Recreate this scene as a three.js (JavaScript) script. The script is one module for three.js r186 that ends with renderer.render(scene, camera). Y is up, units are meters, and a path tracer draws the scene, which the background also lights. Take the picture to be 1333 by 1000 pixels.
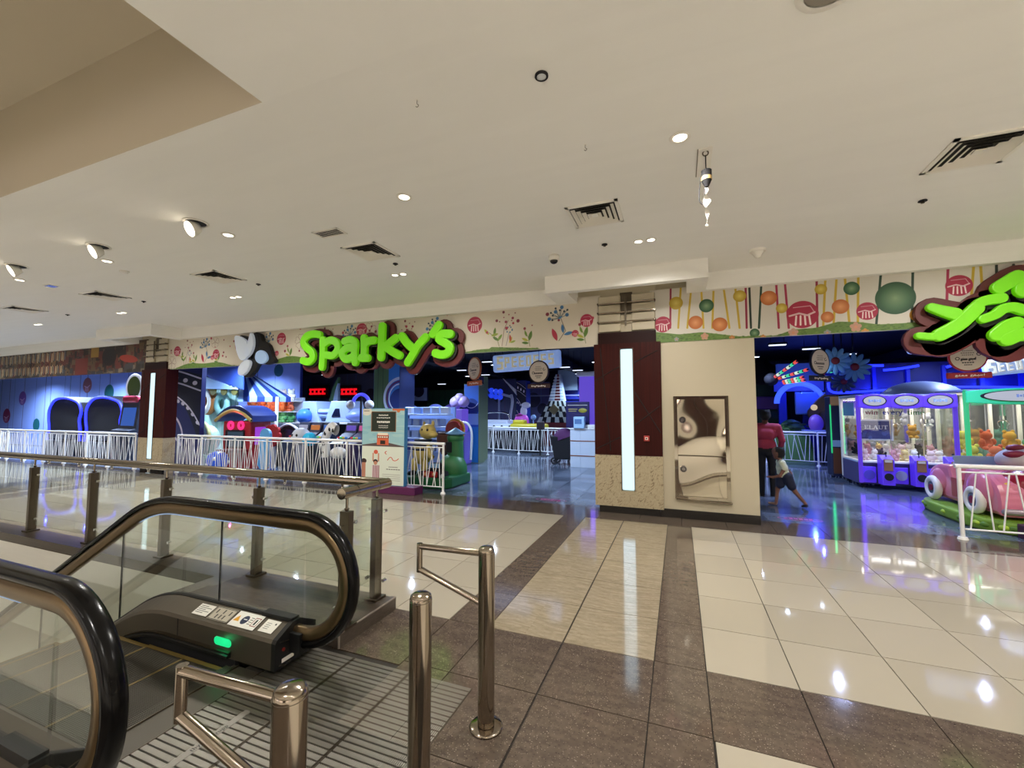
import * as THREE from 'three';
import { mergeGeometries } from 'three/addons/utils/BufferGeometryUtils.js';
import { RoundedBoxGeometry } from 'three/addons/geometries/RoundedBoxGeometry.js';
import { RectAreaLightUniformsLib } from 'three/addons/lights/RectAreaLightUniformsLib.js';
import { MarchingCubes } from 'three/addons/objects/MarchingCubes.js';
RectAreaLightUniformsLib.init();

// ---------------------------------------------------------------- camera, exposure, large lights
const FOCAL = 556, CX = 666.5, CY = 500, EYE = 1.65, YAW = THREE.MathUtils.degToRad(21.32), PITCH = THREE.MathUtils.degToRad(3.55);
const scene = new THREE.Scene();
scene.background = new THREE.Color(0x000000);
const camera = new THREE.PerspectiveCamera(2 * Math.atan(500 / FOCAL) * 180 / Math.PI, 4 / 3, 0.05, 100);
camera.position.set(0, EYE, 0);
camera.rotation.order = 'YXZ';
camera.rotation.set(PITCH, YAW, 0);
const renderer = new THREE.WebGLRenderer({ antialias: true });
renderer.toneMapping = THREE.LinearToneMapping;
renderer.toneMappingExposure = 0.655;
renderer.shadowMap.enabled = true;
const WARM = new THREE.Color(1.0, 0.965, 0.915), COOL = new THREE.Color(0.55, 0.72, 1.0);
const DOWNLIGHT = 27, TWIN = 17, GIMBAL = 14, ARCADE = 78;     // candela

// ---------------------------------------------------------------- helpers
const V = (x, y, z) => new THREE.Vector3(x, y, z);
const ray = (px, py) => V((px - CX) / FOCAL, -(py - CY) / FOCAL, -1).applyEuler(camera.rotation);
const onZ = (px, py, z) => { const d = ray(px, py); return d.multiplyScalar(z / d.z).add(V(0, EYE, 0)); };
const onY = (px, py, y) => { const d = ray(px, py); return d.multiplyScalar((y - EYE) / d.y).add(V(0, EYE, 0)); };
let seed = 12345;
const rnd = () => { seed = (seed * 1664525 + 1013904223) >>> 0; return seed / 4294967296; };
const R = (a, b) => a + (b - a) * rnd();
const used = {};
const numbered = n => { const k = used[n] = (used[n] ?? -1) + 1; return k ? `${n}_${String(k).padStart(3, '0')}` : n; };
const clean = g => { const o = new THREE.BufferGeometry(), s = g.index ? g.toNonIndexed() : g; for (const k of ['position', 'normal', 'uv']) o.setAttribute(k, s.attributes[k]); return o; };
const merge = gs => gs.length === 1 ? gs[0] : mergeGeometries(gs.map(clean));
const tr = (g, x = 0, y = 0, z = 0, rx = 0, ry = 0, rz = 0) => { if (rx) g.rotateX(rx); if (rz) g.rotateZ(rz); if (ry) g.rotateY(ry); return g.translate(x, y, z); };
const box = (w, h, d, x = 0, y = 0, z = 0) => new THREE.BoxGeometry(w, h, d).translate(x, y, z);
const span = (x0, x1, y0, y1, z0, z1) => box(Math.abs(x1 - x0), Math.abs(y1 - y0), Math.abs(z1 - z0), (x0 + x1) / 2, (y0 + y1) / 2, (z0 + z1) / 2);
const rbox = (w, h, d, r, x = 0, y = 0, z = 0, s = 2) => new RoundedBoxGeometry(w, h, d, s, r).translate(x, y, z);
const cyl = (r0, r1, h, x = 0, y = 0, z = 0, n = 20) => new THREE.CylinderGeometry(r0, r1, h, n).translate(x, y, z);
const ball = (r, x = 0, y = 0, z = 0, sx = 1, sy = 1, sz = 1, n = 18) => new THREE.SphereGeometry(r, n, Math.ceil(n * 0.7)).scale(sx, sy, sz).translate(x, y, z);
const disc = (r, t, x, y, z, n = 28) => new THREE.CylinderGeometry(r, r, t, n).rotateX(Math.PI / 2).translate(x, y, z);
const lathe = (pts, x = 0, y = 0, z = 0, n = 24) => new THREE.LatheGeometry(pts.map(p => new THREE.Vector2(p[0], p[1])), n).translate(x, y, z);
const bar = (a, b, r, n = 8) => {                                                       // round bar from a to b
  const va = V(...a), vb = V(...b), d = vb.clone().sub(va), g = new THREE.CylinderGeometry(r, r, d.length(), n);
  g.applyQuaternion(new THREE.Quaternion().setFromUnitVectors(V(0, 1, 0), d.normalize()));
  return g.translate((va.x + vb.x) / 2, (va.y + vb.y) / 2, (va.z + vb.z) / 2);
};
const tube = (pts, r, seg = 24, n = 8, closed = false) => new THREE.TubeGeometry(new THREE.CatmullRomCurve3(pts.map(p => V(...p)), closed), seg, r, n, closed);
const poly = pts => new THREE.Shape(pts.map(p => new THREE.Vector2(p[0], p[1])));
const ext = (shape, depth, bevel = 0, x = 0, y = 0, z = 0) => new THREE.ExtrudeGeometry(shape, { depth, bevelEnabled: bevel > 0, bevelSize: bevel, bevelThickness: bevel, bevelSegments: 2, curveSegments: 16 }).translate(x, y, z);
const loft = (profile, path) => {       // profile [[z,y]...] closed, path [[x,y]...]: a prism that keeps its section upright while it runs along x
  const n = profile.length, pos = [], uv = [], quad = (a, b, c, d) => { for (const p of [a, b, c, a, c, d]) { pos.push(...p); uv.push(p[0], p[1] + p[2]); } };
  const at = (i, j) => [path[i][0], path[i][1] + profile[j % n][1], profile[j % n][0]];
  for (let i = 0; i + 1 < path.length; i++) for (let j = 0; j < n; j++) quad(at(i, j), at(i + 1, j), at(i + 1, j + 1), at(i, j + 1));
  const tri = THREE.ShapeUtils.triangulateShape(profile.map(p => new THREE.Vector2(...p)), []);
  for (const i of [0, path.length - 1]) for (const t of tri) for (const j of t) { const p = at(i, j); pos.push(...p); uv.push(p[2], p[1]); }
  const g = new THREE.BufferGeometry(); g.setAttribute('position', new THREE.Float32BufferAttribute(pos, 3)); g.setAttribute('uv', new THREE.Float32BufferAttribute(uv, 2)); g.computeVertexNormals(); return g;
};
const sweep = (profile, path, z0 = 0) => {   // profile [[n,z]...] closed: n is the outward offset; path [[x,y]...] in the xy-plane
  const n = profile.length, pos = [], nor = [], uv = [], N = path.length, pc = profile.reduce((a, b) => [a[0] + b[0] / n, a[1] + b[1] / n], [0, 0]), frames = path.map((p, i) => { const a = path[Math.max(0, i - 1)], b = path[Math.min(N - 1, i + 1)], l = Math.hypot(b[0] - a[0], b[1] - a[1]); return [(b[1] - a[1]) / l, -(b[0] - a[0]) / l]; });
  const at = (i, j) => [path[i][0] + frames[i][0] * profile[j % n][0], path[i][1] + frames[i][1] * profile[j % n][0], z0 + profile[j % n][1]];
  const nr = (i, j) => { const a = profile[(j + n - 1) % n], b = profile[(j + 1) % n], dz = b[1] - a[1], dn = b[0] - a[0], l = Math.hypot(dz, dn) || 1, sg = (profile[j][0] - pc[0]) * dz - (profile[j][1] - pc[1]) * dn < 0 ? -1 : 1; return [sg * frames[i][0] * dz / l, sg * frames[i][1] * dz / l, -sg * dn / l]; };
  const idx = [];
  for (let i = 0; i < N; i++) for (let j = 0; j <= n; j++) { pos.push(...at(i, j)); nor.push(...nr(i, j % n)); uv.push(i * 0.1, j / n); }
  for (let i = 0; i + 1 < N; i++) for (let j = 0; j < n; j++) { const a = i * (n + 1) + j, b = a + n + 1; idx.push(a, b, b + 1, a, b + 1, a + 1); }
  { const q = k => V(pos[3 * k], pos[3 * k + 1], pos[3 * k + 2]), a = q(idx[0]), fn = q(idx[1]).sub(a).cross(q(idx[2]).sub(a)); if (fn.dot(V(nor[0], nor[1], nor[2])) < 0) for (let k = 0; k < idx.length; k += 3) [idx[k], idx[k + 1]] = [idx[k + 1], idx[k]]; }
  const g = new THREE.BufferGeometry(); g.setIndex(idx); g.setAttribute('position', new THREE.Float32BufferAttribute(pos, 3)); g.setAttribute('normal', new THREE.Float32BufferAttribute(nor, 3)); g.setAttribute('uv', new THREE.Float32BufferAttribute(uv, 2)); return g;
};
const stroke = (pts, w, seg = 24) => {      // outline of a thick round-ended line; pts [[x,y]...]; w one width or [start, end]
  const c = pts.length > 2 ? new THREE.CatmullRomCurve3(pts.map(p => V(p[0], p[1], 0))) : new THREE.LineCurve3(V(...pts[0], 0), V(...pts[1], 0));
  const ps = c.getPoints(pts.length > 2 ? seg : 4), L = [], Rr = [], w0 = Array.isArray(w) ? w[0] : w, w1 = Array.isArray(w) ? w[1] : w;
  ps.forEach((p, i) => { const a = ps[Math.max(0, i - 1)], b = ps[Math.min(ps.length - 1, i + 1)], t = b.clone().sub(a).normalize(), h = (w0 + (w1 - w0) * i / (ps.length - 1)) / 2; L.push([p.x - t.y * h, p.y + t.x * h]); Rr.push([p.x + t.y * h, p.y - t.x * h]); });
  const cap = (p, from, h) => Array.from({ length: 7 }, (_, k) => { const a = from - Math.PI * (k + 1) / 8; return [p.x + Math.cos(a) * h, p.y + Math.sin(a) * h]; });
  const e = ps.length - 1, te = ps[e].clone().sub(ps[e - 1]), ts = ps[1].clone().sub(ps[0]);
  return poly([...L, ...cap(ps[e], Math.atan2(te.y, te.x) + Math.PI / 2, w1 / 2), ...Rr.reverse(), ...cap(ps[0], Math.atan2(ts.y, ts.x) - Math.PI / 2, w0 / 2)]);
};
const mesh = (name, g, m, parent) => { const o = new THREE.Mesh(Array.isArray(g) ? merge(g) : g, m); o.name = parent ? name : numbered(name); o.castShadow = o.receiveShadow = true; (parent || scene).add(o); return o; };
const tag = (o, label, category, group) => { o.userData.label = label; o.userData.category = category; if (group) o.userData.group = group; return o; };
const thing = (name, label, category, pos = [0, 0, 0], turn = 0, group) => { const o = new THREE.Group(); o.name = numbered(name); scene.add(o); o.position.set(...pos); o.rotation.y = turn; return tag(o, label, category, group); };
const solo = (name, g, m, label, category, group) => tag(mesh(name, g, m), label, category, group);
const struct = (name, g, m, parent) => { const o = mesh(name, g, m, parent); o.userData.kind = 'structure'; return o; };
const structGroup = name => { const o = new THREE.Group(); o.name = name; o.userData.kind = 'structure'; scene.add(o); return o; };
const dup = (o, pos, turn = 0, label) => { const c = o.clone(); c.name = numbered(o.name.replace(/_\d{3}$/, '')); c.userData = { ...o.userData }; if (label) c.userData.label = label; c.position.set(...pos); c.rotation.y = turn; scene.add(c); return c; };

// ---------------------------------------------------------------- textures and materials
const canvas = (w, h, draw) => { const lim = Math.min(1, 2000 / Math.max(w, h)); w = Math.max(8, Math.round(w * lim)); h = Math.max(8, Math.round(h * lim)); const c = document.createElement('canvas'); c.width = w; c.height = h; const g = c.getContext('2d'); draw(g, w, h); const t = new THREE.CanvasTexture(c); t.colorSpace = THREE.SRGBColorSpace; t.wrapS = t.wrapT = THREE.RepeatWrapping; t.anisotropy = 8; return t; };
const hash = (x, y, s) => { let h = (x * 374761393 + y * 668265263 + s * 2246822519) | 0; h = Math.imul(h ^ (h >>> 13), 1274126177); return ((h ^ (h >>> 16)) >>> 0) / 4294967296; };
const noise = (x, y, per, s) => { const xi = Math.floor(x), yi = Math.floor(y), fx = x - xi, fy = y - yi, u = fx * fx * (3 - 2 * fx), v = fy * fy * (3 - 2 * fy), w = (a, p) => ((a % p) + p) % p, h = (a, b) => hash(w(a, per), w(b, per), s); return (h(xi, yi) * (1 - u) + h(xi + 1, yi) * u) * (1 - v) + (h(xi, yi + 1) * (1 - u) + h(xi + 1, yi + 1) * u) * v; };
const dataTex = (n, f, srgb = true) => { const d = new Uint8Array(n * n * 4); for (let y = 0; y < n; y++) for (let x = 0; x < n; x++) { const c = f(x / n, y / n), o = (y * n + x) * 4; for (let k = 0; k < 3; k++) d[o + k] = Math.max(0, Math.min(255, c[k])); d[o + 3] = 255; } const t = new THREE.DataTexture(d, n, n); t.wrapS = t.wrapT = THREE.RepeatWrapping; t.magFilter = THREE.LinearFilter; t.minFilter = THREE.LinearMipmapLinearFilter; t.generateMipmaps = true; if (srgb) t.colorSpace = THREE.SRGBColorSpace; t.needsUpdate = true; return t; };
const mixc = (a, b, t) => a.map((v, i) => v + (b[i] - v) * t);
const darkTileTex = dataTex(512, (u, v) => { const n = noise(u * 9, v * 34, 34, 1) * 0.5 + noise(u * 60, v * 60, 60, 2) * 0.5, s = hash(Math.floor(u * 250), Math.floor(v * 250), 3); let c = mixc([76, 66, 58], [102, 90, 79], n); if (s > 0.975) c = mixc(c, [190, 178, 160], 0.6 * noise(u * 20, v * 20, 20, 4) + 0.2); if (s < 0.02) c = mixc(c, [40, 34, 30], 0.6); return c; });
const beigeTileTex = dataTex(512, (u, v) => { const n = noise(u * 8, v * 60 + Math.sin(u * 6.283) * 2, 60, 11) * 0.6 + noise(u * 40, v * 90, 90, 12) * 0.4, s = hash(Math.floor(u * 220), Math.floor(v * 220), 13); let c = mixc([128, 116, 95], [160, 148, 127], n); if (s > 0.98) c = mixc(c, [110, 96, 76], 0.5); return c; });
const graniteTex = dataTex(512, (u, v) => { const n = noise(u * 14 + v * 10, v * 40 - u * 20, 1e6, 21), s = noise(u * 120, v * 120, 120, 22), t = noise(u * 7 + v * 6, v * 16, 1e6, 23); let c = mixc([158, 143, 114], [192, 178, 148], s); if (n > 0.66) c = mixc(c, [96, 78, 56], (n - 0.66) * 2.2 * (0.4 + t)); if (hash(Math.floor(u * 256), Math.floor(v * 256), 24) > 0.95) c = mixc(c, [80, 64, 46], 0.55); return c; });
const plinthTex = dataTex(256, (u, v) => { const s = hash(Math.floor(u * 200), Math.floor(v * 200), 31), n = noise(u * 30, v * 30, 30, 32); return mixc([62, 53, 46], [96, 86, 77], n * 0.6 + s * 0.4); });
const woodTex = dataTex(512, (u, v) => { const n = noise(u * 70, v * 4, 70, 41) * 0.6 + noise(u * 24, v * 2, 24, 42) * 0.4; return mixc([40, 13, 11], [66, 22, 18], n); });
const slateTex = k => dataTex(256, (u, v) => mixc(k ? [88, 97, 112] : [68, 76, 90], k ? [118, 128, 146] : [90, 99, 116], noise(u * 6, v * 6, 6, 51 + k) * 0.6 + noise(u * 40, v * 40, 40, 53 + k) * 0.4));
const plasterTex = dataTex(256, (u, v) => mixc([238, 236, 229], [244, 242, 235], noise(u * 5, v * 5, 5, 61) * 0.6 + noise(u * 64, v * 64, 64, 62) * 0.4));
const smudge = dataTex(256, (u, v) => { const n = noise(u * 5, v * 5, 5, 71) * 0.6 + noise(u * 22, v * 22, 22, 72) * 0.4, k = 150 + 90 * n; return [k, k, k]; }, false);
const mat = (o) => new THREE.MeshStandardMaterial({ roughness: 0.6, ...o });
const col = (c, roughness = 0.5, metalness = 0, extra = {}) => mat({ color: c, roughness, metalness, ...extra });
const glow = (c, k = 1) => mat({ color: 0x222222, emissive: c, emissiveIntensity: k });
const phys = o => new THREE.MeshPhysicalMaterial(o);
const M = {
  whiteTile: [0xa59d8d, 0xa19989, 0xa9a191].map(c => phys({ color: c, roughness: 0.06, roughnessMap: smudge, specularIntensity: 1 })),
  darkTile: phys({ map: darkTileTex, roughness: 0.12, roughnessMap: smudge, bumpMap: darkTileTex, bumpScale: 0.0003 }),
  beigeTile: phys({ map: beigeTileTex, roughness: 0.1, roughnessMap: smudge }),
  slate: [0, 1].map(k => phys({ map: slateTex(k), roughness: 0.14, roughnessMap: smudge })),
  bounceFloor: phys({ color: 0xdcd6ca, roughness: 0.12 }), grout: col(0x2b2620, 0.9), plaster: mat({ map: plasterTex, roughness: 0.92 }), cream: mat({ color: 0xbcb198, roughness: 0.55, bumpMap: plasterTex, bumpScale: 0.0004 }), shell: mat({ color: 0xece8de, roughness: 0.9 }),
  granite: mat({ map: graniteTex, roughness: 0.35 }), plinth: mat({ map: plinthTex, roughness: 0.3 }), wood: phys({ map: woodTex, roughness: 0.5, specularIntensity: 0.25 }), groove: col(0x140605, 0.8), recess: mat({ color: 0xd2c7b2, roughness: 0.92 }), darkWood: phys({ color: 0x240d0b, roughness: 0.5, specularIntensity: 0.3 }), blackStone: mat({ color: 0x1d1a18, roughness: 0.25 }),
  steel: col(0x9c9183, 0.12, 1), satin: col(0x6b6256, 0.32, 1), mirror: col(0xe4dccb, 0.04, 1), bronze: col(0x7d6a50, 0.34, 1), alu: col(0xa8a49a, 0.42, 1), deck: col(0x6d655b, 0.5, 0.85, { roughnessMap: null }), rubber: phys({ color: 0x070708, roughness: 0.2, specularIntensity: 0.45 }),
  black: col(0x0c0c0d, 0.5), softBlack: col(0x17161a, 0.85), white: col(0xeeeae2, 0.4), paintWhite: col(0xf0efec, 0.35), fitting: col(0xece7dc, 0.5), chrome: col(0xd8d8d8, 0.1, 1), yellow: col(0x6e5a2a, 0.6), comb: col(0x57524a, 0.45, 0.7), tread: col(0x4b463f, 0.5, 0.6),
  glass: phys({ color: 0xf9fcf9, roughness: 0.0, transmission: 1, thickness: 0, ior: 1.5 }),
  lampWarm: glow(0xfff1d8, 9), lampCool: glow(0xdbe9ff, 6),
};

// ---------------------------------------------------------------- the setting: floor
const HC = 3.76, HS = 3.49, ZF = -7.16, ZT = -7.45;            // ceiling, soffit of the dropped band, shop front plane, threshold
const tileGeo = {}, BORDER = 0.0032;
function tile(name, x0, x1, z0, z1, mats, parent) {
  const w = x1 - x0 - 2 * BORDER, d = Math.abs(z1 - z0) - 2 * BORDER, v = Math.floor(rnd() * 4), key = `${w.toFixed(3)}_${d.toFixed(3)}_${v}`;
  if (!tileGeo[key]) { const g = box(w, 0.012, d, 0, -0.006, 0), u = g.attributes.uv, o = [[0, 0], [0.37, 0.61], [0.71, 0.23], [0.13, 0.83]][v]; for (let i = 0; i < u.count; i++) u.setXY(i, u.getX(i) * w + o[0], u.getY(i) * d + o[1]); tileGeo[key] = g; }
  const m = Array.isArray(mats) ? mats[Math.floor(rnd() * mats.length)] : mats, t = mesh(name, tileGeo[key], m, parent);
  t.position.set((x0 + x1) / 2, 0, (z0 + z1) / 2); return t;
}
const floor = structGroup('floor');
{
  const slab = (x0, x1, z0, z1) => span(x0, x1, -0.3, -0.0075, z0, z1);
  mesh('screed', [slab(-40, 14, -2.9, ZT), slab(-2.64, 14, -2.9, 8), slab(-40, -2.64, -0.44, 8)], M.grout, floor);
  const rows = [-3.07, -3.67, -4.27, -4.87, -5.47, -6.07, -6.68];
  const field = (name, xs, zs, m) => { for (let i = 0; i + 1 < xs.length; i++) for (let j = 0; j + 1 < zs.length; j++) tile(name, Math.min(xs[i], xs[i + 1]), Math.max(xs[i], xs[i + 1]), zs[j], zs[j + 1], m, floor); };
  const lin = (a, step, n) => Array.from({ length: n + 1 }, (_, i) => a + step * i);
  field('cream_tile', [0.124, ...lin(0.631, 0.599, 9)], rows, M.whiteTile);
  field('cream_tile', [0.13, ...lin(0.631, 0.599, 6)], [-1.25, -1.85, -2.457], M.whiteTile);
  field('cream_tile', [-1.73, ...lin(-2.24, -0.6, 16)], rows, M.whiteTile);
  field('beige_tile', [-1.39, -0.812], rows, M.beigeTile); field('beige_tile', [-0.806, -0.19], rows, M.beigeTile);
  field('dark_tile', [-1.73, -1.39], rows, M.darkTile); field('dark_tile', [-0.19, 0.124], rows, M.darkTile);
  field('dark_tile', [-1.73, -1.39, -0.812], [-1.87, -2.47, -3.07], M.darkTile);
  field('dark_tile', [-0.806, -0.19, 0.124], [-1.27, -1.87, -2.47, -3.07], M.darkTile);
  field('dark_tile', [-0.806, -1.17], [-0.67, -1.27, -1.87], M.darkTile);
  field('dark_tile', [-2.3, -1.73], [-2.42, -3.07], M.darkTile);
  field('dark_tile', [0.124, ...lin(0.631, 0.599, 7)], [-2.457, -3.07], M.darkTile);
  field('dark_tile', lin(-12, 0.6, 29), [-6.68, ZT], M.darkTile);
  // the same pattern goes on where single tiles can no longer be told apart
  const far = (name, x0, x1, z0, z1, m) => { mesh(name, span(x0, x1, -0.0075, 0, z0, z1), m, floor); };
  far('cream_floor', -40, -14.35, -3.07, -6.68, M.whiteTile[0]); far('beige_floor', -13.6, -12.45, -3.07, -6.68, M.beigeTile); far('dark_floor', -14.35, -13.6, -3.07, -6.68, M.darkTile); far('dark_floor', -12.45, -11.85, -3.07, -6.68, M.darkTile);
  far('dark_floor', -40, -12, -6.68, ZT, M.darkTile); far('dark_floor', 5.4, 14, -6.68, ZT, M.darkTile); far('bounce_floor', 6.03, 14, -3.07, -6.68, M.bounceFloor); far('dark_floor', 4.83, 14, -2.457, -3.07, M.darkTile);
  far('bounce_floor', 4.23, 14, 8, -2.457, M.bounceFloor); far('bounce_floor', 0.13, 4.23, 8, -1.25, M.bounceFloor); far('dark_floor', -2.4, 0.124, 1.2, -0.55, M.darkTile); far('bounce_floor', -2.74, 0.124, 8, 1.2, M.bounceFloor); far('bounce_floor', -40, -2.74, 8, -0.52, M.bounceFloor);  // unseen pale floor is made lighter to bounce light onto the ceiling
  far('dark_floor', -40, -2.3, -2.82, -3.07, M.darkTile);
}
{ // the open well the escalator goes down through, and the lit storey below
  const w = structGroup('wall_well');
  mesh('well_side', span(-12.5, -2.74, -0.95, -0.0075, -2.82, -3.02), M.plaster, w); mesh('well_side', span(-12.5, -2.74, -0.95, -0.0075, -0.32, -0.52), M.plaster, w);
  mesh('well_end', span(-2.74, -2.54, -0.95, -0.3, -3.02, -0.32), M.plaster, w); mesh('well_end', span(-12.7, -12.5, -0.95, -0.0075, -3.02, -0.32), M.plaster, w);
  const c = structGroup('ceiling_lower'); mesh('lower_slab', [span(-20, -12.7, -0.95, -0.85, -9, 6), span(-2.54, 3, -0.95, -0.85, -9, 6), span(-12.7, -2.54, -0.95, -0.85, -9, -3.02), span(-12.7, -2.54, -0.95, -0.85, -0.32, 6)], M.plaster, c);
  struct('floor_lower', span(-20, 3, -4.7, -4.6, -9, 6), M.bounceFloor); struct('wall_lower_left', span(-20.2, -20, -4.7, -0.85, -9, 6), M.shell); struct('wall_lower_right', span(3, 3.2, -4.7, -0.85, -9, 6), M.shell); struct('wall_lower_back', span(-20, 3, -4.7, -0.85, 6, 6.2), M.shell); struct('wall_lower_far', span(-20, 3, -4.7, -0.85, -9.2, -9), M.shell);
}
// ---------------------------------------------------------------- the setting: ceiling
{
  const c = structGroup('ceiling');
  mesh('ceiling_slab', [span(-40, 14, HC, HC + 0.14, -1.99, -7.7), span(-2.615, 14, HC, HC + 0.14, 8, -1.99), span(-40, -15.005, HC, HC + 0.14, 8, -1.99), span(-15.005, -2.615, HC, HC + 0.14, 8, -0.495)], M.plaster, c);
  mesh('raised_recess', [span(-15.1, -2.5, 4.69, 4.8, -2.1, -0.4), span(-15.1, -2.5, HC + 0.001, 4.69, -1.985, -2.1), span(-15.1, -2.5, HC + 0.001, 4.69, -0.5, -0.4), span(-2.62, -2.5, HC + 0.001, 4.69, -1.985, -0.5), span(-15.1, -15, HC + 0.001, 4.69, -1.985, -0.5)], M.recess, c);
  // dropped band before the shop fronts, with a box and an open slot at each pillar
  const slots = [[-13.85, -12.15], [-1.59, 0.15]], edges = [-40, ...slots.flat(), 14];
  for (let i = 0; i < edges.length; i += 2) mesh('dropped_band', span(edges[i], edges[i + 1], HS, HC, -7.06, ZF - 0.1), M.plaster, c);
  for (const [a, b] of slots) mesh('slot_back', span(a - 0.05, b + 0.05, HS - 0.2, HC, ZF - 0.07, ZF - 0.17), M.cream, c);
  for (const [a, b] of slots) mesh('pillar_box', [span(a - 0.34, b + 0.27, HS, HC, -6.37, -6.5), span(a - 0.34, a, HS, HC, -6.5, -7.06), span(b, b + 0.27, HS, HC, -6.5, -7.06)], M.plaster, c);
}
// walls of the mall, out of the picture or at its far end
{
  struct('wall_back', span(-40, 14, -0.3, HC + 0.14, 8, 8.2), M.shell);
  { const d = structGroup('door_1'); mesh('added_door_leaf', span(-0.2, 0.95, 0, 2.4, 7.94, 7.99), col(0x3a2018, 0.4), d); mesh('added_door_leaf', span(0.96, 2.1, 0, 2.4, 7.94, 7.99), col(0x3a2018, 0.4), d); mesh('added_door_frame', [span(-0.32, -0.2, 0, 2.5, 7.9, 8), span(2.1, 2.22, 0, 2.5, 7.9, 8), span(-0.32, 2.22, 2.4, 2.55, 7.9, 8)], col(0x6a625a, 0.4), d); for (const x of [0.85, 1.05]) mesh('handle', bar([x, 0.9, 7.9], [x, 1.3, 7.9], 0.015), M.steel, d); }  // invented dark door, out of view, to darken the mirror cabinet reflection
  for (let k = 0; k < 5; k++) { // invented shop windows across the way, lit as unseen fill for the ceiling
    const w = structGroup(`window_${k + 1}`), x = [-11.5, -7, -2.4, 4.6, 9][k]; mesh('added_glow_pane', span(x - 1.7, x + 1.7, 0.25, 2.6, 7.96, 7.99), mat({ color: 0x2a2826, roughness: 0.15, emissive: [0xffe6c8, 0xe8ecff, 0xffe0d0, 0xfff0dc, 0xe6f0ff][k], emissiveIntensity: 0.7 }), w); const fillLight = new THREE.RectAreaLight(0xfff0e0, 3, 3.3, 2.3); fillLight.position.set(x, 1.42, 7.93); fillLight.lookAt(x, 1.42, -5); scene.add(fillLight); mesh('added_pane_frame', [span(x - 1.78, x - 1.7, 0, 2.7, 7.92, 8), span(x + 1.7, x + 1.78, 0, 2.7, 7.92, 8), span(x - 1.78, x + 1.78, 0, 0.25, 7.92, 8), span(x - 1.78, x + 1.78, 2.6, 3.1, 7.9, 8)], col([0x4a2418, 0x3a3a40, 0x5a1c2a, 0x4a3a28, 0x2a2c34][k], 0.4), w);
  } struct('wall_right', span(14, 14.2, -0.3, HC + 0.14, 8.2, -24), M.shell); struct('wall_left', span(-40.2, -40, -0.3, 4.8, 8.2, -24), M.shell);
}
// ---------------------------------------------------------------- shop front: printed fascia
function fasciaTex(x0, x1, y0, y1, W, Hh, draw) {
  return canvas(W, Hh, (g) => { g.save(); g.scale(W / (x1 - x0), -Hh / (y1 - y0)); g.translate(-x0, -y1); draw(g); g.restore(); });
}
const P = (px, py) => { const p = onZ(px, py, ZF); return [p.x, p.y]; };
const dot = (g, x, y, r, c) => { g.fillStyle = c; g.beginPath(); g.arc(x, y, r, 0, 7); g.fill(); };
const line = (g, pts, w, c) => { g.strokeStyle = c; g.lineWidth = w; g.lineCap = 'round'; g.beginPath(); pts.forEach((p, i) => i ? g.lineTo(...p) : g.moveTo(...p)); g.stroke(); };
const leaf = (g, x, y, l, a, c) => { g.save(); g.translate(x, y); g.rotate(a); g.fillStyle = c; g.beginPath(); g.moveTo(0, 0); g.quadraticCurveTo(l * 0.5, l * 0.34, l, 0); g.quadraticCurveTo(l * 0.5, -l * 0.34, 0, 0); g.fill(); g.restore(); };
const gift = (g, x, y, r, c = '#a2203f') => { dot(g, x, y, r, c); for (const k of [-0.32, -0.1, 0.12, 0.34]) line(g, [[x + k * r * 1.4, y - r * 0.75], [x + k * r * 1.2, y - r * 0.1]], r * 0.12, '#e9d5d0'); line(g, [[x - r * 0.8, y - r * 0.05], [x - r * 0.2, y + r * 0.1], [x + r * 0.3, y - r * 0.08], [x + r * 0.75, y + r * 0.12]], r * 0.13, '#d9b5b4'); line(g, [[x - r * 0.55, y + r * 0.55], [x + r * 0.5, y + r * 0.6], [x + r * 0.7, y + r * 0.2]], r * 0.06, '#c9969c'); };
const orb = (g, x, y, r, c, hi) => { const q = g.createRadialGradient(x, y, 0, x, y, r); q.addColorStop(0, hi); q.addColorStop(1, c); g.fillStyle = q; g.beginPath(); g.arc(x, y, r, 0, 7); g.fill(); };
const clover = (g, x, y, r) => { g.strokeStyle = '#9a8378'; g.lineWidth = r * 0.05; for (let k = 0; k < 5; k++) { const a = Math.PI / 2 + k * 1.2566; g.beginPath(); g.moveTo(x, y); g.bezierCurveTo(x + Math.cos(a - 0.75) * r * 1.1, y + Math.sin(a - 0.75) * r * 1.1, x + Math.cos(a - 0.3) * r * 1.25, y + Math.sin(a - 0.3) * r * 1.25, x + Math.cos(a) * r * 0.9, y + Math.sin(a) * r * 0.9); g.bezierCurveTo(x + Math.cos(a + 0.3) * r * 1.25, y + Math.sin(a + 0.3) * r * 1.25, x + Math.cos(a + 0.75) * r * 1.1, y + Math.sin(a + 0.75) * r * 1.1, x, y); g.stroke(); } };
const umbel = (g, x, y, r) => { for (let k = 0; k < 11; k++) { const a = 0.35 + k * 0.3 + (k % 2) * 0.12, l = r * (k % 2 ? 1 : 0.72); line(g, [[x, y], [x + Math.cos(a) * l, y + Math.sin(a) * l]], r * 0.035, '#33424f'); dot(g, x + Math.cos(a) * l, y + Math.sin(a) * l, r * (k % 3 ? 0.09 : 0.17), k % 3 ? '#22303d' : '#3a6c9c'); } leaf(g, x - r * 0.2, y - r * 0.1, r * 0.5, 0.5, '#3f78aa'); };
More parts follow.
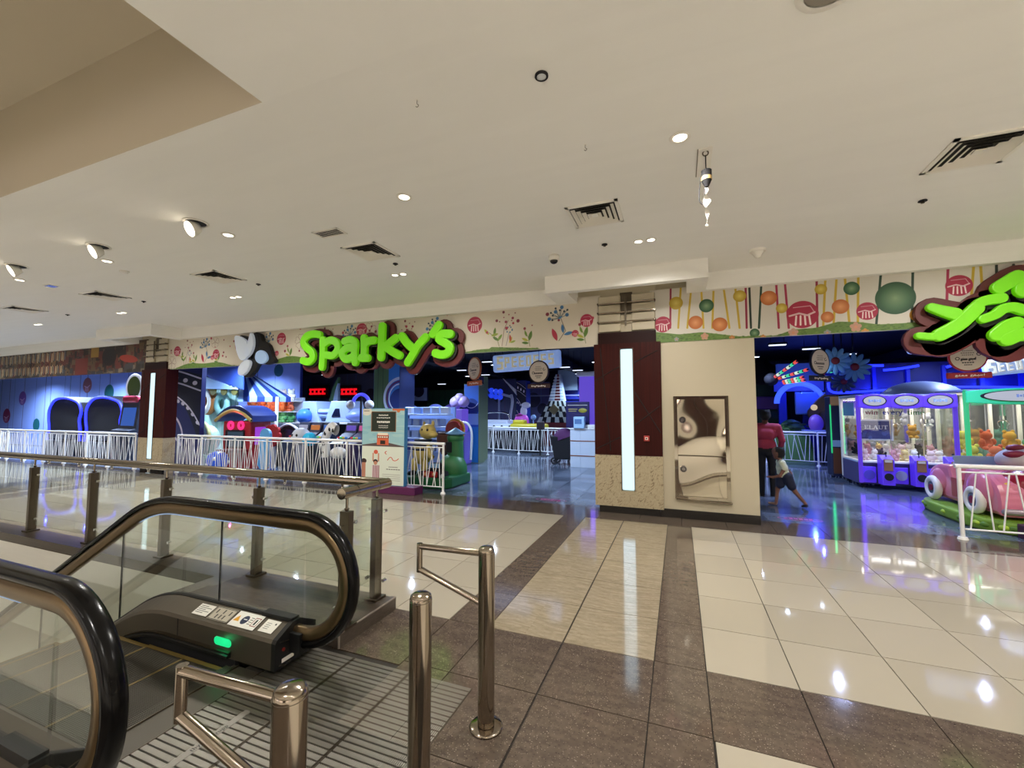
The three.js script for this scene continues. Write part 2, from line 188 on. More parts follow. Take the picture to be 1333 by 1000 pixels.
const flowerA = (g, x, b) => { line(g, [[x - 0.02, b + 0.03], [x + 0.1, b + 0.2], [x + 0.02, b + 0.42]], 0.008, '#4a4036'); umbel(g, x, b + 0.43, 0.19); leaf(g, x + 0.06, b + 0.16, 0.16, 1.7, '#3c6fa0'); leaf(g, x + 0.07, b + 0.13, 0.17, 0.25, '#3c6fa0'); leaf(g, x - 0.05, b + 0.03, 0.24, 1.95, '#a3263f'); gift(g, x + 0.27, b + 0.14, 0.06, '#a8283f'); };
const flowerB = (g, x, b) => { line(g, [[x, b], [x - 0.04, b + 0.14], [x - 0.2, b + 0.26]], 0.008, '#57602e'); for (const [dx, dy, a, c] of [[-0.2, 0.22, 2.3, '#a8a83a'], [-0.1, 0.2, 1.4, '#5c7a2c'], [0, 0.1, 2.6, '#50702a'], [-0.03, 0.1, 0.9, '#6a8a32'], [-0.16, 0.2, 0.2, '#8a9a34']]) leaf(g, x + dx, b + dy, 0.15, a, c); line(g, [[x + 0.06, b], [x + 0.1, b + 0.3], [x + 0.18, b + 0.46]], 0.008, '#6a4a44'); for (let k = 0; k < 9; k++) dot(g, x + 0.18 + Math.cos(k * 0.7) * 0.09 * (1 + k % 2), b + 0.5 + Math.sin(k * 0.7) * 0.07 * (1 + k % 2), k % 3 ? 0.012 : 0.024, k % 2 ? '#6a2a3a' : '#8d3348'); line(g, [[x + 0.14, b], [x + 0.2, b + 0.24]], 0.007, '#59606a'); for (let k = 0; k < 7; k++) dot(g, x + 0.2 + Math.cos(k) * 0.06, b + 0.29 + Math.sin(k) * 0.05, 0.014, '#4c6f93'); leaf(g, x + 0.2, b + 0.04, 0.13, 1.1, '#b9b23a'); leaf(g, x + 0.22, b + 0.05, 0.11, 0.3, '#8aa03c'); leaf(g, x + 0.23, b + 0.07, 0.13, 1.7, '#b24a3a'); };
const sprig = (g, x, b) => { line(g, [[x, b], [x - 0.03, b + 0.16], [x - 0.1, b + 0.3]], 0.007, '#4f5a2a'); leaf(g, x - 0.02, b + 0.1, 0.19, 1.3, '#55782e'); leaf(g, x - 0.03, b + 0.1, 0.14, 2.7, '#a8a43a'); leaf(g, x - 0.02, b + 0.06, 0.14, 3.0, '#4f742c'); leaf(g, x - 0.06, b + 0.18, 0.12, 1.9, '#6a8a34'); dot(g, x - 0.1, b + 0.33, 0.025, '#8c3a44'); };
const hill = (g, x0, x1, y0, f) => { g.fillStyle = '#5c7a34'; g.beginPath(); g.moveTo(x0, y0); for (let x = x0; x <= x1 + 0.05; x += 0.05) g.lineTo(x, f(x)); g.lineTo(x1 + 0.05, y0); g.fill(); for (let k = 0; k < 900; k++) { const x = x0 + (x1 - x0) * hash(k, 1, 5), t = hash(k, 2, 5), y = y0 + (f(x) - y0) * t * 0.94; g.fillStyle = ['rgba(50,78,30,.5)', 'rgba(122,148,66,.45)', 'rgba(84,108,44,.5)'][k % 3]; g.fillRect(x, y, 0.03, 0.012); } };
const blossom = (g, x, y, r, c) => { for (let k = 0; k < 5; k++) dot(g, x + Math.cos(k * 1.2566 + 0.3) * r * 0.62, y + Math.sin(k * 1.2566 + 0.3) * r * 0.62, r * 0.42, c); dot(g, x, y, r * 0.3, '#c98a6a'); };
const FB = 2.73;                                                        // bottom edge of the fascia
const fasciaPanel = (x0, x1, tex, name) => { const g = span(x0, x1, FB, HS + 0.1, ZF - 0.06, ZF), m = mat({ map: tex, roughness: 0.55 }); const s = col(0xd9d2c2, 0.6); const o = struct(name, g, [s, s, s, s, m, s]); return o; };
const leftTex = fasciaTex(-12.6, -1.2, FB, HS + 0.1, 2000, 152, g => {
  g.fillStyle = '#cfc6b4'; g.fillRect(-13, 2, 13, 2);
  const f = x => FB + 0.075 + 0.055 * Math.sin(x * 2.1) + 0.025 * Math.sin(x * 5.3 + 1); hill(g, -12.6, -2.3, FB, x => x < -12.2 ? FB + 0.01 : x > -3.2 ? FB + 0.07 * Math.max(0, (-2.3 - x) / 0.9) + 0.02 : f(x));
  const B = FB + 0.1;
  for (const x of [-11.9, -9.6, -7.3, -3.05, -5.2]) flowerB(g, x, B); for (const x of [-11.1, -8.9, -6.5, -4.4, -1.9]) flowerA(g, x, B); for (const x of [-11.45, -10.6, -9.2, -8.2, -6.9, -5.6, -4.0, -2.45, -1.45]) sprig(g, x, B - 0.04);
  for (const [x, y, r] of [[-12.2, 3.2, 0.13], [-10.7, 3.05, 0.12], [-8.5, 3.3, 0.14], [-6.2, 3.35, 0.14], [-3.55, 3.26, 0.155], [-1.43, 3.18, 0.11], [-9.9, 3.22, 0.13]]) gift(g, x, y, r);
  for (const [x, y, r] of [[-12.4, 2.9, 0.17], [-10.75, 3.35, 0.14], [-7.9, 3.2, 0.17], [-6.0, 3.3, 0.18], [-4.06, 3.1, 0.2]]) clover(g, x, y, r);
  for (let k = 0; k < 60; k++) { const x = -12.5 + 11.2 * hash(k, 3, 9), y = 2.95 + 0.6 * hash(k, 4, 9); dot(g, x, y, 0.012 + 0.02 * hash(k, 5, 9), k % 3 ? '#7d3040' : '#a83848'); }
});
const rightTex = fasciaTex(-0.4, 6.6, FB, HS + 0.1, 2000, 246, g => {
  g.fillStyle = '#cdc7ba'; g.fillRect(-1, 2, 9, 2);
  const S = 493 / 1333, Q = (x, y) => P(840 + x * S, 330 + y * S);
  for (const [x0, x1, c] of [[90, 88, '#8c1f3c'], [130, 116, '#c0a02c'], [170, 148, '#c0a02c'], [192, 205, '#c0a02c'], [243, 236, '#c0a02c'], [264, 296, '#c0a02c'], [308, 332, '#c0a02c'], [351, 357, '#8c1f3c'], [363, 372, '#1d2c20'], [412, 400, '#1d3a28'], [457, 470, '#9c2444'], [486, 505, '#9c2444'], [602, 606, '#8c1f3c'], [636, 626, '#c0a02c'], [676, 662, '#c0a02c'], [698, 720, '#c0a02c'], [750, 748, '#c0a02c'], [832, 812, '#1f3a2a'], [942, 938, '#1f3a2a'], [1066, 1058, '#a0284a'], [1156, 1140, '#c0a02c'], [1180, 1196, '#c0a02c'], [1236, 1240, '#1d2c20'], [1296, 1300, '#1d2c20']]) line(g, [Q(x0, 40), Q(x1, 262)], 0.028, c);
  for (let k = 0; k < 10; k++) line(g, [[4.2 + k * 0.26, 3.65], [4.16 + k * 0.27, 2.9]], 0.028, ['#c0a02c', '#8c1f3c', '#1f3a2a'][k % 3]);
  for (const [x, y, r, c] of [[108, 175, 22, 0], [215, 184, 23, 1], [177, 243, 23, 2], [262, 250, 24, 2], [332, 150, 20, 0], [434, 157, 25, 2], [480, 193, 17, 0], [618, 126, 18, 0], [687, 187, 25, 2], [641, 224, 19, 2], [726, 123, 23, 1], [880, 157, 56, 1], [958, 216, 22, 3], [385, 280, 15, 1], [1330, 70, 30, 2]]) { const p = Q(x, y), q = Q(x, y + r); orb(g, p[0], p[1], Math.abs(p[1] - q[1]) * 1.02, ['#ad8f25', '#1f4a2c', '#b5622a', '#c58a2c'][c], ['#d6c362', '#7f9a70', '#dd9a62', '#e0b040'][c]); }
  for (const [x, y, r] of [[62, 250, 28], [553, 215, 48], [781, 203, 31], [1104, 113, 37]]) { const p = Q(x, y), q = Q(x, y + r); gift(g, p[0], p[1], Math.abs(p[1] - q[1])); }
  const top = [[40, 277], [120, 285], [200, 277], [260, 284], [330, 292], [400, 290], [460, 290], [520, 268], [600, 262], [680, 240], [760, 242], [820, 250], [900, 246], [980, 240], [1333, 238]].map(p => Q(...p));
  hill(g, -0.35, 6.6, FB, x => { let i = 0; while (i < top.length - 2 && top[i + 1][0] < x) i++; const a = top[i], b = top[i + 1], t = Math.min(1.2, Math.max(0, (x - a[0]) / (b[0] - a[0]))); return a[1] + (b[1] - a[1]) * t; });
  for (const [x, y, r, c] of [[110, 302, 9, '#8a8a84'], [209, 292, 14, '#b98a72'], [305, 297, 10, '#b87a3a'], [415, 294, 9, '#b8803a'], [521, 279, 16, '#bd9080'], [641, 279, 11, '#8a8a84'], [741, 259, 17, '#b98a72'], [774, 275, 11, '#c58a3a']]) { const p = Q(x, y); blossom(g, p[0], p[1], r * 0.004, c); }
});
fasciaPanel(-12.6, -1.2, leftTex, 'wall_fascia_left'); fasciaPanel(-0.4, 6.6, rightTex, 'wall_fascia_right');
struct('wall_fascia_end', span(6.6, 14, FB, HS + 0.1, ZF - 0.06, ZF), col(0xcdc7ba, 0.6)); struct('wall_shop_end', span(8.4, 14, 0, FB, ZF - 0.3, ZF), M.cream);
{ // fascia beyond the far pillar: a printed photograph of brown shelves and baskets
  const t = canvas(2000, 160, (g, w, h) => {
    g.fillStyle = '#3a2418'; g.fillRect(0, 0, w, h);
    for (let k = 0; k < 2600; k++) { const x = hash(k, 1, 77) * w, y = hash(k, 2, 77) * h, q = hash(k, 3, 77); g.fillStyle = ['#3c261c', '#4e4032', '#1d110c', '#552116', '#5f482e', '#363436', '#6e6252', '#241f15'][Math.floor(hash(Math.floor(x / 160), Math.floor(y / 60) + 9, 5) * 5 + q * 3)]; g.fillRect(x, y, 4 + q * 14, 10 + hash(k, 4, 77) * 34); }
    for (const [x, y, r] of [[1080, 95, 74], [1150, 110, 48], [420, 90, 60]]) { g.fillStyle = '#c07a28'; g.beginPath(); g.ellipse(x, y, r * 1.3, r, 0, 0, 7); g.fill(); for (let k = 0; k < 26; k++) { g.strokeStyle = k % 2 ? '#8a4a16' : '#dca044'; g.lineWidth = 4; g.beginPath(); g.arc(x + (hash(k, 5, 3) - 0.5) * r * 1.6, y + (hash(k, 6, 3) - 0.5) * r, 16, 0, 5); g.stroke(); } }
    g.fillStyle = '#74281a'; g.fillRect(1180, 0, 110, 60); g.fillRect(1740, 70, 50, 90); g.fillStyle = '#94722c'; g.fillRect(1800, 0, 30, 70); g.fillStyle = '#150c0a'; g.beginPath(); g.ellipse(1870, 70, 26, 50, 0, 0, 7); g.fill(); g.fillStyle = '#8a2a18'; g.beginPath(); g.ellipse(1940, 90, 34, 18, 0.4, 0, 7); g.fill();
    for (let k = 0; k < 70; k++) { g.fillStyle = ['#a58d68', '#5b6c72', '#7a5234', '#c2b08c'][k % 4]; g.fillRect(1320 + k * 5.4, 20 + (k % 3) * 4, 3, 50); g.fillRect(1330 + k * 5.2, 96 + (k % 2) * 6, 3, 44); }
  });
  const m = mat({ map: t, roughness: 0.5 }), s = col(0x4a3426); struct('wall_fascia_far', span(-40, -13.5, FB - 0.02, HS + 0.1, ZF - 0.06, ZF), [s, s, s, s, m, s]);
}
// ---------------------------------------------------------------- pillars
function pillar(x, label) {
  const t = thing('pillar', label, 'pillar', [x, 0, ZF]);
  mesh('core', span(-0.46, 0.46, 0, HS + 0.2, -0.24, -0.02), M.cream, t);
  mesh('base', span(-0.47, 0.47, 0, 0.12, -0.02, 0.03), M.blackStone, t);
  for (const [a, b] of [[-0.525, -0.1], [0.1, 0.525]]) { mesh('stone_slab', span(a, b, 0.12, 0.93, -0.02, 0.08), M.granite, t); mesh('wood_board', span(a, b, 0.934, 2.745, -0.02, 0.075), M.wood, t); }
  mesh('stone_slab', span(-0.1, 0.1, 0.12, 0.37, -0.02, 0.08), M.granite, t); mesh('wood_board', span(-0.1, 0.1, 2.66, 2.745, -0.02, 0.075), M.wood, t);
  for (const s of [-1, 1]) { mesh('wood_return', span(s * 0.525, s * 0.47, 0.934, 2.745, -0.22, -0.02), M.wood, t); mesh('stone_return', span(s * 0.525, s * 0.47, 0.12, 0.93, -0.22, -0.02), M.granite, t); }
  mesh('cap', span(-0.46, 0.46, 2.745, 2.935, -0.05, 0.045), M.darkWood, t);
  for (const p of [[[-0.42, 2.68], [-0.27, 1.0]], [[-0.5, 2.15], [-0.12, 2.36]], [[-0.5, 1.02], [-0.12, 1.22]], [[0.12, 2.42], [0.48, 2.6]], [[0.12, 1.95], [0.5, 1.3]], [[0.12, 1.42], [0.5, 1.72]]]) mesh('groove', bar([...p[0], 0.074], [...p[1], 0.074], 0.01, 6), M.groove, t);
  const lamp = mesh('light_strip', rbox(0.185, 2.26, 0.07, 0.02, 0, 1.515, 0.06), glow(0xd2eef6, 1.9), t); lamp.userData.label = 'upright white glowing strip';
  for (const s of [-1, 1]) mesh('strip_trim', span(s * 0.0945, s * 0.107, 0.37, 2.66, -0.02, 0.088), M.satin, t);
  const l = new THREE.RectAreaLight(0xc9e6ff, 2.1, 0.18, 2.2); l.position.set(0, 1.515, 0.1); l.lookAt(0, 1.515, 2); t.add(l);
  // stacked blocks with steel rods above the wood
  for (let k = 0; k < 4; k++) for (const s of [-1, 1]) mesh('cream_block', rbox(0.36, 0.135, 0.1, 0.012, s * 0.27, 3.02 + k * 0.155, -0.01), M.cream, t);
  mesh('cream_block', rbox(0.2, 0.3, 0.06, 0.012, 0, 3.08, -0.03), M.cream, t); mesh('backing_plate', span(-0.1, 0.1, 3.24, 3.6, -0.03, 0.0), M.satin, t);
  for (let k = 0; k < 3; k++) { const y = 3.105 + k * 0.155; mesh('rod', bar([-0.46, y, 0.075], [0.46, y, 0.075], 0.012), M.steel, t); for (const s of [-1, 1]) mesh('rod_fixing', bar([s * 0.45, y, 0.02], [s * 0.45, y, 0.1], 0.016), M.satin, t); }
  mesh('fin', ext(poly([[-0.02, 3.5], [0.02, 3.5], [0.012, 3.02], [-0.012, 3.02]]), 0.012, 0, 0, 0, 0.09), M.satin, t);
  return t;
}
pillar(-0.775, 'dark wood and granite pillar beside the cream panel, with a red push button');
pillar(-13.0, 'dark wood and granite pillar between the white fences and blue swirl board');
{
  const t = thing('call_point', 'small red square fire call point on the dark wood pillar', 'alarm', [-0.485, 1.21, ZF + 0.075]);
  mesh('body', rbox(0.085, 0.085, 0.03, 0.006, 0, 0, 0.015), col(0xa8241c, 0.4), t); mesh('break_pane', rbox(0.045, 0.045, 0.006, 0.002, 0, 0, 0.032), col(0xe8ded2, 0.3), t); mesh('press_dot', disc(0.012, 0.004, 0, 0, 0.037), M.black, t);
}
// cream panel with the mirror-steel cabinet
{
  const w = structGroup('wall_panel');
  mesh('panel', [span(-0.25, 1.062, 0.13, 2.725, ZF - 0.35, ZF)], M.cream, w); mesh('skirting', span(-0.3, 1.065, 0, 0.13, ZF - 0.35, ZF + 0.022), M.blackStone, w);
  const t = thing('hose_cabinet', 'mirror polished steel cabinet with two doors set in the cream panel', 'cabinet', [0.305, 1.085, ZF]);
  const warp = (w2, h, y) => { const g = new THREE.PlaneGeometry(w2, h, 24, 24), p = g.attributes.position; for (let i = 0; i < p.count; i++) { const X = p.getX(i), Y = p.getY(i) + y; p.setZ(i, 0.004 * Math.sin(X * 7 + Y * 3) + 0.003 * Math.sin(Y * 9 - X * 4)); } g.computeVertexNormals(); return g.translate(0, y, 0.026); };
  mesh('back', span(-0.37, 0.37, -0.77, 0.77, 0.0, 0.012), M.steel, t);
  mesh('frame', [span(-0.385, -0.335, -0.785, 0.785, 0, 0.034), span(0.335, 0.385, -0.785, 0.785, 0, 0.034), span(-0.335, 0.335, 0.74, 0.785, 0, 0.034), span(-0.335, 0.335, -0.785, -0.74, 0, 0.034)], M.mirror, t);
  const up = mesh('door', warp(0.664, 0.85, 0.31), M.mirror, t), lo = mesh('door', warp(0.664, 0.6, -0.435), M.mirror, t);
  mesh('divider', [span(-0.335, 0.335, -0.13, -0.118, 0.01, 0.036)], M.satin, t);
  for (const [y, d] of [[0.42, up], [-0.33, lo]]) { mesh('lock', [disc(0.05, 0.012, -0.26, y, 0.04), disc(0.026, 0.02, -0.26, y, 0.044)], M.chrome, d); mesh('lock_dial', disc(0.04, 0.004, -0.26, y, 0.0475), col(0x3a3430, 0.4), d); }
  mesh('drip_edge', tr(span(-0.37, 0.4, -0.02, 0, 0, 0.05), 0, -0.786, 0, 0, 0, -0.03), M.steel, t);
}

// ---------------------------------------------------------------- ceiling fittings
function spot(parent, color, k, pos, target, angle = 1.2) { const l = new THREE.SpotLight(color, k, 0, angle, 0.9, 2); l.position.set(...pos); l.target.position.set(...target); l.castShadow = true; l.shadow.radius = 2; parent.add(l, l.target); return l; }
function downlight(x, z, label, group) {
  const t = thing('recessed_downlight', label, 'ceiling light', [x, HC, z], 0, group);
  mesh('ring', lathe([[0.052, 0.0], [0.075, 0.0], [0.078, -0.008], [0.056, -0.012], [0.05, -0.002]]), M.fitting, t);
  mesh('lens', cyl(0.05, 0.05, 0.006, 0, -0.005, 0), M.lampWarm, t);
  spot(t, WARM, DOWNLIGHT, [0, -0.03, 0], [0, -3, 0], 1.25); return t;
}
for (const x of [0.054, -2.483, -5.0, -7.479, -9.884]) downlight(x, -3.43, 'round recessed downlight in the row above the escalator railing', 'single downlights');
for (const x of [2.6, 5.1, 7.6, 10.1]) downlight(x, -3.43, 'round recessed downlight in the row above the escalator railing', 'single downlights');
for (const x of [-1.2, 1.3, 3.8, 7, 10.5]) for (const z of [0.6, 4]) downlight(x, z, 'round recessed downlight in the rows behind the escalator landing', 'downlights behind');
for (const x of [-12.4, -15, -18, -22, -27, -33]) downlight(x, -3.43, 'round recessed downlight in the row above the escalator railing', 'single downlights');
for (const x of [-4, -8, -13, -20, -28]) downlight(x, 4, 'round recessed downlight in the rows behind the escalator landing', 'downlights behind');
for (const [x, z] of [[-5, -6.5], [-10, -6.5], [-15, -2], [-5, 3], [-10, 3], [-1, -2]]) { const t = thing('added_lower_downlight', 'added unseen downlight in the storey below, brightening the escalator well', 'ceiling light', [x, -0.95, z], 0, 'added downlights of the storey below'); mesh('ring', lathe([[0.052, 0.0], [0.075, 0.0], [0.078, -0.008], [0.056, -0.012]]), M.fitting, t); mesh('lens', cyl(0.05, 0.05, 0.006, 0, -0.005, 0), M.lampWarm, t); spot(t, WARM, DOWNLIGHT * 2.2, [0, -0.03, 0], [0, -3, 0], 1.25); }  // added lamps, out of view, so the well side is not dark
for (const x of [-0.35, -4.0, -7.643, -11.186, -14.6, -18.2, -22, -28, 3.3, 6.95, 10.6]) {
  const t = thing('twin_downlight', 'pair of small recessed lamps in the row before the shop front', 'ceiling light', [x, HC, -5.43], 0, 'twin downlights');
  for (const s of [-1, 1]) { mesh('ring', lathe([[0.045, 0], [0.062, 0], [0.064, -0.007], [0.046, -0.009]], s * 0.075), M.fitting, t); mesh('lens', cyl(0.044, 0.044, 0.006, s * 0.075, -0.004, 0), M.lampWarm, t); }
  spot(t, WARM, TWIN * 1.4, [0, -0.03, 0], [0, -3, -0.9], 1.2);
}
for (const x of [-5.015, -6.9, -8.962, -11, -13]) {      // tilting lamps pulled down out of the ceiling, aimed along it
  const t = thing('tilting_spotlight', 'large tilting spotlight swung down out of its ceiling ring beside the recess', 'ceiling light', [x, HC, -3.07], 0, 'tilting spotlights');
  mesh('ring', lathe([[0.1, 0.0], [0.125, 0.0], [0.127, -0.008], [0.102, -0.01]]), M.fitting, t);
  mesh('hole', cyl(0.1, 0.1, 0.01, 0, 0.001, 0), M.softBlack, t);
  const h = new THREE.Group(); h.name = 'lamp_head'; h.position.set(-0.03, -0.07, 0.02); h.quaternion.setFromUnitVectors(V(0, -1, 0), V(-0.15, -0.5, 0.85).normalize()); t.add(h);
  mesh('housing', lathe([[0, 0.07], [0.06, 0.07], [0.09, 0.0], [0.092, -0.03], [0.085, -0.03]]), M.fitting, h); mesh('lens', cyl(0.082, 0.082, 0.006, 0, -0.027, 0), M.lampWarm, h);
  spot(t, WARM, GIMBAL, [-0.045, -0.1, 0.075], [-0.8, -1.3, 1.9], 0.72);
}
function diffuser(x, z, label) {
  const t = thing('air_diffuser', label, 'air vent', [x, HC, z], 0, 'square air diffusers'), s = 0.27;
  mesh('frame', [span(-s, s, -0.012, 0, -s, -s + 0.035), span(-s, s, -0.012, 0, s - 0.035, s), span(-s, -s + 0.035, -0.012, 0, -s, s), span(s - 0.035, s, -0.012, 0, -s, s)], M.fitting, t);
  mesh('throat', span(-s + 0.03, s - 0.03, -0.001, 0.0, -s + 0.03, s - 0.03), col(0x2a2723, 0.8), t);
  for (let k = 0; k < 4; k++) { const a = 0.222 - k * 0.05, b = a - 0.038, sh = new THREE.CylinderGeometry(b * Math.SQRT2, a * Math.SQRT2, 0.02, 4, 1, true).rotateY(Math.PI / 4).translate(0, -0.011, 0); mesh('louvre', sh, mat({ color: 0xe4decf, roughness: 0.5, side: THREE.DoubleSide }), t); }
  mesh('centre_plate', span(-0.035, 0.035, -0.014, -0.006, -0.035, 0.035), M.fitting, t); return t;
}
for (const x of [-0.795, 2.318, -3.767, -6.73, -9.792, -12.7]) diffuser(x, -4.5, 'square white air diffuser with stepped louvres in the ceiling row');
{
  const t = thing('slot_vent', 'small rectangular grille beside an air diffuser in the ceiling', 'air vent', [-3.823, HC, -3.83]);
  mesh('frame', [span(-0.19, 0.19, -0.01, 0, -0.09, -0.075), span(-0.19, 0.19, -0.01, 0, 0.075, 0.09), span(-0.19, -0.17, -0.01, 0, -0.09, 0.09), span(0.17, 0.19, -0.01, 0, -0.09, 0.09)], M.fitting, t); mesh('throat', span(-0.17, 0.17, -0.002, 0, -0.075, 0.075), M.softBlack, t);
  for (let k = 0; k < 5; k++) mesh('slat', tr(box(0.34, 0.003, 0.018), 0, -0.006, -0.06 + k * 0.03, 0.6), M.fitting, t);
  const g = thing('round_grille', 'round grey ceiling speaker grille above the cream tile floor', 'speaker', [0.752, HC, -2.42]);
  mesh('ring', lathe([[0.12, 0], [0.155, 0], [0.157, -0.012], [0.122, -0.014]]), M.fitting, g); mesh('mesh_plate', cyl(0.121, 0.121, 0.008, 0, -0.004, 0), col(0x8d867a, 0.8), g);
  const s = thing('round_sensor', 'small round grey sensor lens in the ceiling above the bollards', 'sensor', [-0.76, HC, -2.459]);
  mesh('ring', lathe([[0.028, 0], [0.042, 0], [0.043, -0.01], [0.03, -0.013]]), M.softBlack, s); mesh('lens', ball(0.031, 0, -0.004, 0, 1, 0.45, 1), col(0xcfd2d4, 0.2), s);
  for (const [x, z] of [[-0.834, -5.373], [2.331, -5.392], [-3.75, -5.0], [-6.5, -5.0], [-9.6, -5.0], [-12.5, -5.1]]) { const p = thing('sprinkler', 'dark recessed sprinkler cap in the ceiling near the twin lamps', 'sprinkler', [x, HC, z], 0, 'sprinkler caps'); mesh('plate', cyl(0.034, 0.038, 0.01, 0, -0.005, 0), M.softBlack, p); mesh('nozzle', cyl(0.012, 0.016, 0.02, 0, -0.018, 0), col(0x4a443c, 0.4, 0.8), p); }
  const c = thing('dome_camera', 'small white dome camera with black eye on the ceiling', 'camera', [-1.545, HC, -5.531]);
  mesh('housing', lathe([[0, 0], [0.075, 0], [0.075, -0.045], [0.06, -0.07], [0.0, -0.07]]), M.fitting, c); mesh('dome', ball(0.055, 0, -0.07, 0, 1, 0.8, 1), phys({ color: 0x0b0b0c, roughness: 0.08 }), c);
  const d = thing('smoke_detector', 'white cone shaped detector hanging from ceiling near the dropped band', 'detector', [1.012, HC, -6.3]);
  mesh('base', cyl(0.1, 0.095, 0.03, 0, -0.015, 0), M.fitting, d); mesh('cone', lathe([[0.08, -0.03], [0.05, -0.06], [0.036, -0.1], [0.0, -0.11]]), M.fitting, d);
  const e = thing('smoke_detector', 'flat white round smoke detector beyond the tilting spotlights', 'detector', [-7.786, HC, -3.786]);
  mesh('base', cyl(0.06, 0.06, 0.015, 0, -0.008, 0), M.fitting, e); mesh('chamber', lathe([[0.05, -0.015], [0.046, -0.03], [0.03, -0.042], [0, -0.045]]), M.white, e);
  const q = thing('sensor_panel', 'small bluish square panel in the ceiling near the tilting spotlights', 'sensor', [-9.853, HC, -3.794]); mesh('frame', span(-0.1, 0.1, -0.01, 0, -0.07, 0.07), M.fitting, q); mesh('screen', span(-0.08, 0.08, -0.013, -0.01, -0.055, 0.055), col(0x4a4f9a, 0.2), q);
  for (const [x, z] of [[-0.645, -3.256], [-1.612, -2.356]]) { const k = thing('ceiling_hook', 'tiny wire hook screwed into the ceiling', 'hook', [x, HC, z], 0, 'ceiling hooks'); mesh('hook_wire', tube([[0, 0, 0], [0, -0.03, 0], [0.012, -0.04, 0], [0, -0.052, 0], [-0.01, -0.043, 0]], 0.0022, 16, 5), M.satin, k); mesh('rose', cyl(0.008, 0.009, 0.004, 0, -0.002, 0), M.fitting, k); }
  // motor with twisted blade on a ceiling hatch
  const h = thing('hanging_spinner', 'black motor with white spiral hanging on a wire from ceiling hatch', 'decoration', [0.234, HC, -3.69]);
  h.scale.setScalar(1.32); mesh('hatch', span(-0.03, 0.05, -0.006, 0, -0.3, 0.03), M.fitting, h); mesh('hatch_gap', span(-0.036, -0.03, -0.004, 0, -0.3, 0.03), col(0x8a8274, 0.8), h); mesh('eye_ring', new THREE.TorusGeometry(0.016, 0.004, 8, 16).translate(0.01, -0.018, 0), M.satin, h);
  mesh('wire', bar([0.01, -0.03, 0], [0.01, -0.13, 0], 0.004, 6), M.softBlack, h); mesh('motor', [cyl(0.03, 0.03, 0.055, 0.012, -0.157, 0), cyl(0.03, 0.012, 0.04, 0.012, -0.21, 0)], M.softBlack, h); mesh('motor_label', cyl(0.0305, 0.0305, 0.022, 0.012, -0.18, 0), col(0xb59a62, 0.6), h);
  const n = 40, pos = [], idx = [], uv = []; for (let i = 0; i <= n; i++) { const a = i / n * Math.PI * 2.4, y = -0.235 - i / n * 0.2, w = 0.022 * Math.sin(Math.PI * (0.12 + 0.86 * i / n)); pos.push(Math.cos(a) * w, y, Math.sin(a) * w, -Math.cos(a) * w, y, -Math.sin(a) * w); uv.push(0, i / n, 1, i / n); if (i < n) idx.push(2 * i, 2 * i + 1, 2 * i + 3, 2 * i, 2 * i + 3, 2 * i + 2); }
  const g2 = new THREE.BufferGeometry(); g2.setIndex(idx); g2.setAttribute('position', new THREE.Float32BufferAttribute(pos, 3)); g2.setAttribute('uv', new THREE.Float32BufferAttribute(uv, 2)); g2.computeVertexNormals(); g2.translate(0.01, 0, 0);
  mesh('spiral', g2, mat({ color: 0xf2efe6, roughness: 0.3, side: THREE.DoubleSide }), h); mesh('tip_bead', [ball(0.009, 0.006, -0.475, 0), bar([0.01, -0.43, 0], [0.006, -0.47, 0], 0.0015, 5)], M.white, h); mesh('cable', tube([[-0.015, -0.14, 0], [-0.03, -0.25, 0], [-0.028, -0.33, 0.01], [-0.008, -0.34, 0], [0, -0.24, 0]], 0.003, 24, 5), M.softBlack, h);
}

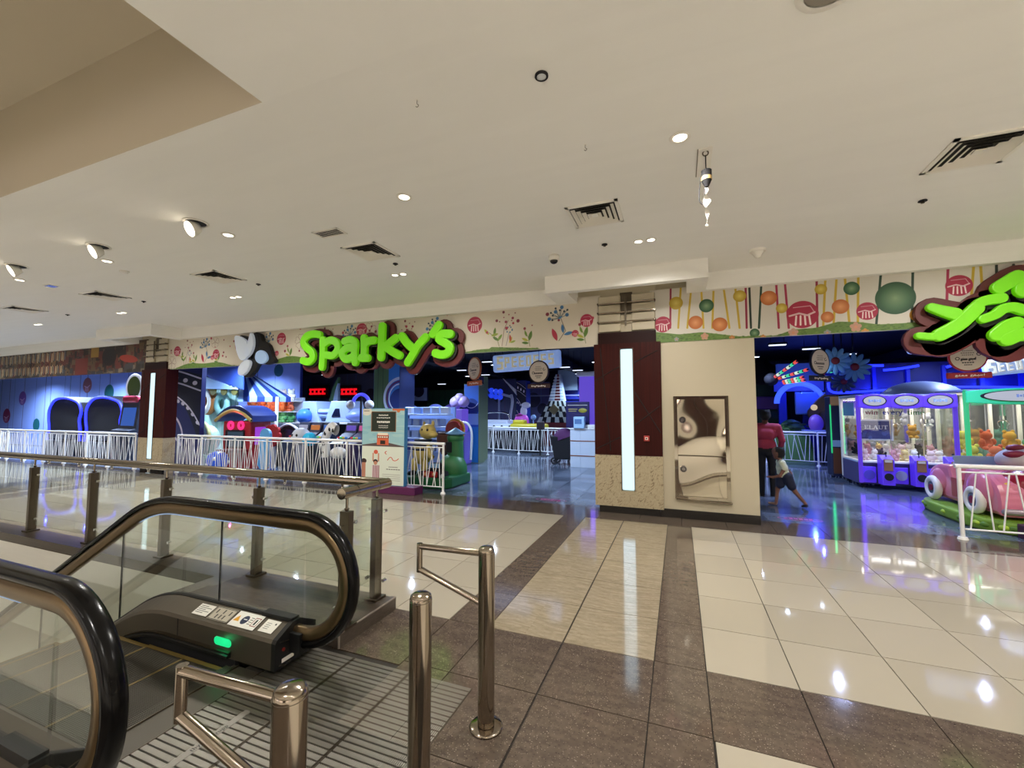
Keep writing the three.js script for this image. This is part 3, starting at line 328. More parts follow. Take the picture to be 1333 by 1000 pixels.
// ---------------------------------------------------------------- escalator
{
  const ZA = -2.2, ZB = -0.98, XE = -2.42, KX = -3.75, SL = Math.tan(Math.PI / 6);
  const t = thing('escalator', 'escalator going down with glass sides, black handrails and ribbed landing plate', 'escalator');
  // path of something that runs level and then down
  const down = (y, kx, end = -9.5, r = 1.1) => { const p = [], n = 8, half = r * Math.tan(Math.PI / 12); for (let i = 0; i <= n; i++) { const a = i / n * Math.PI / 6; p.push([kx + half - Math.sin(a) * r, y - (1 - Math.cos(a)) * r]); } const l = p[n]; p.push([end, l[1] - (l[0] - end) * SL]); return p; };
  // handrail path from the newel's lower mouth, round the end, along the top and down the slope
  const rail = (() => { const p = []; const c = [-2.33, 0.545], r = 0.4; p.push([-2.42, c[1] - r]); for (let i = 0; i <= 26; i++) { const a = -Math.PI / 2 + Math.PI * i / 26; p.push([c[0] + Math.cos(a) * r, c[1] + Math.sin(a) * r]); } for (const q of down(c[1] + r, -3.95)) p.push(q); return p; })();
  const prof = (pts) => pts;
  const railProf = prof([[-0.014, -0.03], [-0.014, -0.02], [-0.008, -0.014], [-0.008, 0.014], [-0.014, 0.02], [-0.014, 0.03], [0.0, 0.041], [0.014, 0.041], [0.028, 0.033], [0.034, 0.018], [0.035, 0], [0.034, -0.018], [0.028, -0.033], [0.014, -0.041], [0.0, -0.041]]);
  const guideProf = prof([[-0.094, -0.016], [-0.094, 0.016], [-0.08, 0.027], [-0.05, 0.034], [-0.03, 0.036], [-0.012, 0.026], [-0.008, 0.0], [-0.012, -0.026], [-0.03, -0.036], [-0.05, -0.034], [-0.08, -0.027]]);
  const flip = p => p.slice().reverse();
  for (const z of [ZA, ZB]) {
    const s = z === ZA ? 1 : -1;                       // +1: the steps lie at larger z
    mesh('handrail', sweep(flip(railProf), rail, z), M.rubber, t); mesh('handrail_guide', sweep(flip(guideProf), rail, z), M.bronze, t);
    const led = down(0.545 + 0.4 - 0.1, -3.95).map(q => q); mesh('handrail_light', sweep(flip([[-0.004, -0.009], [-0.004, 0.009], [0.004, 0.009], [0.004, -0.009]]), [[-2.6, 0.845], ...led.filter(q => q[0] < -2.7)], z), glow(0xbcd8ff, 0.9), t);
    // inner deck and skirt, outer deck
    const zi = z + s * 0.16, p0 = down(0, KX);
    mesh('inner_deck', loft([[zi, 0.02], [zi, 0.185], [zi - s * 0.012, 0.205], [z + s * 0.022, 0.262], [z + s * 0.022, 0.02]], [[XE, 0], ...p0]), M.deck, t);
    mesh('deck_seam', loft([[zi + s * 0.002, 0.03], [zi + s * 0.002, 0.186], [zi, 0.186], [zi, 0.03]], [[-3.32, 0], [-3.327, 0]]), M.black, t);
    mesh('skirt_brush', loft([[zi, 0.03], [zi, 0.062], [zi + s * 0.03, 0.05], [zi + s * 0.03, 0.036]], [[-2.78, 0], ...p0.map(q => [q[0], q[1]])]), M.black, t); mesh('brush_rail', loft([[zi, 0.062], [zi, 0.07], [zi + s * 0.02, 0.066], [zi + s * 0.02, 0.06]], [[-2.78, 0], ...p0]), M.satin, t);
    mesh('skirt', loft([[zi - s * 0.002, -0.4], [zi - s * 0.002, 0.03], [zi - s * 0.03, 0.03], [zi - s * 0.03, -0.4]], [[-2.74, 0], ...p0]), M.softBlack, t);
    mesh('outer_deck', loft([[z - s * 0.022, 0.006], [z - s * 0.022, 0.24], [z - s * 0.15, 0.2], [z - s * 0.16, 0.006]], [[XE, 0], ...p0]), M.deck, t);
    mesh('outer_cladding', loft([[z - s * 0.15, -0.9], [z - s * 0.15, 0.01], [z - s * 0.17, 0.01], [z - s * 0.17, -0.9]], [[-2.76, 0], ...p0]), M.satin, t);
    mesh('glass_channel', loft([[z - s * 0.022, 0.2], [z - s * 0.022, 0.268], [z - s * 0.01, 0.275], [z + s * 0.01, 0.275], [z + s * 0.022, 0.268], [z + s * 0.022, 0.2]], [[XE, 0], ...p0]), M.black, t);
    // black end housing
    mesh('end_housing', [loft([[zi, 0.02], [zi, 0.185], [zi - s * 0.012, 0.205], [z + s * 0.03, 0.27], [z - s * 0.03, 0.27], [z - s * 0.16, 0.2], [z - s * 0.16, 0.02]], [[XE + 0.035, 0], [XE, 0]]), span(XE + 0.12, XE - 0.02, 0.09, 0.21, z - 0.055, z + 0.055), span(XE + 0.02, XE - 0.25, 0.21, 0.285, z - 0.03, z + 0.03)], M.black, t);
    mesh('housing_label', span(XE + 0.037, XE + 0.0355, 0.05, 0.075, z + s * 0.02, z + s * 0.11), M.white, t); mesh('key_switch', [tr(cyl(0.011, 0.011, 0.006, 0, 0, 0), XE + 0.037, 0.13, z + s * 0.1, 0, 0, Math.PI / 2)], col(0x7a1d1a, 0.4), t); mesh('housing_trim', [bar([XE + 0.037, 0.17, z + s * 0.06], [XE + 0.037, 0.185, z + s * 0.13], 0.003, 5), bar([XE + 0.037, 0.035, z + s * 0.04], [XE + 0.037, 0.04, z + s * 0.13], 0.003, 5)], M.satin, t);
    // glass panels, edge to edge, following the handrail
    const inner = rail.map((q, i) => { const a = rail[Math.max(0, i - 1)], b = rail[Math.min(rail.length - 1, i + 1)], l = Math.hypot(b[0] - a[0], b[1] - a[1]); return [q[0] - (b[1] - a[1]) / l * 0.06, q[1] + (b[0] - a[0]) / l * 0.06]; });
    const top = x => { for (let i = 14; i + 1 < inner.length; i++) if (inner[i][0] >= x && inner[i + 1][0] <= x) { const f = (inner[i][0] - x) / (inner[i][0] - inner[i + 1][0]); return inner[i][1] + (inner[i + 1][1] - inner[i][1]) * f; } return inner[inner.length - 1][1]; };
    const bot = x => { const q = [[XE, 0], ...p0]; for (let i = 0; i + 1 < q.length; i++) if (q[i][0] >= x && q[i + 1][0] <= x) { const f = (q[i][0] - x) / (q[i][0] - q[i + 1][0] || 1); return 0.23 + q[i][1] + (q[i + 1][1] - q[i][1]) * f; } return 0.23; };
    const arc = inner.slice(2, 28).filter(q => q[0] > -2.33);
    mesh('glass_panel', ext(poly([[-2.3, 0.225], ...arc, [-2.33, top(-2.34)]]), 0.01, 0, 0, 0, z - 0.005), M.glass, t);
    const cuts = [-2.335, -3.14, -4.32, -5.5, -6.7, -7.9, -9.1];
    for (let k = 0; k + 1 < cuts.length; k++) { const a = cuts[k] - 0.003, b = cuts[k + 1] + 0.003, pts = [], n = 10; for (let i = 0; i <= n; i++) { const x = a + (b - a) * i / n; pts.push([x, bot(x)]); } for (let i = n; i >= 0; i--) { const x = a + (b - a) * i / n; pts.push([x, top(Math.min(x, -2.331))]); } mesh('glass_panel', ext(poly(pts), 0.01, 0, 0, 0, z - 0.005), M.glass, t); }
    for (const x of cuts.slice(1)) mesh('glass_joint', span(x - 0.0028, x + 0.0028, bot(x), top(x), z - 0.006, z + 0.006), M.softBlack, t);
    // running light on the inner deck and printed notices on its sloping top
    const lampO = mesh('direction_light', tr(ext(stroke([[-0.055, 0], [0.055, 0]], 0.05), 0.004, 0.001), -2.86, 0.115, zi + (s > 0 ? -0.001 : -0.004)), glow(0x0fe58a, 1.6), t); lampO.userData.label = 'glowing green light';
    const pl = new THREE.PointLight(0x0fe58a, 0.018, 0, 2); pl.position.set(-2.86, 0.115, zi + s * 0.03); pl.castShadow = true; t.add(pl);
    const notice = (x, w, d, draw) => { if (s < 0) return; const tex = canvas(256, Math.round(256 * d / w), draw), g = new THREE.PlaneGeometry(w, d); g.rotateX(-Math.PI / 2); if (s < 0) g.rotateY(Math.PI); const a = Math.atan2(0.057, 0.126) * s; g.rotateX(a); mesh('notice', g.translate(x, 0.2385, z + s * 0.084), mat({ map: tex, roughness: 0.5 }), t); };
    notice(-3.17, 0.15, 0.085, (g, w, h) => { g.fillStyle = '#e6e2da'; g.fillRect(0, 0, w, h); g.fillStyle = '#444'; for (let k = 0; k < 5; k++) g.fillRect(20, 20 + k * 22, w * (0.5 + 0.3 * (k % 2)), 7); });
    notice(-2.98, 0.2, 0.1, (g, w, h) => { g.fillStyle = '#b9b0a0'; g.fillRect(0, 0, w, h); g.strokeStyle = '#222'; g.lineWidth = 5; g.strokeRect(6, 6, w - 12, h - 12); g.fillStyle = '#222'; for (const [x, y] of [[45, 45], [125, 40], [205, 45], [125, 90], [170, 90], [80, 92]]) { g.beginPath(); g.arc(x, y - 14, 8, 0, 7); g.fill(); g.fillRect(x - 7, y - 8, 14, 26); } });
    notice(-2.745, 0.24, 0.11, (g, w, h) => { g.fillStyle = '#eceae4'; g.fillRect(0, 0, w, h); g.fillStyle = '#e0a020'; g.beginPath(); g.moveTo(38, 30); g.lineTo(66, 78); g.lineTo(10, 78); g.fill(); g.fillStyle = '#1d2848'; g.beginPath(); g.ellipse(112, 58, 32, 34, 0, 0, 7); g.fill(); g.fillStyle = '#e8e8e8'; g.fillRect(96, 50, 34, 7); g.fillStyle = '#555'; for (let k = 0; k < 4; k++) g.fillRect(154, 30 + k * 16, 30, 5); g.strokeStyle = '#7c2a2a'; g.lineWidth = 5; g.strokeRect(194, 26, 48, 62); g.fillStyle = '#333'; g.fillRect(210, 36, 16, 42); });
    notice(-2.53, 0.12, 0.09, (g, w, h) => { g.fillStyle = '#e9e6de'; g.fillRect(0, 0, w, h); g.fillStyle = '#777'; for (let k = 0; k < 4; k++) g.fillRect(40, 50 + k * 28, 90, 8); g.fillStyle = '#333'; g.fillRect(190, 40, 26, 26); });
  }
  // comb plate and steps
  const za = ZA + 0.195, zb = ZB - 0.195, ridges = (x0, x1, y, h, n, w) => { const a = []; for (let k = 0; k < n; k++) { const z = za + (zb - za) * (k + 0.5) / n; a.push(span(x0, x1, y - h, y, z - w / 2, z + w / 2)); } return a; };
  mesh('comb_plate', [span(-2.74, -2.505, -0.03, -0.004, za - 0.03, zb + 0.03), ...ridges(-2.77, -2.7, 0.004, 0.012, 100, 0.004)], M.comb, t);
  mesh('comb_edge', span(-2.7, -2.692, -0.004, 0.004, za - 0.03, zb + 0.03), M.satin, t);
  const step = [span(-0.2, 0.195, -0.05, -0.012, za, zb), span(-0.2, -0.185, -0.24, -0.012, za, zb), ...ridges(-0.2, 0.195, 0, 0.013, 100, 0.0045)], sg = merge(step), eg = merge([span(-0.2, -0.185, -0.011, 0.0015, za, zb), span(-0.185, 0.195, -0.011, 0.001, za, za + 0.03), span(-0.185, 0.195, -0.011, 0.001, zb - 0.03, zb)]);
  for (let k = 0; k < 15; k++) { const x = -2.96 - k * 0.4, d = [0, 0, -0.008, -0.075, -0.21][k] ?? -0.21 - (k - 4) * 0.4 * SL, s = mesh('step', sg, M.tread, t); s.position.set(x, -0.02 + d, 0); mesh('yellow_edge', eg, M.yellow, s); }
  mesh('truss', loft([[za - 0.1, -1.0], [za - 0.1, -0.5], [zb + 0.1, -0.5], [zb + 0.1, -1.0]], [[-2.74, 0], ...down(0, KX)]), M.softBlack, t);
  // ribbed landing plates: three leaves of ribs cut across by grooves
  const leafs = [[-2.5, -2.06, -0.56, -2.38], [-2.054, -1.62, -0.56, -2.38], [-1.614, -1.18, -0.56, -2.38]];
  for (const [x0, x1, z0, z1] of leafs) {
    const pl = mesh('landing_plate', [span(x0, x1, -0.03, -0.006, z0, z1)], M.comb, t), ribs = [], nx = Math.round((x1 - x0 - 0.012) / 0.0105), nz = Math.round(Math.abs(z1 - z0) / 0.037);
    const top = box(0.0058, 0.0075, Math.abs(z1 - z0) / nz - 0.009); for (let i = 0; i < nx; i++) for (let j = 0; j < nz; j++) ribs.push(top.clone().translate(x0 + 0.012 + i * 0.0105, -0.0025, Math.min(z0, z1) + Math.abs(z1 - z0) * (j + 0.5) / nz));
    const r = mesh('rib', ribs, M.alu, pl); r.userData.kind = 'stuff'; mesh('edge_trim', [span(x0, x0 + 0.005, -0.006, 0.002, z0, z1), span(x1 - 0.005, x1, -0.006, 0.002, z0, z1)], M.satin, pl);
  }
  const name = canvas(512, 48, (g, w, h) => { g.fillStyle = '#86827a'; g.fillRect(0, 0, w, h); g.fillStyle = '#22201d'; g.font = 'bold 34px sans-serif'; g.textAlign = 'center'; g.fillText('thyssenkrupp', w / 2, 36); });
  mesh('maker_plate', tr(new THREE.PlaneGeometry(0.42, 0.042).rotateX(-Math.PI / 2).rotateY(Math.PI / 2), -2.24, 0.0035, -1.55), mat({ map: name, roughness: 0.4, metalness: 0.4 }), t);
}
// ---------------------------------------------------------------- railing round the well
{
  const k = solo('stone_plinth', [span(-16, -2.28, 0, 0.095, -2.82, -3.06), span(-4.1, -2.28, 0, 0.095, -2.43, -2.82), span(-2.28, -2.232, 0, 0.1, -2.42, -3.06)], M.plinth, 'low dark stone plinth under the glass railing beside the escalator', 'plinth');
  mesh('plinth_edge', [bar([-2.238, 0.096, -2.42], [-2.238, 0.096, -3.06], 0.008, 6), bar([-2.238, 0, -2.424], [-2.238, 0.096, -2.424], 0.008, 6)], col(0x8a8077, 0.35), k);
  const t = thing('glass_railing', 'steel railing with glass panes standing on the dark stone plinth', 'railing');
  const RY = 1.045, RR = 0.04, RX = -2.29, RZ = -2.98;
  mesh('handrail', [bar([-16, RY, RZ], [RX, RY, RZ], RR, 24), bar([RX, RY, RZ - RR * 0.6], [RX, RY, -2.47], RR, 24), ball(RR, RX, RY, RZ)], M.steel, t);
  for (const z of [-2.62, -2.86]) mesh('rail_joint', new THREE.TorusGeometry(RR + 0.0006, 0.0012, 5, 24).translate(RX, RY, z), M.softBlack, t);
  const post = (x, z, turn) => {
    const p = new THREE.Group(); p.name = 'post'; p.position.set(x, 0.095, z); p.rotation.y = turn; t.add(p);
    mesh('upright', rbox(0.055, 0.81, 0.085, 0.004, 0, 0.412, 0), M.satin, p); mesh('foot_plate', rbox(0.12, 0.02, 0.13, 0.004, 0, 0.01, 0), M.satin, p); mesh('rail_stub', [cyl(0.01, 0.01, 0.1, 0, 0.86, 0), cyl(0.02, 0.01, 0.02, 0, 0.826, 0)], M.steel, p);
    for (const y of [0.16, 0.72]) for (const s of [-1, 1]) mesh('glass_clamp', [bar([s * 0.0275, y, 0], [s * 0.085, y, 0], 0.006), tr(cyl(0.014, 0.014, 0.03), s * 0.085, y, 0, Math.PI / 2)], M.chrome, p);
  };
  const px = [-14.6, -13.25, -11.9, -10.55, -9.2, -7.84, -6.5, -5.147, -3.76, -2.38];
  px.forEach(x => post(x, RZ, 0)); post(-2.29, -2.53, Math.PI / 2);
  for (let i = 0; i + 1 < px.length; i++) mesh('glass_pane', box(px[i + 1] - px[i] - 0.1, 0.78, 0.01, (px[i] + px[i + 1]) / 2, 0.57, RZ), M.glass, t);
  mesh('glass_pane', box(0.01, 0.78, 0.3, -2.29, 0.57, -2.76), M.glass, t);
  for (let x = -2.75; x > -15.5; x -= 0.68) mesh('rail_bracket', [cyl(0.022, 0.008, 0.03, x, RY - 0.045, RZ), ball(0.013, x, RY - 0.068, RZ, 1, 1, 1, 10)], M.chrome, t);
}
// ---------------------------------------------------------------- bollards
function bollard(x, z, arm, label) {
  const t = thing('steel_bollard', label, 'bollard', [x, 0, z]);
  mesh('post', lathe([[0.0, 0.925], [0.03, 0.923], [0.041, 0.915], [0.044, 0.9], [0.044, 0.02], [0.0, 0.02]], 0, 0, 0, 40), M.steel, t); mesh('cap_seam', new THREE.TorusGeometry(0.0442, 0.0009, 5, 40).rotateX(Math.PI / 2).translate(0, 0.896, 0), M.satin, t);
  mesh('floor_flange', lathe([[0, 0], [0.085, 0], [0.087, 0.008], [0.08, 0.014], [0.047, 0.016], [0, 0.016]], 0, 0, 0, 40), M.steel, t);
  if (arm) { const L = 0.405, r = 0.0165; mesh('guard_arm', [bar([0, 0.885, 0], [-L, 0.885, 0.02], r, 16), bar([-L, 0.885 + r, 0.02], [-L, 0.745, 0.02], r, 16), bar([-L, 0.76, 0.02], [0, 0.615, 0], r, 16)], M.steel, t); }
}
bollard(-0.975, -2.125, true, 'steel bollard with guard arm beside the beige tiles');
bollard(-0.975, -1.5, false, 'plain steel bollard without arm between two armed bollards');
bollard(-0.975, -0.885, true, 'steel bollard with guard arm reaching towards the escalator handrail mouth');

// ---------------------------------------------------------------- lit letter signs on the shop front
const GREEN = mat({ color: 0x6cbf14, roughness: 0.45, emissive: 0x78e80c, emissiveIntensity: 0.36 }), MAROON = col(0x5a1a1c, 0.5), SIGNBLACK = col(0x0d0a0b, 0.5);
function letterSign(name, label, toXY, letters, w, margin) {
  const t = thing(name, label, 'sign', [0, 0, ZF]), back = [], side = [];
  for (const strokes of letters) {
    const face = [];
    for (const s of strokes) { const pts = s.p.map(q => toXY(...q)), ww = s.w ?? w, grow = k => Array.isArray(ww) ? ww.map(v => v + k) : ww + k; face.push(ext(stroke(pts, ww), 0.05, 0.014, 0, 0, 0.14 + 0.0012 * face.length)); side.push(ext(stroke(pts.map(q => [q[0] + 0.035, q[1] - 0.03]), grow(0.05)), 0.05, 0, 0, 0, 0.085)); back.push(ext(stroke(pts.map(q => [q[0] + 0.06, q[1] - 0.05]), grow(margin)), 0.06, 0.006, 0, 0, 0.02)); }
    mesh('letter', face, GREEN, t);
  }
  mesh('letter_black_layer', side, SIGNBLACK, t); mesh('backing_board', back, MAROON, t); return t;  // black side layer between the letters and the maroon board
}
{
  const SK = (x, y) => { const p = onZ(380 + x * 0.24, 400 + y * 0.24, ZF + 0.16); return [p.x, p.y]; };
  const L = (...s) => s.map(p => ({ p }));
  const sparky = [
    L([[152, 150], [122, 146], [85, 158], [66, 190], [82, 220], [112, 245], [117, 275], [95, 297], [64, 290]]),
    L([[172, 178], [172, 250], [167, 325]], [[178, 200], [215, 180], [248, 196], [252, 232], [226, 262], [180, 258]]),
    L([[290, 186], [322, 178], [345, 192], [343, 250], [347, 300]], [[340, 222], [300, 224], [276, 252], [296, 282], [340, 268]]),
    L([[394, 168], [396, 220], [394, 276]], [[398, 205], [418, 186], [448, 180]], [[380, 276], [412, 276]]),
    L([[493, 104], [490, 190], [486, 272]], [[500, 222], [532, 196], [566, 168]], [[510, 214], [546, 240], [586, 262]]),
    L([[600, 158], [622, 190], [650, 218]], [[728, 164], [690, 205], [660, 255], [632, 300]]),
    L([[800, 98], [768, 146]]),
    L([[862, 146], [816, 148], [800, 172], [836, 196], [860, 218], [846, 250], [810, 258], [782, 250]]),
  ];
  letterSign('letter_sign', 'bright green chunky letters on maroon board over the left entrance', SK, sparky, 0.135, 0.21);
  const AR = (x, y) => { const p = onZ(1180 + x * 0.19, 330 + y * 0.19, ZF + 0.16); return [p.x, p.y]; };
  const arab = [
    [{ p: [[165, 372], [240, 395], [325, 418]], w: [0.08, 0.13] }],
    [{ p: [[80, 566], [200, 570], [310, 525], [420, 420], [510, 335], [640, 308]], w: [0.06, 0.1] }, { p: [[220, 562], [350, 490], [470, 380]], w: 0.13 }],
    [{ p: [[630, 236], [750, 162]], w: 0.13 }],
    [{ p: [[520, 452], [600, 422], [660, 380], [730, 372], [800, 392], [900, 400]], w: [0.08, 0.1] }],
    [{ p: [[610, 560], [690, 500], [745, 480]], w: 0.13 }, { p: [[680, 592], [760, 560], [850, 555]], w: 0.13 }],
    [{ p: [[800, 250], [880, 200]], w: 0.17 }],
    [{ p: [[920, 470], [1000, 430], [1060, 300], [1070, 150]], w: 0.16 }],
  ];
  letterSign('script_sign', 'bright green flowing script letters on maroon board over the right entrance', AR, arab, 0.13, 0.3);
  // winged shape beside the letters
  const WK = (x, y) => { const p = onZ(220 + x * 0.135, 400 + y * 0.135, ZF + 0.16); return [p.x, p.y]; };
  const t = thing('wing_sign', 'white glowing wing shapes on black board beside the green letters', 'sign', [0, 0, ZF]), petal = (pts, z, d, grow = 0) => { const q = pts.map(p => WK(...p)), c = q.reduce((a, b) => [a[0] + b[0] / q.length, a[1] + b[1] / q.length], [0, 0]), curve = new THREE.CatmullRomCurve3(q.map(p => V(p[0] + (p[0] - c[0]) * grow + grow * 0.16, p[1] + (p[1] - c[1]) * grow - grow * 0.1, 0)), true), s = poly(curve.getPoints(40).map(p => [p.x, p.y])); return ext(s, d, 0.012, 0, 0, z); };
  const W = [[[652, 285], [700, 292], [750, 330], [772, 410], [752, 490], [708, 508], [672, 440], [655, 360]], [[800, 255], [818, 300], [818, 380], [790, 450], [756, 480], [762, 400], [782, 310]], [[682, 640], [684, 590], [720, 535], [770, 512], [790, 530], [775, 590], [735, 645], [700, 656]]];
  W.forEach((w, i) => { mesh('wing', petal(w, 0.14, 0.05), mat({ color: 0xdfe8f2, roughness: 0.4, emissive: 0xcfe0ff, emissiveIntensity: 0.18 }), t); mesh('wing_board', petal(w.map(p => [p[0] + 22, p[1]]), 0.03, 0.09, 0.14), SIGNBLACK, t); });
  mesh('centre_board', petal([[800, 255], [860, 260], [880, 320], [940, 360], [975, 470], [1000, 515], [930, 545], [850, 540], [800, 620], [740, 640], [760, 500]], 0.03, 0.08, 0.0), SIGNBLACK, t);
  mesh('centre_panel', petal([[850, 440], [890, 420], [930, 445], [945, 500], [905, 540], [860, 530], [838, 490]], 0.13, 0.04), mat({ color: 0xa8c4e6, roughness: 0.4, emissive: 0x9dbff0, emissiveIntensity: 0.3 }), t);
}
// ---------------------------------------------------------------- the arcade's shell
const NAVY = col(0x0d1124, 0.8), WALLBLUE = '#7f93d8';
{
  const f = structGroup('floor_arcade');
  mesh('screed', span(-40, 14, -0.3, -0.0075, ZT, -24), col(0x2a2c32, 0.8), f);
  for (let i = 0; i < 17; i++) for (let j = 0; j < 14; j++) { const x = -4.8 + i * 0.6, z = ZT - j * 0.6; tile('slate_tile', x, x + 0.6, z - 0.6, z, M.slate, f); }
  const far = (x0, x1, z0, z1) => mesh('slate_floor', span(x0, x1, -0.0075, 0, z0, z1), M.slate[1], f);
  far(-40, -4.8, ZT, -24); far(5.4, 14, ZT, -24); far(-4.8, 5.4, ZT - 8.4, -24);
  struct('ceiling_arcade', span(-40, 14, 3.92, 4.02, -7.26, -24), NAVY); struct('wall_arcade_back', span(-40, 14, -0.3, 4.02, -24, -24.2), NAVY);
  for (const [x, w] of [[-20, 0.6], [-9, 0.5], [-4.5, 0.4], [0.2, 0.7], [7.4, 0.5]]) { const d = thing('air_duct', 'dark square duct running back under the black arcade ceiling', 'duct', [x, 3.62, -15], 0, 'arcade ceiling ducts'); mesh('duct_run', rbox(w, 0.3, 15, 0.02), col(0x171a28, 0.6), d); for (let k = 0; k < 5; k++) mesh('duct_collar', rbox(w + 0.05, 0.34, 0.06, 0.01, 0, 0, -6 + k * 3), col(0x20243a, 0.5), d); for (let k = 0; k < 4; k++) mesh('hanger', bar([0, 0.15, -5 + k * 3.4], [0, 0.3, -5 + k * 3.4], 0.012, 6), M.softBlack, d); }
}
function arcadeLamp(x, z, color = COOL, k = ARCADE) {
  const t = thing('arcade_ceiling_lamp', 'round cold white lamp hanging under the black arcade ceiling', 'ceiling light', [x, 3.92, z], 0, 'arcade ceiling lamps');
  mesh('stem', bar([0, 0, 0], [0, -0.55, 0], 0.012, 6), M.softBlack, t); mesh('shade', lathe([[0.02, -0.5], [0.1, -0.52], [0.16, -0.58], [0.165, -0.62], [0.15, -0.62]]), M.softBlack, t); mesh('lens', cyl(0.15, 0.15, 0.01, 0, -0.615, 0), M.lampCool, t);
  spot(t, color, k, [0, -0.65, 0], [0, -4, 0], 1.35);
}
for (const [x, z] of [[-10.5, -9.6], [-7.2, -10.6], [-3.0, -10.2], [-6.2, -14.2], [-2.6, -14.6], [-9.5, -18.5], [-4.2, -19], [-14.5, -10.9], [-12.6, -8.9], [-17.2, -8.6], [-20.5, -8.6], [-24.5, -8.6]]) arcadeLamp(x, z);  // lamps nearest the shop front are added, unseen, to brighten the left end
for (const [x, z] of [[-16, -9.1], [-21.5, -9.1], [-27, -9.1]]) arcadeLamp(x, z, COOL, ARCADE * 2.4);  // added wash lamps, unseen, brightening the blue printed wall behind the pods
for (const [x, z] of [[2.6, -9.7], [4.9, -10.3], [2.2, -15], [6.5, -13.5]]) arcadeLamp(x, z, new THREE.Color(0.42, 0.55, 1), ARCADE * 0.6);

// ---------------------------------------------------------------- white barriers of slanting bars
function fence(a, b, n, label, group, opt = {}) {
  const dx = b[0] - a[0], dz = b[1] - a[1], L = Math.hypot(dx, dz), t = thing('bar_fence', label, 'fence', [a[0], 0, a[1]], Math.atan2(-dz, dx), group), m = M.paintWhite, H1 = opt.h ?? 0.985;
  mesh('post', [cyl(0.024, 0.024, H1, 0, H1 / 2, 0, 12)], m, t); mesh('post_foot', cyl(0.045, 0.055, 0.03, 0, 0.015, 0, 16), m, t);
  if (opt.last) { mesh('post', [cyl(0.024, 0.024, H1, L, H1 / 2, 0, 12)], m, t); mesh('post_foot', cyl(0.045, 0.055, 0.03, L, 0.015, 0, 16), m, t); }
  mesh('top_rail', bar([opt.h ? -0.04 : 0, H1, 0], [opt.last ? L + 0.03 : L - 0.024, H1, 0], 0.028, 12), m, t); mesh('upper_rail', bar([0.02, H1 - 0.075, 0], [L - 0.025, H1 - 0.075, 0], 0.011), m, t); mesh('lower_rail', bar([0.02, 0.13, 0], [L - 0.025, 0.13, 0], 0.012), m, t);
  for (let k = 0; k < n; k++) { const x = 0.05 + (L - 0.1) * (k + 0.5) / n, s = R(-0.09, 0.09), c = v => Math.max(0.04, Math.min(L - 0.04, v)); mesh('slanting_bar', bar([c(x - s), 0.13, 0.004 * (k % 3 - 1)], [c(x + s), H1 - 0.075, 0.004 * (k % 3 - 1)], 0.0085, 6), m, t); }
  return t;
}
{
  const zs = -7.5, X = px => onZ(px, 570, zs).x;
  const left = [232, 263, 306, 348, 398, 452, 512].map(X); left.push(-4.395);
  for (let i = 0; i + 1 < left.length; i++) fence([left[i], zs], [left[i + 1], zs], 15, i === 6 ? 'white barrier of slanting bars between the poster stand and green ride' : 'white barrier of slanting bars along the left entrance, before the games', i === 6 ? undefined : 'barriers along the left entrance', { last: i === 6 });
  const fl = [0, 10, 33, 58, 85, 113, 142, 177].map(X);
  for (let i = 0; i + 1 < fl.length; i++) fence([fl[i], zs], [fl[i + 1], zs], 13, 'white barrier of slanting bars before the two black pods', 'barriers before the pods', { last: i === 6 });
  const inner = [[-8.1, -16.4], [-6.92, -15.68], [-5.74, -15.42], [-4.575, -15.37], [-3.4, -15.3]];
  for (let i = 0; i + 1 < inner.length; i++) fence(inner[i], inner[i + 1], 14, 'white barrier of slanting bars inside, before the chequered tower', 'barriers before the chequered tower', { last: i === 3 });
  const ri = [[2.55, -15.7], [3.83, -15.24], [5.1, -15.2]];
  for (let i = 0; i + 1 < ri.length; i++) fence(ri[i], ri[i + 1], 12, 'white barrier of slanting bars behind the man in pink shirt', 'barriers behind the man', { last: i === 1 });
  fence([3.36, -7.32], [4.7, -7.32], 8, 'white barrier of slanting bars before the pink car ride', undefined, { h: 0.93, last: true });
}
// ---------------------------------------------------------------- printed boards used in the arcade
const board = (name, label, cat, rect, z, depth, tex, edge = 0x20264a, opt = {}) => { // rect: photo corners x0,y0,x1,y1 read on the plane z
  const a = onZ(rect[0], rect[1], z), b = onZ(rect[2], rect[3], z), x0 = Math.min(a.x, b.x), x1 = Math.max(a.x, b.x), y1 = Math.max(a.y, b.y), y0 = opt.floor ? 0 : Math.min(a.y, b.y), w = x1 - x0, h = y1 - y0;
  const t = thing(name, label, cat, [(x0 + x1) / 2, y0, z]), s = col(edge, 0.6), m = mat({ map: tex(w, h), roughness: opt.rough ?? 0.5, ...(opt.glow ? { emissive: 0xffffff, emissiveMap: null, emissiveIntensity: 0 } : {}) });
  mesh('board', box(w - 0.002, h, depth, 0, h / 2, -depth / 2 - 0.004), s, t); mesh('print', new THREE.PlaneGeometry(w - 0.03, h - 0.03).translate(0, h / 2, 0), m, t); t.userData.size = [w, h]; return t;
};
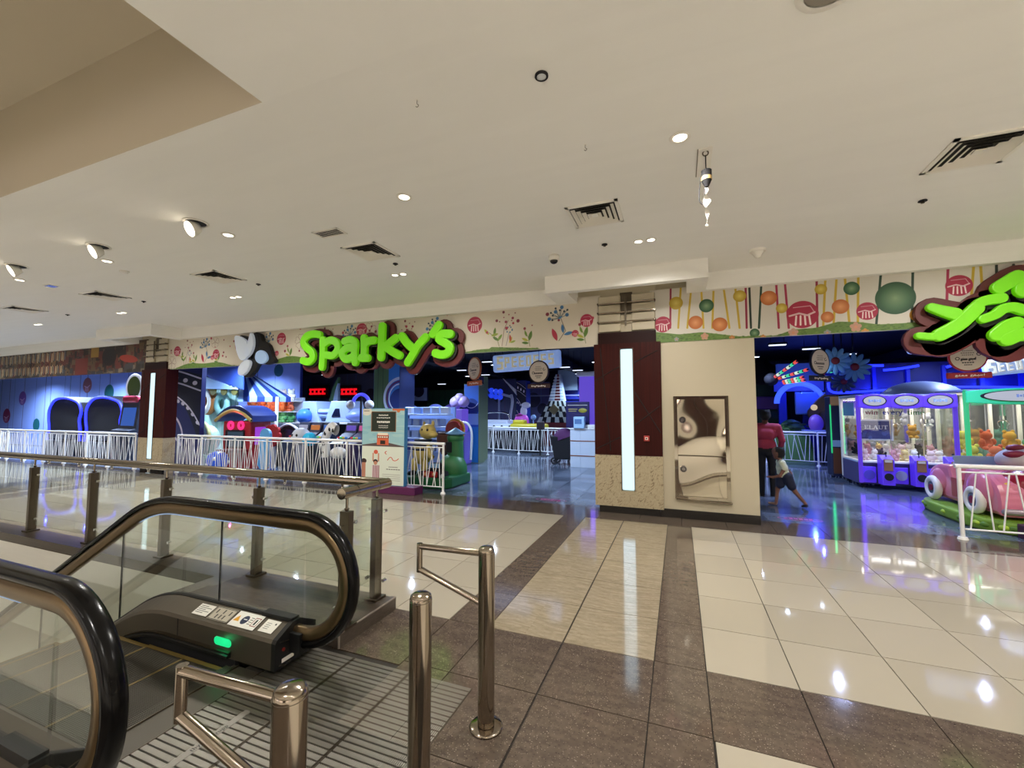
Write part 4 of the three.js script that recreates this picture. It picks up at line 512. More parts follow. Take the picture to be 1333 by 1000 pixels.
const wallPrint = (seedK, circles, base) => (w, h) => canvas(1024, Math.max(64, Math.round(1024 * h / w)), (g, W, Hh) => {
  g.fillStyle = base; g.fillRect(0, 0, W, Hh); const k = W / w; g.lineWidth = 0.03 * k; for (let x = 0.3; x < w; x += 0.42 + 0.9 * hash(Math.floor(x * 10), seedK, 4)) { g.strokeStyle = ['#34284e', '#4c2a52', '#5b6ea8', '#2f4a58'][Math.floor(hash(Math.floor(x * 10), seedK, 6) * 4)]; g.beginPath(); g.moveTo(x * k, 0); g.lineTo((x + 0.12 * (hash(Math.floor(x * 10), 2, 8) - 0.5)) * k, Hh); g.stroke(); }
  for (const [u, v, r, c] of circles) { g.save(); g.translate(u * W, v * Hh); const R0 = r * k; g.fillStyle = c; g.beginPath(); g.arc(0, 0, R0, 0, 7); g.fill(); if (c[1] > '5') { g.strokeStyle = '#c9a8c9'; g.lineWidth = R0 * 0.1; for (const q of [-0.4, -0.1, 0.2]) { g.beginPath(); g.moveTo(q * R0, R0 * 0.8); g.lineTo(q * R0 * 0.9, R0 * 0.2); g.stroke(); } g.beginPath(); g.moveTo(-R0 * 0.7, R0 * 0.1); g.lineTo(0, R0 * 0.3); g.lineTo(R0 * 0.6, 0); g.stroke(); } g.restore(); }
});
const swirl = (w, h) => canvas(512, Math.round(512 * h / w), (g, W, Hh) => {
  g.fillStyle = '#131a5c'; g.fillRect(0, 0, W, Hh); g.strokeStyle = '#d9d2e4'; g.lineWidth = W * 0.035; g.fillStyle = '#0b0d2a'; g.beginPath(); g.moveTo(0, 0); g.lineTo(W, Hh * 0.08); g.lineTo(W, Hh * 0.75); g.bezierCurveTo(W * 0.7, Hh * 0.5, W * 0.4, Hh * 0.3, 0, Hh * 0.26); g.fill();
  for (const o of [0.0, 0.12]) { g.beginPath(); g.moveTo(0, Hh * (0.02 + o)); g.bezierCurveTo(W * 0.4, Hh * (0.04 + o), W * 0.7, Hh * (0.09 + o), W, Hh * (0.12 + o)); g.stroke(); } g.beginPath(); g.moveTo(0, Hh * 0.26); g.bezierCurveTo(W * 0.4, Hh * 0.32, W * 0.7, Hh * 0.4, W, Hh * 0.58); g.stroke();
  g.fillStyle = '#d9d2e4'; for (let k = 0; k < 3; k++) { g.beginPath(); g.ellipse(W * (0.15 + k * 0.32), Hh * (0.1 + k * 0.03), W * 0.08, Hh * 0.022, 0, 0, 7); g.fill(); } for (let k = 0; k < 6; k++) { g.beginPath(); g.ellipse(W * (0.08 + k * 0.17), Hh * (0.33 + k * k * 0.009), W * 0.06, Hh * 0.018, 0.3, 0, 7); g.fill(); }
  g.strokeStyle = '#cfc3d6'; g.lineWidth = W * 0.05; g.beginPath(); g.moveTo(0, Hh * 0.45); g.bezierCurveTo(W * 0.35, Hh * 0.52, W * 0.55, Hh * 0.68, W * 0.4, Hh * 0.78); g.bezierCurveTo(W * 0.3, Hh * 0.74, W * 0.15, Hh * 0.68, 0, Hh * 0.66); g.stroke();
});
const plainPrint = (draw, W = 512) => (w, h) => canvas(W, Math.round(W * h / w), draw);
// ---------------------------------------------------------------- left of the far pillar: printed wall and two pods
{
  const c = [[0.45, 0.5, 0.42, '#7a1d55'], [0.2, 0.35, 0.34, '#6a3f9a'], [0.66, 0.2, 0.34, '#8a5560'], [0.8, 0.3, 0.34, '#175a60'], [0.52, 0.85, 0.32, '#175a60'], [0.92, 0.72, 0.34, '#8a3f70'], [0.32, 0.72, 0.3, '#175a60'], [0.08, 0.6, 0.36, '#7a1d55']];
  board('printed_wall', 'pale blue printed wall with dark balls and lines behind the pods', 'wall panel', [0, 488, 183, 590], -10.7, 0.1, wallPrint(3, c, '#8ea6ea'), 0x30345a, { floor: true });
  const glowBlue = glow(0x2a35ff, 3.2);
  for (const [px, w, label] of [[84, 0.84, 'black hooded pod edged in blue light, with a small blue sign'], [135, 0.84, 'black hooded pod edged in blue light next to the pillar']]) {
    const p = onZ(px, 558, -8.8), t = thing('ride_pod', label, 'arcade pod', [p.x, 0, -8.8]), hw = 1.3 * w;
    const outline = [[-1, 0.55], [-0.92, 0.95], [-1.0, 1.35], [-0.98, 1.7], [-0.7, 2.02], [-0.2, 2.12], [0.4, 2.05], [0.82, 1.9], [0.98, 1.6], [0.9, 1.3], [0.98, 0.95], [1, 0.55]].map(q => [q[0] * hw, q[1]]), sh = poly(outline);
    mesh('shell', ext(sh, 1.3, 0.05, 0, 0, -1.35), M.softBlack, t); mesh('base', rbox(2.3 * w, 0.56, 1.5, 0.06, 0, 0.28, -0.6), col(0x1a1c2c, 0.4), t);
    mesh('light_edge', tube(outline.map(q => [q[0], q[1], 0.02]), 0.045, 60, 8), glowBlue, t); mesh('seat', [rbox(1.3, 0.2, 0.3, 0.08, 0.1, 0.72, 0.1), rbox(1.1, 0.12, 0.25, 0.05, 0.2, 0.86, 0.05)], col(0x4a4a54, 0.5), t);
    const l = new THREE.PointLight(0x2a35ff, 0.9, 0, 2); l.position.set(0, 2.3, 0.35); l.castShadow = true; t.add(l);
    if (px === 85) mesh('side_badge', disc(0.22, 0.05, -hw - 0.1, 0.9, 0.02), glow(0x1f6cff, 1.6), t);
  }
  const q = onZ(174, 535, -8.6), t = thing('game_cabinet', 'upright cabinet with blue screen and white rings beside the far pillar', 'arcade machine', [q.x, 0, -8.6]);
  mesh('body', ext(poly([[0, 0], [0.8, 0], [0.8, 1.0], [0.6, 1.05], [0.5, 2.0], [0, 2.0]]), 0.9, 0.02, -0.45, 0, -0.45).rotateY(-Math.PI / 2), col(0x16182c, 0.5), t); mesh('screen', tr(rbox(0.7, 0.6, 0.04, 0.02), 0, 1.45, 0.12, -0.12), glow(0x2f7bff, 0.6), t); mesh('topper', new THREE.TorusGeometry(0.4, 0.05, 8, 28).translate(0, 2.42, 0), glow(0xe8ecff, 0.8), t); mesh('topper_disc', disc(0.36, 0.06, 0, 2.42, 0), col(0x55682a, 0.5), t); mesh('marquee', rbox(0.8, 0.24, 0.2, 0.08, 0, 2.02, 0.05), col(0xb03048, 0.4), t);
}
// ---------------------------------------------------------------- left entrance
board('swirl_board', 'navy board with white swirls standing beside the far pillar', 'panel', [224, 479, 258, 600], -8.15, 0.12, swirl, 0x141a5c, { floor: true });
{
  const c = [[0.13, 0.1, 0.34, '#1a1f3c'], [0.66, 0.28, 0.28, '#5a1d44'], [0.82, 0.12, 0.24, '#1a4a66'], [0.78, 0.55, 0.3, '#4a2a5a'], [0.92, 0.62, 0.28, '#5a1d44'], [0.4, 0.2, 0.2, '#243a2c']];
  board('printed_wall', 'blue printed wall with balls behind the striped canopy booth', 'wall panel', [250, 474, 388, 592], -11.9, 0.1, wallPrint(5, c, '#7f92dc'), 0x2a35a0, { floor: true });
  board('printed_wall', 'dim grey printed wall behind the red lit panels', 'wall panel', [389, 489, 487, 575], -15.5, 0.1, wallPrint(8, [[0.95, 0.3, 0.3, '#2a2038'], [0.7, 0.6, 0.3, '#2a2038']], '#5a5c78'), 0x14162c, { floor: true });
  // booth with striped conical canopy
  const z0 = -10.3, a = onZ(305, 560, z0), b = onZ(367, 560, z0), apex = onZ(314, 480, z0), eave = onZ(367, 517, z0).y, cx = (a.x + b.x) / 2, hw = (b.x - a.x) / 2 + 0.1, t = thing('prize_booth', 'booth full of plush prizes under a blue and white striped canopy', 'booth', [cx, 0, z0]);
  const n = 14, H2 = apex.y - eave;
  for (let k = 0; k < n; k++) { const t0 = Math.PI * k / n, t1 = Math.PI * (k + 1) / n, p = q => [-Math.cos(q) * hw * 1.02, Math.sin(q) * 0.75]; const [x0, w0] = p(t0), [x1, w1] = p(t1), ax = apex.x - cx; const g = new THREE.BufferGeometry(); g.setAttribute('position', new THREE.Float32BufferAttribute([ax, eave + H2, -0.1, x0, eave, w0 - 0.2, x1, eave, w1 - 0.2, x0, eave, w0 - 0.2, x0, eave - 0.16, w0 - 0.2, x1, eave - 0.16, w1 - 0.2, x0, eave, w0 - 0.2, x1, eave - 0.16, w1 - 0.2, x1, eave, w1 - 0.2], 3)); g.setAttribute('uv', new THREE.Float32BufferAttribute(new Array(18).fill(0), 2)); g.computeVertexNormals(); mesh('canopy_stripe', g, mat({ color: k % 2 ? 0x24449a : 0xa9c8ea, roughness: 0.6, side: THREE.DoubleSide }), t); }
  mesh('back_wall', span(-hw, hw, 0, eave, -0.8, -0.72), col(0xb9c4da, 0.6), t); mesh('counter', rbox(hw * 2, 0.9, 0.5, 0.03, 0, 0.45, 0.1), col(0x6d86c0, 0.5), t); for (const s of [-1, 1]) mesh('corner_post', bar([s * hw, 0, 0.3], [s * hw, eave, 0.3], 0.05, 10), M.white, t);
  for (const y of [1.25, 1.62, 1.98]) mesh('shelf', span(-hw + 0.05, hw - 0.05, y - 0.03, y, -0.72, -0.3), M.white, t);
  const l = new THREE.RectAreaLight(0xfff0e0, 14, 1.6, 0.2); l.position.set(cx + 0.3, eave - 0.05, z0 + 0.1); l.lookAt(cx + 0.3, 1.4, z0 - 0.5); scene.add(l); const lm = mesh('booth_lamp', span(-0.5, 1.1, eave - 0.04, eave - 0.02, 0.0, 0.2), glow(0xfff0e0, 1.4), t);
  // plush prizes on the shelves, each its own toy
  const plush = (name, c1, c2) => merge([ball(0.085, 0, 0.085, 0, 1, 1.05, 0.9, 10), ball(0.07, 0, 0.21, 0.01, 1.1, 1, 0.95, 10), ball(0.028, -0.055, 0.275, 0, 1, 1, 0.6, 8), ball(0.028, 0.055, 0.275, 0, 1, 1, 0.6, 8), ball(0.035, -0.085, 0.12, 0.03, 1, 1.4, 1, 8), ball(0.035, 0.085, 0.12, 0.03, 1, 1.4, 1, 8), ball(0.04, -0.05, 0.025, 0.06, 1, 0.8, 1.4, 8), ball(0.04, 0.05, 0.025, 0.06, 1, 0.8, 1.4, 8)]);
  globalThis.plushGeo = plush();
  const rowsP = [[1.98, [0xf2ece4, 0xe6d8cc, 0xffffff], 'white plush toy on the top shelf of the striped booth', 'white plush toys'], [1.62, [0xe8743a, 0xf08a50, 0xd96a44], 'orange plush toy on the middle shelf of the striped booth', 'orange plush toys'], [1.25, [0x58a860, 0x78c07a, 0x4a9456], 'green plush toy on the low shelf of the striped booth', 'green plush toys']];
  for (const [y, cs, label, gr] of rowsP) for (let k = 0; k < 9; k++) { const o = solo('plush_toy', plushGeo, col(cs[k % 3], 0.9), label, 'plush toy', gr); o.position.set(cx - hw + 0.25 + k * (hw * 2 - 0.5) / 8, y, z0 - 0.45 + 0.05 * (k % 2)); o.rotation.y = R(-0.5, 0.5); o.scale.setScalar(1.35); }
  // tilted pale board at the booth's left
  const d = thing('awning_board', 'pale blue slanting awning board over the ring game', 'awning', [0, 0, 0]), q = (x, y) => { const p = onZ(x, y, -9.4); return [p.x, p.y]; };
  mesh('awning_face', ext(poly([q(258, 487), q(310, 507), q(258, 506)]), 0.05, 0, 0, 0, -9.45), col(0xa4c6ee, 0.6), d); mesh('awning_back', ext(poly([q(258, 478), q(312, 478), q(312, 507), q(258, 487)]), 0.04, 0, 0, 0, -9.55), col(0x3a57b0, 0.6), d); for (const x of [262, 276, 290, 304]) mesh('scallop', disc(0.14, 0.03, q(x, 509)[0], q(x, 509)[1], -9.44), col(0x6f6a34, 0.6), d);
  const e = board('ring_game', 'pale green ring toss game board with a doughnut under awning', 'game board', [258, 508, 304, 590], -9.7, 0.1, plainPrint((g, w, h) => { g.fillStyle = '#a9c8c0'; g.fillRect(0, 0, w, h); g.fillStyle = '#8fb5a8'; for (let k = 0; k < 6; k++) g.fillRect(k * w / 6, 0, w / 14, h); }), 0x6a8a84, { floor: true });
  const loc = (x, y) => { const p = onZ(x, y, -9.65); return [p.x - e.position.x, p.y]; };
  const [dx, dy] = loc(274, 523), [rx, ry] = loc(291, 526);
  mesh('doughnut', new THREE.TorusGeometry(0.3, 0.15, 12, 28).scale(0.8, 1, 0.8).translate(dx, dy, 0.12), col(0xb0682c, 0.6), e); mesh('icing', new THREE.TorusGeometry(0.29, 0.13, 12, 28).scale(0.8, 1, 0.7).translate(dx - 0.03, dy, 0.18), col(0xe9e4da, 0.4), e); mesh('ring_target', new THREE.TorusGeometry(0.28, 0.12, 12, 28).scale(0.85, 1, 0.7).translate(rx, ry, 0.1), col(0x8fc0b8, 0.5), e);
  const cr = onZ(262, 560, -8.75), r = thing('bug_ride', 'pale green and white bug shaped kiddie ride behind the fence', 'kiddie ride', [cr.x, 0, -8.75]);
  mesh('base', rbox(1.9, 0.35, 1.0, 0.1, 0.3, 0.175, 0), col(0x9fd8c4, 0.4), r); r.scale.set(0.62, 0.9, 0.62); mesh('body', [ball(0.55, 0.5, 0.85, 0, 1.2, 0.9, 0.8)], col(0xbfe0d8, 0.35), r); mesh('head', ball(0.36, -0.42, 1.42, 0.1), col(0x7fd0a0, 0.35), r); mesh('muzzle', ball(0.2, -0.4, 1.16, 0.25, 1.3, 0.8, 1), col(0xe9e6dc, 0.4), r); mesh('cockpit', rbox(0.9, 0.2, 0.5, 0.05, 0.3, 1.02, 0.35), M.softBlack, r); mesh('side_flash', ext(poly([[-0.7, 0.3], [-0.3, 0.95], [-0.7, 1.2]]), 0.06, 0.01, 0, 0, 0.42), col(0xd8b020, 0.4), r); mesh('shell_ring', new THREE.TorusGeometry(0.5, 0.09, 10, 28, Math.PI).translate(0.55, 0.9, 0.3), col(0xd8d890, 0.4), r);
  const gb = onZ(293, 590, -8.2); const gbt = thing('spotted_ball', 'blue ball with white dots behind the white fence', 'ball', [gb.x, 0.28, -8.0]); mesh('ball_skin', ball(0.27), col(0x2f62d8, 0.3), gbt); for (let k = 0; k < 10; k++) { const th = k * 2.4, ph = Math.acos(1 - 2 * (k + 0.5) / 10); mesh('dot', ball(0.05, Math.sin(ph) * Math.cos(th) * 0.25, Math.cos(ph) * 0.25, Math.sin(ph) * Math.sin(th) * 0.25, 1, 1, 1, 8), M.white, gbt); }
  // red cabinet with arched navy roof
  const rc = onZ(311, 560, -8.6), k = thing('game_cabinet', 'red arcade cabinet with arched navy roof and pink lamps', 'arcade machine', [rc.x, 0, -8.6], 0.12), RED = col(0x9c1c20, 0.4); k.scale.set(0.72, 0.84, 0.72);
  mesh('body', rbox(1.35, 1.6, 1.0, 0.04, 0, 0.8, -0.4), RED, k);
  const arch = new THREE.Shape(); arch.moveTo(-0.85, 1.55); arch.quadraticCurveTo(0, 2.15, 0.85, 1.55); arch.lineTo(0.85, 1.72); arch.quadraticCurveTo(0, 2.4, -0.85, 1.72); mesh('roof', ext(arch, 1.2, 0.02, 0, 0.06, -0.98), col(0x1d2c66, 0.4), k); mesh('roof_edge', tube([[-0.88, 1.62, 0.28], [-0.45, 1.86, 0.28], [0, 1.96, 0.28], [0.45, 1.86, 0.28], [0.88, 1.62, 0.28]], 0.06, 30), col(0xb09a50, 0.4), k);
  mesh('screen', rbox(0.75, 0.5, 0.04, 0.02, -0.05, 1.0, 0.11), glow(0x3a6a8a, 0.35), k); mesh('screen_frame', [rbox(0.85, 0.05, 0.06, 0.01, -0.05, 1.28, 0.12), rbox(0.85, 0.05, 0.06, 0.01, -0.05, 0.72, 0.12), rbox(0.05, 0.6, 0.06, 0.01, -0.48, 1.0, 0.12), rbox(0.05, 0.6, 0.06, 0.01, 0.38, 1.0, 0.12)], M.softBlack, k);
  for (const s of [-1, 1]) mesh('pink_lamp', new THREE.TorusGeometry(0.11, 0.05, 10, 20).translate(-0.02 + s * 0.25, 1.46, 0.13), glow(0xff2f8a, 1.5), k); mesh('side_window', rbox(0.04, 0.6, 0.5, 0.02, 0.69, 1.1, -0.35), glow(0xc04aff, 0.9), k); mesh('control_shelf', rbox(1.2, 0.1, 0.4, 0.03, 0, 0.62, 0.25), col(0x6a1216, 0.4), k);
  const pk = new THREE.PointLight(0xff4aa0, 0.3, 0, 2); pk.position.set(rc.x + 0.2, 1.5, -8.3); pk.castShadow = true; scene.add(pk);
  // blue standee, red flower sign
  const bs = onZ(345, 580, -8.4), st = thing('standee', 'light blue rounded standee beside the red flower sign', 'standee', [bs.x, 0, -8.4]); mesh('panel', ext(stroke([[0, 0.25], [0.06, 0.98]], 0.36), 0.06, 0.01), col(0x5fa8e0, 0.4), st); mesh('foot', rbox(0.5, 0.08, 0.4, 0.02, 0, 0.04, 0.03), col(0x2a4a8a, 0.4), st);
  const rf = onZ(356, 567, -8.9), fl = thing('flower_sign', 'red scalloped flower sign beside the arched black screen', 'sign', [rf.x, 0, -8.9]); mesh('stem', bar([0, 0, 0], [0, 1.0, 0], 0.04), M.white, fl); mesh('flower', [...Array.from({ length: 9 }, (_, i) => disc(0.1, 0.07, Math.cos(i * 0.698) * 0.22, rf.y + Math.sin(i * 0.698) * 0.22, 0.03, 14)), disc(0.24, 0.08, 0, rf.y, 0.03)], col(0xb01a1c, 0.4), fl);
  const ar = onZ(376, 570, -9.5), an = thing('arched_machine', 'black arched machine with pale rim behind the fence', 'arcade machine', [ar.x, 0, -9.5]); an.scale.set(0.9, 0.72, 1); const as = new THREE.Shape(); as.moveTo(-0.55, 0); as.lineTo(-0.55, 1.15); as.absarc(0, 1.15, 0.55, Math.PI, 0, true); as.lineTo(0.55, 0); mesh('body', ext(as, 0.45, 0.02, 0, 0, -0.45), M.softBlack, an); mesh('rim', tube([[-0.55, 0.1, 0.03], [-0.55, 1.1, 0.03], [-0.4, 1.52, 0.03], [0, 1.72, 0.03], [0.4, 1.52, 0.03], [0.55, 1.1, 0.03], [0.55, 0.1, 0.03]], 0.045, 40), col(0xcfd3dc, 0.3), an); mesh('screen', disc(0.38, 0.03, 0, 1.15, 0.02), col(0x20302e, 0.2), an);
}
{ // middle of the left entrance
  const at = (px, py, z) => onZ(px, py, z);
  for (const [p0, p1, label] of [[403, 424, 'short red lit panel of letters on the dark back wall'], [444, 465, 'long red lit panel of letters beside the slanting leaf']]) {
    const a = at(p0, 506, -15.38), b = at(p1, 514, -15.38), t = thing('red_light_panel', label, 'lit sign', [(a.x + b.x) / 2, (a.y + b.y) / 2, -15.38]), w = b.x - a.x; mesh('panel', rbox(w + 0.3, 0.6, 0.1, 0.04, 0, 0, -0.06), col(0x140c12, 0.5), t); for (let k = 0; k < 4; k++) mesh('red_letter', [rbox(w / 5, 0.09, 0.05, 0.01, -w / 2 + (k + 0.5) * w / 4, 0.1, 0.02), rbox(w / 5, 0.09, 0.05, 0.01, -w / 2 + (k + 0.5) * w / 4, -0.1, 0.02), rbox(w / 16, 0.2, 0.05, 0.01, -w / 2 + (k + 0.35) * w / 4, 0, 0.02)], glow(0xff1220, 1.5), t);
  }
  const lf = (x, y) => { const p = at(x, y, -12.3); return [p.x, p.y]; }, lt = thing('leaf_board', 'green leaf blade board with pale blue edge standing upright', 'decoration'); mesh('green_blade', ext(poly([lf(430, 527), lf(436, 505), lf(443, 492), lf(440, 512), lf(436, 527)]), 0.1, 0.01, 0, 0, -12.3), col(0x3f6a3a, 0.5), lt); mesh('pale_blade', ext(poly([lf(437, 527), lf(441, 508), lf(444, 500), lf(444, 528)]), 0.1, 0.01, 0, 0, -12.24), col(0xa9c4e8, 0.5), lt); mesh('mast', span(lf(438, 527)[0], lf(443, 527)[0], 0, lf(438, 526)[1], -12.29, -12.22), col(0x22303a), lt);
  // space shuttle ride: long hull, two wedge cabins, blue globe
  const a = at(402, 550, -10.8), b = at(471, 550, -10.8), w = b.x - a.x, y0 = 1.35, t = thing('space_ride', 'pale blue spaceship ride with two wedge cabins on a white deck', 'ride', [(a.x + b.x) / 2, 0, -10.8]), PB = col(0x9db6e6, 0.35);
  mesh('deck', rbox(w + 0.3, 0.06, 1.2, 0.02, 0, y0 - 0.1, -0.2), M.paintWhite, t); mesh('hull', rbox(w * 0.62, 0.3, 0.8, 0.1, -0.1, y0 + 0.2, -0.2), PB, t); for (const [x, s] of [[-w * 0.4, 0.42], [w * 0.16, 0.5]]) { mesh('cabin', ext(poly([[-s, 0], [s, 0], [s * 0.6, 0.62], [-s * 0.55, 0.62]]), 0.7, 0.03, x, y0 - 0.05, -0.5), col(0xa6b8dc, 0.35), t); mesh('cabin_window', ext(poly([[-s * 0.5, 0.1], [s * 0.2, 0.1], [s * 0.1, 0.36], [-s * 0.2, 0.36]]), 0.03, 0, x, y0, 0.22), col(0x12162c, 0.15), t); }
  mesh('nose', ball(0.4, w * 0.42, y0 + 0.12, -0.1, 1.2, 0.6, 1), col(0x7f90e0, 0.3), t); mesh('globe', ball(0.24, -w * 0.42, y0 + 0.12, 0.35), col(0x3f74e0, 0.25), t); mesh('stripe', rbox(w * 0.6, 0.04, 0.02, 0.005, -0.1, y0 + 0.22, 0.21), glow(0x4a6aff, 0.8), t); for (const x of [-w * 0.45, 0, w * 0.45]) mesh('leg', span(x - 0.06, x + 0.06, 0, y0 - 0.12, -0.5, 0), M.softBlack, t);
  const rings = [[468, 528, 0.22, 'violet glowing ring on the spaceship ride roof'], [483, 530, 0.15, 'small white globe lamp on the mural column shelf']];
  const rg = at(470, 527, -10), rt = thing('light_ring', 'blue glowing half ring with white globes above the spaceship ride', 'lamp', [rg.x, rg.y, -10]); mesh('arc', new THREE.TorusGeometry(0.3, 0.05, 8, 24, Math.PI), glow(0x4a4aff, 1.4), rt); for (const s of [-1, 1]) mesh('globe', ball(0.13, s * 0.34, 0, 0.05), col(0xe4e6f0, 0.3), rt); mesh('bracket', bar([0, -rg.y, 0], [0, 0.3, 0], 0.03), M.softBlack, rt);
  // row of dark game consoles below, each with lit buttons
  const cab = [[388, 0x26304e, 'console with a white spotted post among the dark game consoles'], [404, 0x2a2440, 'dark game console with orange lit panel under the spaceship ride'], [421, 0x1c2438, 'dark game console with blue lit panel under the spaceship ride'], [451, 0x24284a, 'dark game console with violet lit panel beside the spotted arch'], [468, 0x3a2a4e, 'dark game console with pink lit panel next to the poster stand']];
  cab.forEach(([px, c, label], i) => { const p = at(px, 568, -8.9), q = thing('game_console', label, 'arcade machine', [p.x, 0, -8.9]); q.scale.x = 0.5; mesh('body', ext(poly([[0, 0], [0.7, 0], [0.7, 0.8], [0.2, 1.05], [0.1, 1.3], [0, 1.3]]), 0.75, 0.02, 0, 0, 0).rotateY(-Math.PI / 2).translate(0.37, 0, -0.35), col(c, 0.4), q); mesh('lit_panel', rbox(0.6, 0.22, 0.03, 0.01, 0, 1.14, -0.17), glow([0xd8dcff, 0xff9a4a, 0x4a8aff, 0x8a6aff, 0xff6ac0][i], 0.7), q); for (let k = 0; k < 4; k++) mesh('button', cyl(0.04, 0.04, 0.04, -0.24 + k * 0.16, 0.95, 0.15, 12), glow([0xff4a4a, 0x4aff8a, 0xffd84a, 0x4a9aff][k], 0.7), q); });
  const sp = at(433, 566, -8.3), sa = thing('spotted_arch', 'white arch ride with black spots beside the game consoles', 'ride', [sp.x, 0, -8.3]); sa.scale.set(0.55, 0.82, 0.55); mesh('arch', tube([[-0.4, 0.6, 0], [-0.38, 1.2, 0], [-0.05, 1.5, 0], [0.22, 1.42, 0]], 0.17, 24, 12), M.white, sa); mesh('base', rbox(1.3, 0.6, 0.6, 0.1, 0.1, 0.3, 0), col(0x2a2c3e), sa); mesh('foot_lobe', ball(0.3, 0.45, 0.75, 0.1, 1.3, 0.6, 1), M.white, sa); for (const [x, y] of [[-0.38, 1.0], [-0.3, 1.32], [-0.05, 1.46], [-0.42, 0.75], [0.15, 1.42]]) mesh('spot', ball(0.075, x, y, 0.14, 1, 1, 0.5, 10), M.softBlack, sa);
  const dg = at(392, 566, -8.1), dt = thing('dome_light', 'grey dome lamp with dark eyes behind the fence', 'lamp', [dg.x, 0, -8.1]); mesh('dome', ball(0.22, 0, 1.0, 0), col(0xc9ccd6, 0.4), dt); mesh('column', cyl(0.1, 0.16, 0.9, 0, 0.45, 0), col(0x8d93aa, 0.4), dt); for (const s of [-1, 1]) mesh('eye', ball(0.035, s * 0.07, 1.04, 0.2, 1, 1, 0.6, 8), M.black, dt);
  const bd = at(403, 569, -7.9), bt = thing('blue_ball', 'small glossy turquoise ball behind the fence rail', 'ball', [bd.x, 0, -7.9]); mesh('ball_skin', ball(0.17, 0, 0.95, 0), col(0x2fb4e0, 0.2), bt); mesh('stand', cyl(0.08, 0.12, 0.8, 0, 0.4, 0), M.softBlack, bt);
  // mural column
  board('mural_column', 'square column with green and blue wave mural', 'column', [487, 472, 519, 580], -12.5, 0.9, plainPrint((g, w, h) => { g.fillStyle = '#4f6a3c'; g.fillRect(0, 0, w, h); g.strokeStyle = '#223018'; g.lineWidth = 8; for (const x of [0.16, 0.36]) { g.beginPath(); g.moveTo(w * x, 0); g.lineTo(w * x, h); g.stroke(); } g.fillStyle = '#3f86d6'; g.fillRect(w * 0.58, 0, w, h); g.fillStyle = '#16307c'; g.beginPath(); g.arc(w * 1.05, h * 0.42, w * 0.42, 0, 7); g.fill(); for (const [r, c2, lw] of [[0.62, '#d5def2', 0.09], [0.52, '#6a2c6e', 0.06], [0.44, '#e6ecfa', 0.04]]) { g.strokeStyle = c2; g.lineWidth = w * lw; g.beginPath(); g.arc(w * 1.05, h * 0.38, w * r, 0, 7); g.stroke(); } g.fillStyle = '#15182e'; g.beginPath(); g.moveTo(0, h * 0.55); g.quadraticCurveTo(w * 0.5, h * 0.68, w, h * 0.62); g.lineTo(w, h * 0.78); g.lineTo(0, h * 0.78); g.fill(); g.fillStyle = '#cfd6ee'; for (let k = 0; k < 7; k++) { g.beginPath(); g.ellipse(w * (0.08 + k * 0.14), h * (0.62 + 0.015 * k), w * 0.045, h * 0.016, 0, 0, 7); g.fill(); } g.fillStyle = '#2f7ad0'; g.fillRect(0, h * 0.78, w, h); }), 0x3a4a80, { floor: true });
  // poster stand on its purple base
  const p0 = at(472, 531, -7.16), p1 = at(527, 548, -7.16), pw = p1.x - p0.x, ph = p0.y - 0.16, ps = thing('poster_stand', 'printed poster stand with chalkboard and bus picture on purple base', 'poster stand', [(p0.x + p1.x) / 2, 0, -7.16]);
  mesh('base', rbox(pw + 0.36, 0.15, 0.3, 0.01, 0.1, 0.075, -0.1), col(0x5c1a4e, 0.5), ps); mesh('panel', span(-pw / 2, pw / 2, 0.15, 0.15 + ph, -0.1, -0.004), col(0x3f86b8, 0.5), ps);
  const tex = canvas(512, 1000, (g, w, h) => {
    g.fillStyle = '#9cc6cc'; g.fillRect(0, 0, w, h); for (let k = 0; k < 40; k++) { g.fillStyle = k % 2 ? 'rgba(120,178,196,.35)' : 'rgba(190,214,206,.35)'; g.beginPath(); g.ellipse(hash(k, 1, 2) * w, hash(k, 2, 2) * h * 0.5, 70, 22, 0, 0, 7); g.fill(); }
    g.fillStyle = '#dfe4d4'; g.fillRect(0, h * 0.5, w, h * 0.5); g.fillStyle = '#5b4a4a'; g.beginPath(); g.moveTo(0, h * 0.5); g.lineTo(0, h * 0.485); g.lineTo(w * 0.45, h * 0.445); g.lineTo(w * 0.6, h * 0.445); g.lineTo(w, h * 0.49); g.lineTo(w, h * 0.5); g.fill();
    g.fillStyle = '#1d2a20'; g.fillRect(w * 0.22, h * 0.04, w * 0.58, h * 0.26); g.strokeStyle = '#8a5a34'; g.lineWidth = 9; g.strokeRect(w * 0.22, h * 0.04, w * 0.58, h * 0.26); g.fillStyle = '#f2eee2'; g.textAlign = 'center'; g.font = 'italic bold 34px sans-serif'; for (const [y, a, b] of [[0.085, 120, 14], [0.12, 170, 10], [0.175, 160, 24], [0.225, 120, 8], [0.25, 120, 8]]) for (let k = 0; k < 7; k++) g.fillRect(w * 0.51 - a / 2 + k * a / 7, h * y - b / 2 + (k % 2) * 2, a / 7 - 4, b);
    g.fillStyle = '#e2dccb'; g.beginPath(); g.arc(w * 0.1, h * 0.03, 62, 0, 7); g.fill(); g.fillStyle = '#4a4238'; g.fillRect(w * 0.03, h * 0.025, 70, 8); g.fillStyle = '#d06a3a'; g.fillRect(w * 0.72, 0, w * 0.28, h * 0.025); g.fillStyle = '#d4733c'; g.beginPath(); g.arc(w * 0.86, h * 0.03, 20, 0, 7); g.fill();
